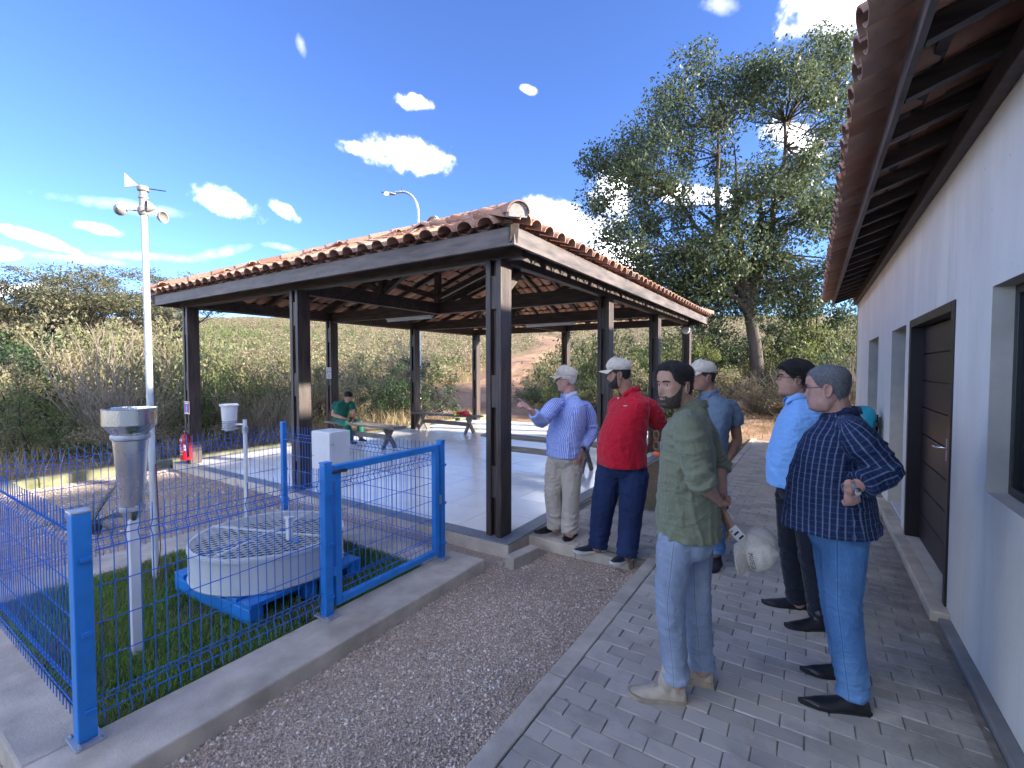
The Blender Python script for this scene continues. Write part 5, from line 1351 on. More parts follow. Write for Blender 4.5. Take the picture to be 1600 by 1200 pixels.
class Head:
    def __init__(s, pos, face, tilt=0., roll=0., scale=1., **o):
        """pos = centre of the head; face = horizontal direction it looks; tilt > 0 looks down"""
        f = Vector(face).normalized(); l = Vector((0, 0, 1)).cross(f).normalized(); u = Vector((0, 0, 1))
        rot = Matrix((f, l, u)).transposed() @ Matrix.Rotation(tilt, 3, 'Y') @ Matrix.Rotation(roll, 3, 'X')
        s.M = Matrix.Translation(pos) @ rot.to_4x4() @ Matrix.Scale(scale, 4); s.o = o
    def w(s, p): return s.M @ Vector(p)
    def shell_into(s, b, nz_=54, na=72):
        rows = []
        for i in range(nz_):
            z = -.120 + .2355 * (i + .0) / (nz_ - 1); rows.append([s.w(head_point(z, 2 * math.pi * k / na, 0, s.o)) for k in range(na)])
        b.grid(rows)
        for sg in (-1, 1):                                           # ears
            c = Vector((-.012, sg * .0735 * s.o.get('wide', 1.), -.008)); ou = Vector((-.35, sg * .94, 0)).normalized(); fo = Vector((.94, sg * .35, .12)).normalized(); up = fo.cross(ou) * (1 if sg < 0 else -1); up = Vector((-.12, 0, 1)).normalized()
            n = 16; ring = [c + ou * .013 + fo * (.0175 * math.cos(2 * math.pi * k / n)) + up * (.031 * math.sin(2 * math.pi * k / n) + .003 * math.cos(4 * math.pi * k / n)) for k in range(n)]
            pts = [s.w(p) for p in ring] + [s.w(ring[0])]; b.m.tube(pts, .0042 * s.M.to_scale().x, 8)
            M3 = s.M.to_3x3(); b.ell(s.w(c + ou * .006), M3 @ (fo * .016), M3 @ (ou * .006), M3 @ (up * .028), 12, 8)
            b.ell(s.w(c + ou * .009 - up * .026 + fo * .004), M3 @ (fo * .009), M3 @ (ou * .005), M3 @ (up * .010), 10, 6)
            b.ell(s.w(c + ou * .008 + fo * .012 - up * .002), M3 @ (fo * .005), M3 @ (ou * .006), M3 @ (up * .009), 10, 6)
    def patch(s, name, mask, off, mtl, parent, nz_=90, na=140, inner=-.004, wob=0., zr=(-.119, .1150), smooth_it=2):
        """a piece laid over the head where mask(z, a, p) >= 0: hair, beard, brows, lips; off(z,a,p) its thickness"""
        z0, z1 = zr; vi = {}; vs = []; fs = []; keep = {}
        for i in range(nz_ + 1):
            z = z0 + (z1 - z0) * i / nz_
            for k in range(na):
                a = -math.pi + 2 * math.pi * k / na; p = head_point(z, a, 0, s.o); keep[i, k] = mask(z, a, p)
        cells = [(i, k) for i in range(nz_) for k in range(na) if min(keep[i, k], keep[i + 1, k], keep[i, (k + 1) % na], keep[i + 1, (k + 1) % na]) >= 0]
        cs = set(cells)
        def vert(i, k, top):
            k %= na; key = (i, k, top)
            if key not in vi:
                z = z0 + (z1 - z0) * i / nz_; a = -math.pi + 2 * math.pi * k / na; p = head_point(z, a, 0, s.o)
                e = min(1., max(0., keep[i, k])); th = off(z, a, p) * (e ** .5) if top else inner
                if top and wob: th += wob * mnoise.noise(Vector((p.x * 60, p.y * 60, p.z * 35))) * e
                vi[key] = len(vs); vs.append(s.w(head_point(z, a, th, s.o)))
            return vi[key]
        for (i, k) in cells:
            fs.append((vert(i, k, 1), vert(i, k + 1, 1), vert(i + 1, k + 1, 1), vert(i + 1, k, 1)))
            for (di, dk, e0, e1) in ((-1, 0, (i, k), (i, k + 1)), (1, 0, (i + 1, k + 1), (i + 1, k)), (0, -1, (i + 1, k), (i, k)), (0, 1, (i, k + 1), (i + 1, k + 1))):
                if (i + di, (k + dk) % na) not in cs: fs.append((vert(*e1, 1), vert(*e0, 1), vert(*e0, 0), vert(*e1, 0)))
        if any(keep[nz_, k] >= 0 for k in range(na)) and z1 > .114:
            ring = [vert(nz_, k, 1) for k in range(na) if (nz_ - 1, k) in cs]
            if len(ring) > 2: fs.append(tuple(ring))
        q = MB(); q.add(vs, fs); return q.build(name, mtl, parent, smooth=80)
def hairm(name, c, gray=None):
    g = G(name); v = g.vec('Object', (60, 60, 25), False); w = g.vec('Object', (420, 420, 160), False)
    col = g.mix(g.noise(v, 3, 4), sc(c, .6), sc(c, 1.6))
    if gray: col = g.mix(g.ramp(g.noise(w, 1.5, 3), .42, .6), col, tuple(gray) + (1,))
    g.bsdf(col, .6, 0, .4, g.bump(g.noise(w, 2, 3), .8, .004)); return g.m
def skinm(name, c):
    g = G(name); v = g.vec('Object', (1, 1, 1), False)
    col = g.mix(g.ramp(g.noise(v, 26, 4), .35, .7), sc(c, .86), sc((c[0] * 1.06, c[1], c[2] * .98), 1.1))
    q = g.bsdf(col, .6, 0, .28, g.bump(g.noise(v, 140, 4), .3, .002)); q.inputs['Subsurface Weight'].default_value = .08; q.inputs['Subsurface Radius'].default_value = (.012, .005, .003); return g.m
def creases(g, nrm, amt=.32):
    """sharp little crease lines on top of the modelled folds"""
    r = nrm
    for st_, sc_, k in (((1, 1, .45), 9, .7), ((.6, .6, 1.5), 8, 1.0), ((1, 1, 1), 19, .5)):
        n = g.noise(g.vec('Object', st_, False), sc_, 2, .5, .9); h = g.math('POWER', g.math('SUBTRACT', 1.0, g.math('ABSOLUTE', g.math('MULTIPLY_ADD', n, 2.0, -1.0)), None, True), 9.0); r = g.bump(h, amt * k, .012, r)
    return r
def clothm(name, c, rough=.85, var=.12, bump=.35, bs=9, fine=420, weave=.15, sheen=.15, fade=None):
    g = G(name); v = g.vec('Object', (1, 1, .55), False)
    col = g.mix(g.ramp(g.noise(v, 7, 5), .3, .7), sc(c, 1 - var), sc(c, 1 + var))
    if fade: col = g.mix(g.math('MULTIPLY', g.ramp(g.noise(v, 3.5, 5), .48, .68), .6), col, tuple(fade) + (1,))
    n1 = g.bump(g.noise(v, fine, 2), weave, .001); n2 = creases(g, g.bump(g.noise(v, bs, 4, .5, .6), bump, .02, n1))
    q = g.bsdf(col, rough, 0, .25, n2); q.inputs['Sheen Weight'].default_value = sheen; return g.m
def denimm(name, c, fade):
    g = G(name); v = g.vec('Object', (1, 1, .5), False); a = g.n('ShaderNodeAttribute', attribute_name='pattern'); x = g.n('ShaderNodeSeparateXYZ'); g.l(a.outputs['Vector'], x.inputs[0])
    col = g.mix(g.ramp(g.noise(v, 8, 5), .3, .7), sc(c, .85), sc(c, 1.15)); col = g.mix(g.math('MULTIPLY', g.ramp(g.noise(v, 3.2, 5), .46, .68), .75), col, tuple(fade) + (1,))
    col = g.mix(g.math('MULTIPLY', g.ramp(g.noise(g.vec('Object', (90, 90, 14), False), 3, 3), .5, .75), .35), col, tuple(fade) + (1,))
    u = g.math('ABSOLUTE', g.math('SUBTRACT', g.math('ABSOLUTE', x.outputs[0]), .5)); seam = g.math('LESS_THAN', u, .0075); st_ = g.math('MULTIPLY', g.math('LESS_THAN', g.math('ABSOLUTE', g.math('SUBTRACT', u, .022)), .004), .5)
    col = g.mix(g.math('MULTIPLY', seam, .6), col, sc(c, .45)); col = g.mix(g.math('MULTIPLY', st_, .5), col, sc(fade, 1.25))
    n1 = g.bump(g.noise(v, 420, 2), .3, .001); n2 = creases(g, g.bump(g.noise(v, 9, 4, .5, .6), .45, .02, n1), .28); g.bsdf(col, .85, 0, .22, g.bump(g.math('SUBTRACT', 1.0, seam), .4, .003, n2)); return g.m
def leg_uv(legs, f):
    """x = angle round the nearest leg in half turns (0 front, +-0.5 the side seams)"""
    def g(co):
        out = np.zeros((len(co), 3)); best = np.full(len(co), 1e9); fv = np.array(f)
        for pts in legs:
            for a, b in zip(pts[:-1], pts[1:]):
                a, b = np.array(a), np.array(b); d = b - a; L = np.linalg.norm(d); d /= L; t = np.clip((co - a) @ d, 0, L); v = co - (a + t[:, None] * d); ds = np.linalg.norm(v, axis=1); r_ = fv - d * (fv @ d); r_ /= np.linalg.norm(r_); k = ds < best
                out[k, 0] = (np.arctan2(v @ np.cross(d, r_), v @ r_) / np.pi)[k]; out[k, 1] = t[k]; best[k] = ds[k]
        return out
    return g
def camom(name):
    g = G(name); v = g.vec('Object', (1, 1, 1), False)
    col = g.mix(g.ramp(g.noise(v, 24, 3, .5, .8), .5, .54), (.60, .545, .46, 1), (.54, .485, .40, 1)); col = g.mix(g.math('MULTIPLY', g.ramp(g.noise(g.vec('Object', (1.3, .8, 1.7), False), 31, 3, .5, .6), .58, .62), .5), col, (.46, .42, .35, 1))
    g.bsdf(col, .85, 0, .25, g.bump(g.noise(v, 300, 2), .1, .001)); return g.m
def patternm(name, fn, rough=.8, bump=.35, bs=9):
    g = G(name); a = g.n('ShaderNodeAttribute', attribute_name='pattern'); x = g.n('ShaderNodeSeparateXYZ'); g.l(a.outputs['Vector'], x.inputs[0])
    col = fn(g, x.outputs[0], x.outputs[1]); v = g.vec('Object', (1, 1, .55), False)
    n1 = g.bump(g.noise(v, 420, 2), .15, .001); g.bsdf(col, rough, 0, .25, creases(g, g.bump(g.noise(v, bs, 4, .5, .6), bump, .02, n1))); return g.m
def stripe(g, u, per, wid):
    return g.math('LESS_THAN', g.math('PINGPONG', u, per / 2), wid / 2)

def hand(b, wrist, d, nrm, side=1, curl=.5, scale=1., spread=.1, point=False, thumb=.6):
    """palm and five bent fingers; d = direction of the fingers, nrm = out of the back of the hand, side +1: thumb on nrm x d"""
    d = Vector(d).normalized(); nrm = Vector(nrm); nrm = (nrm - d * nrm.dot(d)).normalized(); t = nrm.cross(d) * side; k = scale; w = Vector(wrist)
    pc_ = w + d * .048 * k; b.ell(pc_, d * .054 * k, t * .042 * k, nrm * .0165 * k, 16, 10)
    b.limb([w - d * .03 * k, w + d * .015 * k], [.026 * k, .027 * k], 10, (nrm, .72))
    for i, (ln, of, rr) in enumerate(((.074, .032, .0092), (.082, .011, .0096), (.077, -.011, .0092), (.060, -.031, .0082))):
        base = w + d * (.088 - .004 * abs(i - 1)) * k + t * of * k; cu = curl * (0.0 if (point and i == 0) else 1.25 if point else 1. + .08 * i)
        dd = (d + t * spread * of * 12).normalized(); p = [base]; segs = (.45, .32, .23); a = 0
        for sgm, ca in zip(segs, (.55, .95, .75)):
            a += cu * ca; v = dd * math.cos(a) - nrm * math.sin(a); p.append(p[-1] + v * ln * sgm * k)
        b.limb([base - d * .03 * k] + p, [rr * 1.05 * k, rr * 1.08 * k, rr * k, rr * .92 * k, rr * .78 * k], 8)
    tb = w + d * .026 * k + t * .030 * k; tv = (d * .62 + t * .72 - nrm * .25 * thumb).normalized(); tv2 = (d * .9 + t * .25 - nrm * .45 * thumb).normalized()
    b.limb([tb - t * .012 * k, tb + tv * .034 * k, tb + tv * .034 * k + tv2 * .03 * k, tb + tv * .034 * k + tv2 * .055 * k], [.0145 * k, .0118 * k, .0108 * k, .0088 * k], 8)
def shoe(par, heel, toe, up_mat, sole_mat, w=.05, h=.075, ankle=.11, point=.0, name='shoe', sole_t=.022, boot=0.):
    heel, toe = Vector(heel), Vector(toe); d = (toe - heel); d.z = 0; L = d.length; d.normalize(); l = Vector((-d.y, d.x, 0)); z0 = min(heel.z, toe.z); o = Vector((heel.x, heel.y, z0))
    st = [(0.0, .62, .66, ), (.05, .82, .95), (.18, .88, 1.), (.32, .86, .98), (.48, .92, .72), (.62, 1.0, .55), (.76, .98 - .12 * point, .46), (.88, .80 - .32 * point, .38), (.96, .52 - .3 * point, .28), (1.0, .22 - .12 * point, .16)]
    b = Body(); rows = []; n = 20
    for t, ww, hh in st:
        row = []
        for k in range(n):
            a = 2 * math.pi * k / n; ca, sa = math.cos(a), math.sin(a); ca = math.copysign(abs(ca) ** .75, ca); zz = (sole_t * .6 + (h * hh) * max(0, sa) ** .8) if sa > 0 else sole_t * .6 + sa * .012
            row.append(o + d * (L * t) + l * (w * ww * ca * (1 - .25 * max(0, sa))) + V3(0, 0, zz))
        rows.append(row)
    b.grid(rows); c = o + d * L * .2
    b.limb([c + V3(0, 0, h * .5), c + d * .01 + V3(0, 0, ankle)], [w * .86, w * .78], 16)
    if boot: b.limb([c + d * L * .16 + V3(0, 0, h * .72), c + d * .02 + V3(0, 0, ankle + .02)], [w * .8, w * .82], 14)
    s = remesh(b, name, .0065, 4, up_mat, par)
    q = MB(); vs = []; m = len(st)
    for zz, gr in ((0.001, 1.0), (sole_t, 1.06)):
        for sgn in (1, -1):
            rng_ = st if sgn == 1 else list(reversed(st))
            for t, ww, hh in rng_:
                lift = .014 * max(0, (t - .8) / .2) ** 2 + (.006 if .38 < t < .5 and zz < .01 and not boot else 0)
                vs.append(o + d * (L * (t * (1 + .03) - .012)) + l * (w * ww * gr * sgn) + V3(0, 0, zz + lift))
    k2 = 2 * m; q.add(vs, [tuple(reversed(range(k2))), tuple(range(k2, 2 * k2))] + [(k, (k + 1) % k2, k2 + (k + 1) % k2, k2 + k) for k in range(k2)])
    q.build('sole', sole_mat, s, smooth=40)
    if boot:                                                                         # laces
        for k in range(5):
            t = .34 + k * .055; zc_ = sole_t * .6 + h * np.interp(t, [q_[0] for q_ in st], [q_[2] for q_ in st]) + .012 - k * .001
            a_ = o + d * L * t + V3(0, 0, zc_ + .012 * (4 - k) * .25); MB().tube([a_ - l * .024 - V3(0, 0, .006), a_ + V3(0, 0, .004), a_ + l * .024 - V3(0, 0, .006)], .0028, 5).build('lace', up_mat, s, smooth=50)
    return s
def collar(par, c, f, r, h, mtl, open_=.5, tilt=.25, flap=.02, n=26, name='collar'):
    """standing collar with a folded leaf, open at the front"""
    f = Vector(f).normalized(); l = V3(0, 0, 1).cross(f); vs = []; m = 0
    prof = [(0, -.3), (.1, .45), (.35, 1.0), (.75, .95), (1.5, .05), (1.35, -.02), (.6, .7), (.25, .78), (-.05, .4), (-.15, -.3)]
    for k in range(n + 1):
        a = open_ * .5 + (2 * math.pi - open_) * k / n; rd = f * math.cos(a) * 1.08 + l * math.sin(a); fr = max(0, math.cos(a))
        for (pr, pz) in prof:
            vs.append(Vector(c) + rd * (r + flap * pr * .5) + V3(0, 0, h * pz - tilt * r * fr * fr * 1.2))
    m = len(prof); fs = [(k * m + i, (k + 1) * m + i, (k + 1) * m + (i + 1) % m, k * m + (i + 1) % m) for k in range(n) for i in range(m)] + [tuple(range(m)), tuple(reversed(range(n * m, n * m + m)))]
    q = MB(); q.add(vs, fs); return q.build(name, mtl, par, smooth=60)
def cap_on(hd, par, mtl, dark, name='cap', logo=None, top=.022, brim=.075):
    """baseball cap that follows the head"""
    ct = lambda z, a, p: .007 + .016 * max(0, math.cos(a)) * max(0, (z - .02) / .09) + top * max(0, (z - .03) / .085) ** 1.2
    c = hd.patch(name, lambda z, a, p: (z - (.036 + .012 * math.cos(a))) * 60, lambda z, a, p: ct(z, a, p), mtl, par, 60, 96, -.002, .0015, (.0, .1150))
    q = MB(); vs = []; n = 18; rows = 7
    for sgn in (1, -1):
        for i in range(rows):
            t = i / (rows - 1)
            for k in range(n + 1):
                a = R(-68 + 136 * k / n); p0 = head_point(.040 + .008 * math.cos(a), a, .006, hd.o); ex = brim * (math.cos(a * .92) ** .45) * t
                p = Vector((p0.x + ex, p0.y * (1 - .06 * t), p0.z - .010 * t - .020 * (abs(a) / 1.19) ** 2 * t + sgn * .0016)); vs.append(hd.w(p))
    w = n + 1; fs = []
    for s_ in (0, 1):
        b_ = s_ * rows * w
        for i in range(rows - 1):
            for k in range(n): f_ = (b_ + i * w + k, b_ + i * w + k + 1, b_ + (i + 1) * w + k + 1, b_ + (i + 1) * w + k); fs.append(f_ if s_ == 0 else tuple(reversed(f_)))
    e = [(rows - 1) * w + k for k in range(w)]; fs += [(e[k], e[k] + rows * w, e[k + 1] + rows * w, e[k + 1]) for k in range(n)]
    q.add(vs, fs); q.build('brim', mtl, c, smooth=50)
    bt = head_point(.1150, 0, 0, hd.o); MB().ell(hd.w((0, 0, .1155 + top + .008)), .008, .008, .004, 8, 5).build('button', mtl, c)
    if isinstance(logo, str):
        text_on(hd, c, logo, .44, .062, .021, lambda z, a: ct(z, a, None), dark)
    elif logo:
        for (a0, z0_, wd_, hh) in logo:
            vs = []
            for zz in (z0_, z0_ + hh):
                for a in (a0, a0 + wd_ * .5, a0 + wd_): p = head_point(zz, a, ct(zz, a, None) + .0022, hd.o); vs.append(hd.w(p))
            MB().add(vs, [(0, 1, 4, 3), (1, 2, 5, 4)]).build('lettering', dark, c)
    return c
def text_on(hd, par, txt, a0, z0, h, off, mtl, name='lettering'):
    """embroidered letters bent over the front of a cap"""
    cu = bpy.data.curves.new('t', 'FONT'); cu.body = txt; cu.size = 1; cu.resolution_u = 2; o = bpy.data.objects.new('t', cu); COL.objects.link(o)
    dg = bpy.context.evaluated_depsgraph_get(); me = bpy.data.meshes.new_from_object(o.evaluated_get(dg), depsgraph=dg); bpy.data.objects.remove(o)
    q = MB(); vs = []
    for v in me.vertices:
        z = z0 + v.co.y * h; a = -a0 + v.co.x * h * .78 / .09; vs.append(hd.w(head_point(z, a, off(z, a) + .0025, hd.o)))
    q.add(vs, [tuple(p.vertices) for p in me.polygons]); bpy.data.meshes.remove(me); return q.build(name, mtl, par)
def eyes(hd, par, brow, lipm, eyem, glasses=None):
    rot = hd.M.to_3x3().normalized(); k = hd.M.to_scale().x
    def blob(c, rx, ry, rz, nm, m):
        q = MB(); q.ell((0, 0, 0), rx * k, ry * k, rz * k, 14, 9); qq = MB(); qq.add([rot @ Vector(v) + hd.w(c) for v in q.v], q.f); return qq.build(nm, m, par, smooth=60)
    for sg in (-1, 1):
        p = head_point(.006, sg * .40, 0, hd.o); c = Vector((p.x - .0025, sg * .031, .005))
        e = blob(c, .0105, .0132, .0050, 'eye', SCLERA); blob(c + Vector((.0063, sg * -.0005, .0004)), .0048, .0056, .0052, 'iris', eyem).parent = e
        hd.patch('eyebrow', lambda z, a, p: min((sg * p.y - .012) * 300, (.050 - sg * p.y) * 300, (.0042 - abs(z - (.0235 + .004 * math.sin((sg * p.y - .012) * 80)))) * 500) if p.x > 0 else -1, lambda z, a, p: .0022, brow, par, 44, 220, -.003, .0, (.012, .04))
    hd.patch('lips', lambda z, a, p: (1 - (p.y / .0235) ** 2 - ((z + .064) / .0105) ** 2) * 2 if p.x > 0 else -1, lambda z, a, p: .0007, lipm, par, 40, 240, -.003, 0, (-.078, -.05))
def strands(hd, par, mask, off, mtl, n, length, width=.0011, flow=(-1, 0, -.35), lift=.5, zr=(-.118, .114), seed=1, name='hair_strands'):
    """loose hairs over a hair or beard shell"""
    rnd = random.Random(seed); V, Fc = [], []; tries = 0; fl = Vector(flow)
    while len(Fc) < n * 2 and tries < n * 30:
        tries += 1; z = rnd.uniform(*zr); a = rnd.uniform(-math.pi, math.pi); p = head_point(z, a, 0, hd.o)
        if mask(z, a, p) < -.05: continue
        o_ = off(z, a, p) * .75; r0 = head_point(z, a, o_, hd.o); nn = Vector((p.x / .0085, p.y / .006, p.z / .0135)).normalized()
        d = fl + Vector((rnd.gauss(0, .35), rnd.gauss(0, .35) + p.y * 3, rnd.gauss(0, .25))); d = (d - nn * d.dot(nn)).normalized()
        L = length * rnd.uniform(.5, 1.2); m = r0 + (d * .8 + nn * lift) * L * .5; e = r0 + (d + nn * lift * .6) * L; sd = d.cross(nn).normalized() * width * rnd.uniform(.6, 1.3)
        k = len(V); V += [hd.w(r0 - sd), hd.w(r0 + sd), hd.w(m + sd * .8), hd.w(m - sd * .8), hd.w(e)]; Fc += [(k, k + 1, k + 2, k + 3), (k + 3, k + 2, k + 4)]
    q = MB(); q.add(V, Fc); o = q.build(name, mtl, par); tag(o, kind='stuff'); return o
def glasses(hd, par, mtl, lens=None, rim=.0016):
    g_ = empty('glasses', (0, 0, 0)); g_.parent = par; base = wloc(par)
    for sg in (-1, 1):
        pts = []
        for k in range(21):
            a = 2 * math.pi * k / 20; y = sg * .032 + .025 * math.cos(a) * (1 + .05 * math.sin(a)); z = .001 + .017 * math.copysign(abs(math.sin(a)) ** .8, math.sin(a)); pts.append(hd.w((.099 - 9 * max(0, abs(y) - .02) ** 2 * 1.3, y, z)))
        MB().tube(pts, rim, 6, False).build('rim', mtl, g_, smooth=60)
        MB().tube([hd.w((.093, sg * .058, .008)), hd.w((.06, sg * .074, .010)), hd.w((-.01, sg * .0785, .008)), hd.w((-.03, sg * .077, -.012))], rim * 1.1, 6).build('temple', mtl, g_, smooth=60)
        if lens:
            q = MB(); q.add(pts[:-1], [tuple(range(20))]); q.build('lens', lens, g_)
    MB().tube([hd.w((.1, .008, .006)), hd.w((.103, 0, .009)), hd.w((.1, -.008, .006))], rim, 6).build('bridge', mtl, g_, smooth=60)
def watch(par, c, d, r, strap, face=None, out=None):
    d = Vector(d).normalized(); u = d.orthogonal().normalized(); v = d.cross(u); w = empty('wristwatch', (0, 0, 0)); w.parent = par
    pts = [Vector(c) + (u * math.cos(a) + v * math.sin(a)) * r for a in [2 * math.pi * k / 20 for k in range(21)]]
    q = MB(); vs = []; n = 20
    for zz, rr in ((-.009, r), (-.009, r + .004), (.009, r + .004), (.009, r)):
        for k in range(n): a = 2 * math.pi * k / n; vs.append(Vector(c) + d * zz + (u * math.cos(a) + v * math.sin(a)) * rr)
    q.add(vs, [(i * n + k, i * n + (k + 1) % n, ((i + 1) % 4) * n + (k + 1) % n, ((i + 1) % 4) * n + k) for i in range(4) for k in range(n)]); q.build('strap', strap, w, smooth=40)
    if face:
        o_ = Vector(out); o_ = (o_ - d * o_.dot(d)).normalized(); s_ = d.cross(o_); cc = Vector(c) + o_ * (r + .004); q = MB(); n = 16; vs = []
        for zz, rr in ((0, .018), (.006, .018), (.008, .015)):
            for k in range(n): a = 2 * math.pi * k / n; vs.append(cc + o_ * zz + (d * math.cos(a) + s_ * math.sin(a)) * rr)
        q.add(vs, [(i * n + k, i * n + (k + 1) % n, (i + 1) * n + (k + 1) % n, (i + 1) * n + k) for i in range(2) for k in range(n)] + [tuple(range(2 * n, 3 * n))]); q.build('case', face, w, smooth=40)
def hair_mask(front=.062, side=.0, back=-.055, temple=.62):
    """hair line: height by angle from the face"""
    def f(z, a, p):
        aa = abs(a); line = np.interp(aa, [0, .55, temple + .25, temple + .45, 1.45, 1.62, 1.9, 2.4, math.pi], [front, front, front - .012, side + .03, side - .004, side + .02, side - .02, back, back]); return (z - line + .0045 * mnoise.noise(Vector((a * 14, z * 60, 2)))) * 55
    return f
SCLERA = mat('eye_white', (.3, .27, .25), .3, .05, 5, 0)
EYEM = mat('dark_brown_eye', (.03, .02, .015), .15, .1, 5, 0); LIP = mat('lips', (.33, .14, .12), .5, .1, 30, 0); LENS = None
CAPM = camom('beige_camouflage_cap'); INK = mat('dark_embroidery', (.03, .03, .05), .8, .1, 5, 0)
SK_A = skinm('tanned_skin', (.40, .235, .165)); SK_B = skinm('brown_skin', (.32, .18, .125)); SK_C = skinm('fair_reddish_skin', (.50, .29, .235)); SK_D = skinm('light_brown_skin', (.43, .26, .19))
H_BLK = hairm('black_hair', (.014, .011, .010)); H_BRN = hairm('dark_brown_hair', (.022, .016, .013)); H_GRY = hairm('grey_black_hair', (.06, .06, .065), (.26, .27, .29)); H_WHT = hairm('white_hair', (.5, .48, .46))
H_BRD = hairm('dark_beard', (.05, .038, .03), (.11, .09, .075))
def clip_sleeve_uv(chains, trunk, l, f):
    """pattern coordinates: flat cloth panels on the trunk, angle round the sleeves"""
    l, f = np.array(l), np.array(f)
    def g(co):
        out = np.zeros((len(co), 3)); best = np.full(len(co), 1e9)
        tz = np.array([c.z for c, *_ in trunk]); o_ = np.argsort(tz)
        cx = np.interp(co[:, 2], tz[o_], np.array([c.x for c, *_ in trunk])[o_]); cy = np.interp(co[:, 2], tz[o_], np.array([c.y for c, *_ in trunk])[o_])
        hw = np.interp(co[:, 2], tz[o_], np.array([t[1] for t in trunk])[o_]); hf = np.interp(co[:, 2], tz[o_], np.array([t[2] for t in trunk])[o_])
        v = np.stack([co[:, 0] - cx, co[:, 1] - cy, np.zeros(len(co))], 1); vl, vf = v @ l, v @ f; best = np.sqrt((vl / hw) ** 2 + (vf / hf) ** 2)
        side = np.abs(vl) / hw > np.abs(vf) / hf * 1.15; out[:, 0] = np.where(side, vf, vl); out[:, 1] = co[:, 2]
        for (pts, rad, ref) in chains:
            pts = [np.array(p) for p in pts]; run = 0.
            for i in range(len(pts) - 1):
                a, b = pts[i], pts[i + 1]; d = b - a; L = np.linalg.norm(d); d = d / L; t = np.clip((co - a) @ d, 0, L); q = a + t[:, None] * d; v = co - q; dist = np.linalg.norm(v, axis=1); sc_ = dist / (rad[i] + (rad[i + 1] - rad[i]) * t / L)
                r_ = np.array(ref, float); r_ = r_ - d * (r_ @ d); r_ /= np.linalg.norm(r_); s_ = np.cross(d, r_)
                ang = np.arctan2(v @ s_, v @ r_); rm = .062; k = sc_ < best * .98
                tu = (co - a) @ d if i == 0 else t; out[k, 0] = (ang * rm)[k]; out[k, 1] = (run + tu)[k]; best[k] = sc_[k]; run += L
        return out
    return g
def ring(c, lat, fwd, hw, hf, hb=None): return (c, Vector(lat) * hw, Vector(fwd) * hf, (hb if hb is not None else hf) / hf)
def facing(l, f):
    v = (-RT * l + FH * f).normalized(); return v, V3(0, 0, 1).cross(v)          # forward, his left
def turn(px, phi):
    """direction of a body standing at image column px: 0 = exact profile to the left, + = turned towards the viewer (degrees)"""
    v = (FH + RT * ((px - 800) / F_PX)).normalized(); p = V3(0, 0, 1).cross(v); a = R(phi)
    f = (p * math.cos(a) - v * math.sin(a)).normalized(); return f, V3(0, 0, 1).cross(f)
def tube_flat(b, pts, rad, n=18, el=None):
    k = len(b.m.v); P, Rr = [], []
    pts = [Vector(p) for p in pts]
    for i in range(len(pts) - 1):
        for j in range(5):
            t = j / 5; P.append(pts[i].lerp(pts[i + 1], t)); Rr.append(rad[i] + (rad[i + 1] - rad[i]) * t)
    P.append(pts[-1]); Rr.append(rad[-1])
    # round the joints a little
    Q = [P[0]] + [(P[i - 1] + P[i] * 2 + P[i + 1]) / 4 for i in range(1, len(P) - 1)] + [P[-1]]
    b.m.tube(Q, Rr, n)
    return Q, Rr
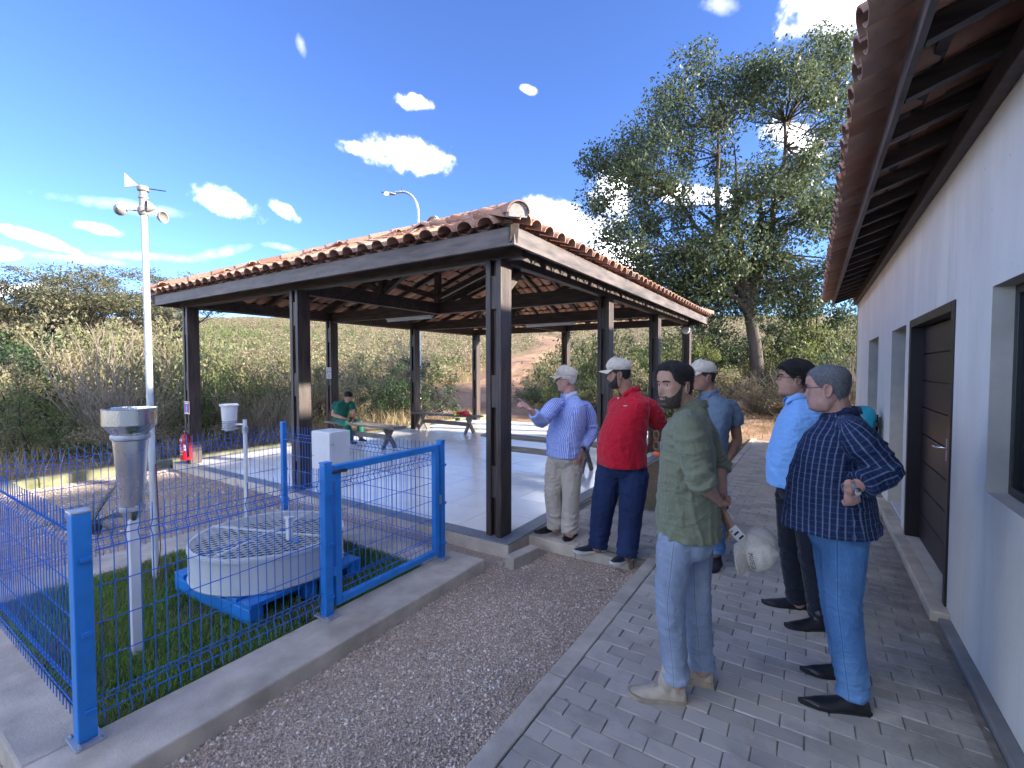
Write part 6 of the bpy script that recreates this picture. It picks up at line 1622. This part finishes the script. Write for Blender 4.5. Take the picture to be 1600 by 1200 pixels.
def person(label, root, w, torso_phi, torso, head, arms, legs, shoes, skin, shirt, pants, neck=.056, shirt_uv=None, fold=.009, pfold=.010, voxel=.0055, sit=False, collar_=None, hip_ring=None, neck_top=None, tuck=False):
    rx, ry = root; g0 = at(rx, ry, w); P = empty('person', (g0.x, g0.y, max(0, g0.z) if not sit else g0.z)); tag(P, label, 'person')
    f, l = turn(rx, torso_phi)
    T = [(at(px, py, w + dw), hw, hf, hb) for (px, py, dw, hw, hf, hb) in torso]          # from hem to neck
    hd = Head(at(head['px'], head['py'], w + head.get('dw', 0)), turn(head['px'], head['phi'])[0], head.get('tilt', .04), head.get('roll', 0.), head.get('scale', 1.), **head.get('o', {}))
    # --- skin
    b = Body(); hd.shell_into(b)
    nb = T[-1][0] + V3(0, 0, -.03); b.limb([hd.w((-.028, 0, -.055)), hd.w((-.03, 0, -.11)).lerp(nb, .45), nb, nb - V3(0, 0, .07) - f * .03], [neck * .95, neck, neck * 1.08, neck * 1.0], 18)
    b.loft([ring(c, l, f, hw * .72, hf * .72, hb * .72) for c, hw, hf, hb in T[:-1]] + [ring(T[-1][0], l, f, neck * .95, neck * .95)], 20)
    arms_w = []
    for a in arms:
        sh, el, wr = (at(*q[:2], w + q[2]) for q in (a['sh'], a['el'], a['wr'])); k = a.get('k', 1.)
        b.limb([sh, sh.lerp(el, .5), el, el.lerp(wr, .35), wr], [.044 * k, .045 * k, .041 * k, .042 * k, .027 * k], 16)
        if 'hand' in a:
            h = a['hand']; d = (at(*h['to'][:2], w + h['to'][2]) - wr); hand(b, wr, d, h['n'], h.get('side', 1), h.get('curl', .5), h.get('scale', 1.), h.get('spread', .1), h.get('point', False), h.get('thumb', .6))
        arms_w.append((sh, el, wr))
    LW = []
    for lg in legs: LW.append([at(px, py, w + dw) for (px, py, dw) in lg['pts']])
    for q in LW: b.limb([T[0][0] + V3(0, 0, .05)] + q, [.07] + [.05] * len(q), 10)
    body = remesh(b, 'body', voxel, 3, skin, P)
    # --- trousers
    b = Body(); c0 = T[0][0]; hw0, hf0, hb0 = T[0][1:]; hf0 = min(hf0, .165); hb0 = min(hb0, .17); hw0 = min(hw0, .2)
    if not sit: hm = (LW[0][0] + LW[1][0]) / 2; c0 = Vector((hm.x * .75 + c0.x * .25, hm.y * .75 + c0.y * .25, c0.z))
    pk = .80
    b.loft([ring(c0 + V3(0, 0, .14), l, f, hw0 * .74, hf0 * .74, hb0 * .74), ring(c0 + V3(0, 0, .05), l, f, hw0 * pk, hf0 * pk, hb0 * pk), ring(c0 - V3(0, 0, .04), l, f, hw0 * .84, hf0 * pk, hb0 * .86), ring(c0 - V3(0, 0, .10), l, f, hw0 * .72, hf0 * .62, hb0 * .7)] if not sit else [ring(c0 + V3(0, 0, .1), l, f, hw0 * .8, hf0 * .8, hb0 * .8), ring(c0 - V3(0, 0, .02), l, f, hw0 * .95, hf0 * .9, hb0 * .95)], 26)
    for q, lg in zip(LW, legs):
        r0 = lg['r'][0]; top = q[0].lerp(c0, .45) + V3(0, 0, .1 if not sit else .02)
        tube_flat(b, [top] + q, [r0 * .8] + lg['r'], 22)
    sp, dr = [], []
    for q in LW:
        kn = q[1]; an_ = q[-1]; sp += [(kn.x, kn.y, kn.z - .03, .11, .75), (an_.x, an_.y, an_.z + .06, .10, 1.7), (q[0].x, q[0].y, q[0].z + .02, .12, .8)]; dr += [(kn.x, kn.y, kn.z + .2, .2, .3)]
    remesh(b, 'trousers', .008, 5, pants, P, folds(pfold, rx * .1, sp, dr, .1), leg_uv(LW, f))
    # --- shirt
    b = Body(); rings_ = [ring(c, l, f, hw, hf, hb) for c, hw, hf, hb in T]
    b.loft(rings_, 32); chains = []
    sp, dr = [], []
    for a, (sh, el, wr) in zip(arms, arms_w):
        k = a.get('k', 1.); sl = a['sleeve']; sr = a.get('sr', (.078, .062, .052))
        inn = sh.lerp(T[-3][0], .45) + V3(0, 0, .005); pts = [inn, sh.lerp(inn, .12)]; ns = sh.lerp(el, .3)
        if sl <= 1: pts += [ns, sh.lerp(el, sl)]; rad = [sr[0] * .78, sr[0] * .88, sr[0], sr[1]]
        else: pts += [ns, el, el.lerp(wr, sl - 1)]; rad = [sr[0] * .78, sr[0] * .88, sr[0], sr[1], sr[2]]
        tube_flat(b, pts, rad, 20); chains.append(([tuple(x) for x in pts[2:]], rad[2:], f)); ap = sh.lerp(T[-4][0], .3) - V3(0, 0, .06)
        sp += [(el.x, el.y, el.z, .10, 1.5), (ap.x, ap.y, ap.z, .10, .9), (ns.x, ns.y, ns.z, .09, .4)]
        if a.get('cuff'):
            e1, e0 = pts[-1], pts[-2]; dv = (e1 - e0).normalized(); tube_flat(b, [e1 - dv * .055, e1 + dv * .004], [rad[-1] + .009, rad[-1] + .008], 20)
    wm = T[2][0]; sp += [(wm.x, wm.y, wm.z, .2, .5)]; dr += [(c0.x, c0.y, c0.z, .26, 1.0), (T[-4][0].x, T[-4][0].y, T[-4][0].z, .2, .25)]
    so = remesh(b, 'shirt', .007, 4, shirt, P, folds(fold, rx * .07, sp, dr), clip_sleeve_uv(chains, T, l, f) if shirt_uv else None)
    if collar_: collar(so, T[-1][0] + V3(0, 0, collar_.get('dz', -.012)) + f * collar_.get('df', 0), f, collar_.get('r', neck * 1.12), collar_.get('h', .035), collar_.get('m', shirt), collar_.get('open', .7), collar_.get('tilt', .4))
    for s in shoes: shoe(P, at(*s['heel'][:2], w + s['heel'][2]), at(*s['toe'][:2], w + s['toe'][2]), s['m'], s['sole'], s.get('w', .048), s.get('h', .075), s.get('ankle', .10), s.get('point', 0), 'boot' if s.get('boot') else 'shoe', s.get('st', .02), s.get('boot', 0))
    return P, hd, so, arms_w, LW, (f, l)
def on_ground(px, py, dz=0.):
    """depth (minus nothing) of a floor point seen at px, py"""
    d = FW + RT * ((px - 800) / F_PX) - UP * ((py - 600) / F_PX); return (dz - EYE) / d.z

LEATHER = mat('black_shoe_leather', (.012, .012, .014), .32, .2, 20, .15, 40, .003); SOLEB = mat('black_rubber_sole', (.015, .015, .015), .7, .2, 20, .1); SOLEW = mat('white_rubber_sole', (.62, .6, .57), .6, .1, 20, .1); SUEDE = mat('sand_suede_boot', (.42, .35, .27), .85, .18, 20, .4, 60, .003); SOLET = mat('tan_boot_sole', (.36, .29, .21), .8, .2, 20, .3)
NAVYC = clothm('navy_canvas_shoe', (.016, .018, .03)); STRAP = mat('black_watch_strap', (.015, .015, .018), .5)

# =========================================================== man in the olive shirt (nearest)
w = 2.45
SAGE = clothm('sage_green_shirt_cloth', (.16, .175, .115), .8, .1, .5, 8); JEAN_L = denimm('faded_light_blue_denim', (.22, .27, .36), (.34, .39, .47))
P, hd, so, AW, LW, FL = person('man with dark beard in sage green shirt and pale jeans, cap in his hand', (1050, 1082), w, -8,
    [(1076, 832, 0, .205, .165, .165), (1075, 800, 0, .2, .155, .155), (1073, 750, 0, .19, .14, .145), (1073, 705, 0, .19, .13, .135), (1074, 672, 0, .195, .118, .118), (1078, 652, 0, .175, .09, .09), (1081, 638, 0, .10, .07, .07), (1079, 627, 0, .064, .064, .064)],
    dict(px=1053, py=602, dw=-.02, phi=42, tilt=.05, scale=.97, o=dict(nose=1.0, jaw=1.0)),
    [dict(sh=(1072, 662, -.17), el=(1094, 748, -.24), wr=(1121, 784, -.10), sleeve=1.14, cuff=True, sr=(.074, .062, .06), hand=dict(to=(1150, 800, .10), n=(.0, -.8, -.3), side=-1, curl=.9, thumb=.9)),
     dict(sh=(1088, 652, .15), el=(1122, 728, .16), wr=(1127, 796, .02), sleeve=1.1, cuff=True, sr=(.072, .06, .058), hand=dict(to=(1150, 842, -.05), n=(.45, .55, .45), side=1, curl=.42, thumb=1.0))],
    [dict(pts=[(1056, 850, -.085), (1046, 935, -.07), (1056, 1062, -.06)], r=[.094, .073, .064]), dict(pts=[(1086, 850, .085), (1088, 935, .07), (1097, 1043, .05)], r=[.094, .073, .064])],
    [dict(heel=(1071, 1093, on_ground(1071, 1093) - w), toe=(982, 1090, on_ground(982, 1084) - w), m=SUEDE, sole=SOLET, w=.054, h=.098, ankle=.155, boot=1, st=.036), dict(heel=(1114, 1069, on_ground(1114, 1069) - w), toe=(1036, 1052, on_ground(1036, 1050) - w), m=SUEDE, sole=SOLET, w=.054, h=.098, ankle=.155, boot=1, st=.036)],
    SK_D, SAGE, JEAN_L, .057, fold=.011, collar_=dict(h=.036, open=1.0, tilt=1.25, r=.068, dz=-.028), voxel=.0045)
BEARD = lambda z, a, p: .35 * mnoise.noise(Vector((p.x * 170, p.y * 170, p.z * 170))) + min((np.interp(abs(a), [0, .28, .33, .6, 1.0, 1.25, 1.45], [-.050, -.052, -.047, -.060, -.044, -.02, .012]) - z) * 90, (1.5 - abs(a)) * 12, ((p.y / .023) ** 2 + ((z + .0645) / .0085) ** 2 - 1) * 1.5 if p.x > .05 else 9)
eyes(hd, P, H_BRN, LIP, EYEM)
hd.patch('beard', BEARD, lambda z, a, p: .0016 + .002 * max(0, (-z - .07) / .05), H_BRD, P, 90, 150, -.003, .0018, (-.1185, .02))
hd.patch('hair', hair_mask(.080, .0, -.06, .5), lambda z, a, p: .005 + .013 * max(0, min(1, (z - .03) / .06)) + .004 * max(0, math.cos(a)), H_BRN, P, 80, 120, -.003, .003)
HO = lambda z, a, p: .005 + .013 * max(0, min(1, (z - .03) / .06)) + .004 * max(0, math.cos(a))
strands(hd, P, hair_mask(.080, .0, -.06, .5), HO, H_BRN, 2600, .03, .0012, (-1, 0, -.2), .45, (-.06, .114), 3)
strands(hd, P, BEARD, lambda z, a, p: .003, H_BRD, 2200, .0085, .0007, (.2, 0, -1), .7, (-.118, .012), 4, 'beard_hairs')
watch(P, AW[1][2] + V3(0, 0, .018), AW[1][2] - AW[1][1], .031, STRAP)
MB().tube([hd.w((.03, .02, -.235)) , hd.w((.055, -.015, -.26)), hd.w((.045, -.04, -.29))], .004, 6).build('eyeglass_cord', BLACK, P, smooth=50)
# sunglasses and a badge hung at his chest
sg = AW[0][0]; ch = at(1028, 690, w - .02)
sgl = empty('sunglasses', ch); tag(sgl, 'brown sunglasses hanging at the chest of the man in sage green', 'sunglasses')
SGM = mat('tortoise_frame', (.2, .09, .03), .3); SGL = mat('dark_lens', (.02, .015, .012), .08)
for k in (0, 1):
    c = ch + V3(0, 0, -.02 + .055 * k) - RT * .008; pts = [c + V3(0, 0, .022 * math.sin(2 * math.pi * i / 16)) + FH * .0 + (FH * .5 - RT * .3) * .03 * math.cos(2 * math.pi * i / 16) for i in range(17)]
    MB().tube(pts, .0035, 6, False).build('rim', SGM, sgl, smooth=50); MB().add(pts[:-1], [tuple(range(16))]).build('lens', SGL, sgl)
ORG = mat('orange_plastic', (.75, .12, .02), .4, .05); q = MB(); q.ell((0, 0, 0), .02, .012, .013, 12, 8); c = at(1026, 709, w - .02); bd = MB(); bd.add([Vector(v) + c for v in q.v], q.f)
tag(bd.build('orange_badge', ORG, None, smooth=60), 'bright orange tag hanging in front of the sage green shirt', 'badge')
# cap held in his hand
hc = Head(at(1184, 868, w + .02), (RT * .35 + FH * .2 - V3(0, 0, 0)).normalized(), 0, 0, 1.0)
zdir = (RT * .62 + V3(0, 0, 1) * .12 - FH * .72).normalized(); xdir = (-RT * .8 - FH * .45 - V3(0, 0, 1) * .35); xdir = (xdir - zdir * xdir.dot(zdir)).normalized(); ydir = zdir.cross(xdir)
hc.M = Matrix.Translation(at(1175, 856, w - .03) - zdir * .05) @ Matrix((xdir, ydir, zdir)).transposed().to_4x4() @ Matrix.Scale(1.14, 4)
hroot = empty('baseball_cap', at(1184, 870, w)); tag(hroot, 'beige camouflage baseball cap held low in the hand of the bearded man', 'cap')
cap_on(hc, hroot, CAPM, INK, 'cap_crown', 'IMAPEGA')
ph = at(1152, 834, w - .06); phu = (V3(0, 0, 1) * .62 - RT * .55).normalized(); phs = (RT * .75 + V3(0, 0, 1) * .6); phs = (phs - phu * phs.dot(phu)).normalized(); phn = phu.cross(phs)
phone = empty('smartphone', ph); tag(phone, 'smartphone with a printed case gripped together with the held cap', 'phone')
MB().obox(ph, phs * .024, phu * .042, phn * .005).build('phone_body', PAPER, phone, bevel=.004)
for k, (a_, b_) in enumerate(((-.3, .1), (.1, -.1))): MB().obox(ph + phu * .05 * a_ * 1.6 + phs * .03 * b_ - phn * .006, phs * .014, phu * .005, phn * .0012).build('print_mark', BLACK, phone)

# =========================================================== man in the navy checked shirt (right)
w = 2.42
def chk(g, u, v):
    base = g.mix(g.noise(g.vec('Object', (1, 1, 1), False), 9, 3), (.008, .018, .06, 1), (.016, .032, .09, 1))
    s1 = stripe(g, u, .029, .0062); s2 = stripe(g, v, .028, .004); m = g.math('MULTIPLY', g.math('ADD', g.math('MULTIPLY', s1, .55), g.math('MULTIPLY', s2, .16)), .85, clamp=True)
    return g.mix(m, base, (.22, .28, .42, 1))
CHECK = patternm('navy_checked_cloth', chk, .8, .5, 8); JEAN_M = denimm('mid_blue_denim', (.07, .17, .35), (.16, .3, .5))
P, hd, so, AW, LW, FL = person('grey haired man with glasses in navy checked shirt, hand on hip by the wall', (1310, 1090), w, -14,
    [(1296, 822, 0, .225, .215, .215), (1296, 790, 0, .22, .2, .2), (1297, 748, 0, .215, .185, .175), (1302, 705, 0, .21, .155, .15), (1308, 678, 0, .21, .135, .135), (1315, 663, 0, .185, .105, .105), (1316, 650, 0, .11, .078, .078), (1312, 640, 0, .07, .068, .068)],
    dict(px=1292, py=607, dw=0, phi=-8, tilt=.08, scale=1.02, o=dict(wide=1.05, jaw=1.15)),
    [dict(sh=(1330, 672, -.2), el=(1388, 738, -.24), wr=(1328, 764, -.27), sleeve=1.75, sr=(.08, .068, .058), cuff=True, hand=dict(to=(1336, 800, -.24), n=(.45, -.85, .1), side=1, curl=1.35, thumb=1.8, scale=.9)),
     dict(sh=(1308, 664, .2), el=(1330, 735, .26), wr=(1300, 760, .2), sleeve=1.8, sr=(.078, .066, .058))],
    [dict(pts=[(1318, 848, -.07), (1316, 935, -.08), (1333, 1088, -.08)], r=[.108, .079, .069]), dict(pts=[(1304, 848, .1), (1306, 930, .12), (1324, 1046, .14)], r=[.104, .078, .068])],
    [dict(heel=(1357, 1112, on_ground(1357, 1112) - w), toe=(1249, 1100, on_ground(1249, 1098) - w), m=LEATHER, sole=SOLEB, w=.05, h=.07, ankle=.09, point=1), dict(heel=(1340, 1060, on_ground(1340, 1060) - w), toe=(1251, 1050, on_ground(1251, 1048) - w), m=LEATHER, sole=SOLEB, w=.05, h=.07, ankle=.09, point=1)],
    SK_C, CHECK, JEAN_M, .064, shirt_uv=True, fold=.011, collar_=dict(h=.034, open=.9, tilt=.8, r=.076, dz=-.016, m=clothm('navy_collar', (.012, .024, .07))), voxel=.0045)
eyes(hd, P, H_GRY, LIP, EYEM)
hd.patch('hair', hair_mask(.075, .004, -.06, .72), lambda z, a, p: .0045 + .004 * max(0, (z - .03) / .08), H_GRY, P, 80, 120, -.003, .0018)
strands(hd, P, hair_mask(.075, .004, -.06, .72), lambda z, a, p: .006, H_GRY, 2600, .013, .0009, (-.6, 0, -.5), .5, (-.06, .114), 5)
glasses(hd, P, mat('dark_red_frame', (.06, .02, .025), .35), None)
watch(P, AW[0][2] - V3(0, 0, .004), AW[0][2] - AW[0][1], .034, GALV, STEEL, -FH)

# =========================================================== man in the sky blue shirt
w = 3.2
SKYB = clothm('sky_blue_shirt_cloth', (.20, .42, .80), .75, .06, .5, 7); NAVYT = clothm('dark_navy_trousers', (.008, .010, .020), .8, .2, .4, 8)
P, hd, so, AW, LW, FL = person('dark haired man with glasses in sky blue shirt and black trousers', (1262, 965), w, 14,
    [(1243, 757, 0, .19, .175, .16), (1242, 735, 0, .19, .172, .155), (1242, 712, 0, .19, .168, .15), (1244, 680, 0, .19, .14, .14), (1247, 655, 0, .195, .12, .125), (1250, 640, 0, .175, .095, .1), (1250, 628, 0, .105, .072, .072), (1245, 619, 0, .064, .062, .062)],
    dict(px=1240, py=592, dw=0, phi=8, tilt=-.06, scale=1.0, o=dict(nose=1.1)),
    [dict(sh=(1268, 650, -.14), el=(1288, 705, -.12), wr=(1296, 745, .06), sleeve=1.6, sr=(.07, .06, .052), hand=dict(to=(1300, 770, .1), n=(0, -1, 0), curl=.8)), dict(sh=(1240, 650, .15), el=(1262, 705, .2), wr=(1285, 745, .14), sleeve=1.6, sr=(.07, .06, .052))],
    [dict(pts=[(1262, 772, -.09), (1268, 862, -.1), (1284, 970, -.1)], r=[.098, .082, .068]), dict(pts=[(1236, 772, .08), (1236, 850, .1), (1246, 940, .11)], r=[.098, .082, .068])],
    [dict(heel=(1296, 981, on_ground(1296, 981) - w), toe=(1227, 982, on_ground(1227, 980) - w), m=LEATHER, sole=SOLEB, w=.05, h=.075, ankle=.10, point=.2), dict(heel=(1262, 950, on_ground(1262, 950) - w), toe=(1191, 944, on_ground(1191, 942) - w), m=LEATHER, sole=SOLEB, w=.05, h=.075, ankle=.10, point=.2)],
    SK_D, SKYB, NAVYT, .056, fold=.009, collar_=dict(h=.036, open=1.0, tilt=.7, r=.068, dz=-.012))
eyes(hd, P, H_BLK, LIP, EYEM)
hd.patch('hair', hair_mask(.058, .0, -.055, .62), lambda z, a, p: .010 + .016 * max(0, min(1, (z - .02) / .06)) + .006 * max(0, -math.cos(a)), H_BLK, P, 80, 120, -.003, .004)
strands(hd, P, hair_mask(.058, .0, -.055, .62), lambda z, a, p: .014 + .01 * max(0, min(1, (z - .02) / .06)), H_BLK, 2600, .032, .0013, (-.7, .1, -.5), .5, (-.055, .114), 6)
glasses(hd, P, mat('thin_dark_frame', (.03, .03, .035), .3))

# =========================================================== man in the grey blue polo with cap (behind)
w = 4.0
POLO = clothm('grey_blue_polo_cloth', (.115, .165, .23), .85, .08, .4, 8)
P, hd, so, AW, LW, FL = person('man in grey blue polo and beige cap standing behind the bearded man', (1112, 885), w, 48,
    [(1102, 735, 0, .19, .14, .13), (1102, 712, 0, .185, .14, .13), (1104, 685, 0, .185, .135, .13), (1108, 655, 0, .195, .125, .125), (1110, 640, 0, .2, .11, .11), (1111, 628, 0, .175, .085, .085), (1110, 618, 0, .10, .068, .068), (1108, 611, 0, .064, .06, .06)],
    dict(px=1099, py=589, dw=0, phi=22, tilt=.06, scale=1.0, o=dict(nose=1.05)),
    [dict(sh=(1144, 637, -.02), el=(1152, 688, .02), wr=(1133, 724, -.16), sleeve=.52, sr=(.078, .07, .06), hand=dict(to=(1118, 738, -.24), n=(.3, -.8, .4), side=1, curl=.5)), dict(sh=(1078, 634, .05), el=(1066, 688, .0), wr=(1092, 726, -.18), sleeve=.52, sr=(.078, .07, .06), hand=dict(to=(1108, 736, -.22), n=(-.3, -.8, .4), side=-1, curl=.5))],
    [dict(pts=[(1116, 750, -.04), (1118, 808, -.05), (1117, 862, -.04)], r=[.1, .085, .075]), dict(pts=[(1092, 748, .06), (1084, 800, .1), (1080, 850, .1)], r=[.1, .085, .075])],
    [dict(heel=(1122, 880, on_ground(1122, 880) - w), toe=(1110, 897, on_ground(1110, 895) - w), m=NAVYC, sole=SOLEB, w=.05, h=.08, ankle=.10), dict(heel=(1086, 866, on_ground(1086, 866) - w), toe=(1066, 876, on_ground(1066, 876) - w), m=NAVYC, sole=SOLEB, w=.05, h=.08, ankle=.10)],
    SK_B, POLO, JEAN_M, .056, fold=.008, collar_=dict(h=.034, open=1.2, tilt=.8, r=.068, dz=-.012), voxel=.006)
eyes(hd, P, H_BRN, LIP, EYEM); LOGO4 = 'IMAPEGA'
hd.patch('hair', lambda z, a, p: min(hair_mask(.05, .0, -.055)(z, a, p), (.06 - z) * 60), lambda z, a, p: .0045, H_BRN, P, 70, 110, -.003, .0015)
cap_on(hd, P, CAPM, INK, 'cap', LOGO4)

# =========================================================== man in the red polo with cap
w = 4.18
REDC = clothm('red_polo_cloth', (.46, .006, .022), .85, .08, .4, 8); NAVYJ = denimm('dark_navy_denim', (.014, .025, .075), (.025, .045, .12))
P, hd, so, AW, LW, FL = person('heavy man in red polo, beige cap and navy jeans, hands behind his back', (960, 868), w, 26,
    [(973, 726, 0, .225, .21, .19), (972, 706, 0, .228, .218, .19), (974, 680, 0, .228, .205, .18), (979, 655, 0, .228, .17, .165), (983, 638, 0, .23, .14, .15), (987, 626, 0, .205, .108, .115), (988, 616, 0, .125, .08, .08), (984, 608, 0, .072, .068, .068)],
    dict(px=967, py=585, dw=0, phi=-6, tilt=.09, scale=1.04, o=dict(jaw=1.12, nose=1.1)),
    [dict(sh=(1016, 636, -.06), el=(1034, 672, .1), wr=(1014, 702, .28), sleeve=.72, sr=(.088, .082, .07), k=1.12, hand=dict(to=(998, 708, .34), n=(.6, .6, 0), curl=.6)), dict(sh=(962, 634, .2), el=(975, 676, .38), wr=(1000, 700, .34), sleeve=.72, sr=(.095, .082, .07), k=1.15)],
    [dict(pts=[(992, 742, -.06), (986, 795, -.06), (979, 869, -.09)], r=[.128, .108, .088]), dict(pts=[(952, 742, .08), (942, 792, .06), (934, 855, .04)], r=[.128, .105, .085])],
    [dict(heel=(986, 872, on_ground(986, 872) - w), toe=(955, 884, on_ground(955, 884) - w), m=NAVYC, sole=SOLEW, w=.052, h=.078, ankle=.09, st=.024), dict(heel=(946, 860, on_ground(946, 860) - w), toe=(896, 864, on_ground(896, 863) - w), m=NAVYC, sole=SOLEW, w=.052, h=.078, ankle=.09, st=.024)],
    SK_B, REDC, NAVYJ, .066, fold=.009, collar_=dict(h=.036, open=1.0, tilt=.7, r=.08, dz=-.012), voxel=.006)
eyes(hd, P, H_BLK, LIP, EYEM)
hd.patch('hair', lambda z, a, p: min(hair_mask(.05, .0, -.055)(z, a, p), (.06 - z) * 60), lambda z, a, p: .005, H_BLK, P, 70, 110, -.003, .0015)
hd.patch('beard', BEARD, lambda z, a, p: .003, H_BLK, P, 90, 150, -.003, .0015, (-.1185, .02))
cap_on(hd, P, CAPM, INK, 'cap', LOGO4)
fc = at(966, 622, w - .24); MB().ell(fc, .008, .008, .008, 8, 6).build('button', PAPER, so)
lg = at(977, 634, w - .22); MB().obox(lg, RT * .016, V3(0, 0, .004), FH * .003).build('crest', PAPER, so)

# =========================================================== man in the striped shirt with cap, pointing
w = 4.74
def strp(g, u, v): return g.mix(g.math('MULTIPLY', stripe(g, u, .0155, .0062), .85), (.17, .27, .72, 1), (.62, .66, .8, 1))
STRIPE = patternm('blue_white_striped_cloth', strp, .75, .4, 8); KHAKI = clothm('pale_khaki_trousers', (.47, .42, .35), .8, .08, .5, 8)
P, hd, so, AW, LW, FL = person('older man in blue striped shirt, cap and khaki trousers pointing to the left', (874, 836), w, 40,
    [(882, 712, 0, .2, .165, .15), (883, 698, 0, .2, .17, .15), (884, 680, 0, .2, .172, .15), (887, 660, 0, .2, .15, .15), (889, 643, 0, .2, .13, .135), (891, 632, 0, .18, .1, .105), (891, 622, 0, .105, .072, .072), (889, 615, 0, .066, .062, .062)],
    dict(px=885, py=594, dw=0, phi=-6, tilt=.0, scale=1.0, o=dict(nose=1.15)),
    [dict(sh=(866, 632, -.1), el=(846, 660, -.3), wr=(829, 641, -.42), sleeve=1.75, sr=(.078, .064, .052), hand=dict(to=(812, 627, -.47), n=(0, -.5, .8), side=-1, curl=.75, point=True, scale=1.0)),
     dict(sh=(917, 637, .08), el=(925, 676, .05), wr=(909, 704, -.12), sleeve=1.85, sr=(.078, .066, .052), hand=dict(to=(902, 720, -.16), n=(.8, -.4, 0), side=1, curl=.3))],
    [dict(pts=[(893, 724, -.04), (893, 768, -.06), (890, 833, -.12)], r=[.108, .09, .083]), dict(pts=[(869, 724, .04), (864, 764, .04), (868, 825, .03)], r=[.108, .09, .083])],
    [dict(heel=(898, 834, on_ground(898, 834) - w), toe=(882, 847, on_ground(882, 847) - w), m=LEATHER, sole=SOLEB, w=.048, h=.07, ankle=.09, point=.4), dict(heel=(876, 827, on_ground(876, 827) - w), toe=(836, 834, on_ground(836, 834) - w), m=LEATHER, sole=SOLEB, w=.048, h=.07, ankle=.09, point=.4)],
    SK_C, STRIPE, KHAKI, .06, shirt_uv=True, fold=.009, pfold=.013, collar_=dict(h=.036, open=.9, tilt=.6, r=.07, dz=-.012), voxel=.006)
eyes(hd, P, H_WHT, LIP, EYEM)
hd.patch('hair', lambda z, a, p: min(hair_mask(.05, .0, -.045)(z, a, p), (.055 - z) * 60), lambda z, a, p: .006, H_WHT, P, 70, 110, -.003, .002)
cap_on(hd, P, CAPM, INK, 'cap', LOGO4); glasses(hd, P, BLACK)
watch(P, AW[1][2] + V3(0, 0, .01), AW[1][2] - AW[1][1], .034, STRAP, STRAP, -FH)

# =========================================================== man in green sitting on the bench
w = 10.55
TEALC = clothm('teal_green_cloth', (.008, .12, .095), .85, .08, .4, 8)
P, hd, so, AW, LW, FL = person('young man in teal green shirt sitting on a bench looking down at a phone', (532, 661), w, 128,
    [(531, 661, .05, .17, .13, .15), (532, 653, .04, .17, .125, .14), (534, 643, .02, .18, .12, .13), (536, 634, 0, .2, .11, .12), (537, 629, 0, .18, .085, .09), (538, 626, 0, .1, .065, .065), (540, 624, -.02, .06, .058, .058)],
    dict(px=544, py=620, dw=-.06, phi=118, tilt=.55, scale=1.0),
    [dict(sh=(524, 631, -.03), el=(520, 648, -.10), wr=(541, 655, -.22), sleeve=.55, sr=(.075, .07, .06), hand=dict(to=(549, 656, -.26), n=(0, -.3, .9), curl=.6)), dict(sh=(550, 631, .06), el=(553, 648, .0), wr=(549, 654, -.16), sleeve=.55, sr=(.075, .07, .06), hand=dict(to=(547, 657, -.24), n=(0, -.3, .9), curl=.6))],
    [dict(pts=[(529, 659, -.02), (541, 661, -.38), (549, 685, -.36)], r=[.095, .075, .062]), dict(pts=[(540, 659, .06), (563, 660, -.06), (563, 682, -.02)], r=[.095, .075, .062])],
    [dict(heel=(548, 691, -.36), toe=(556, 694, -.52), m=SOLEB, sole=SOLEB), dict(heel=(562, 688, -.03), toe=(572, 690, -.15), m=SOLEB, sole=SOLEB)],
    SK_D, TEALC, TEALC, .054, fold=.007, voxel=.008, sit=True)
hd.patch('hair', hair_mask(.055, .0, -.055), lambda z, a, p: .012, H_BLK, P, 60, 90, -.003, .003)
pq = at(548, 655, w - .3); tag(MB().obox(pq, RT * .035, FH * .03 + V3(0, 0, .05), V3(0, 0, -.002) + FH * .004).build('smartphone', BLACK, None), 'dark phone in the hands of the seated man', 'phone')

# ------------------------------------------------------------------ scattered litter
def litter():
    rng = np.random.default_rng(5); n = 150
    x = np.concatenate([rng.uniform(-1.05, .72, 90), rng.uniform(-2.35, -1.25, 60)]); y = np.concatenate([1.2 + 9 * rng.uniform(size=90) ** 1.4, rng.uniform(1.0, 3.9, 60)])
    x[:45] = .72 - .35 * rng.uniform(size=45) ** 2
    z = np.where(x > -1.21, .006, np.array([yard_z(a, b) for a, b in zip(x, y)]) + .012); a = rng.uniform(0, 6.28, n); L = rng.uniform(.006, .024, n); w_ = L * rng.uniform(.25, .6, n)
    ca, sa = np.cos(a), np.sin(a); V = np.zeros((n, 4, 3))
    for k, (u, v, h) in enumerate(((-1, 0, .0), (0, -1, .004), (1, 0, .001), (0, 1, .003))): V[:, k] = np.stack([x + u * L * ca - v * w_ * sa, y + u * L * sa + v * w_ * ca, z + h], 1)
    LIT = leafm('dry_leaf_litter', (.25, .19, .12), (.6, .52, .4), .1, .8)
    tag(link('leaf_litter', np_mesh('leaf_litter', V.reshape(-1, 3), np.arange(n * 4).reshape(-1, 4), LIT)), 'tiny dry leaf fragments scattered over path and gravel', 'litter', kind='stuff')
litter()
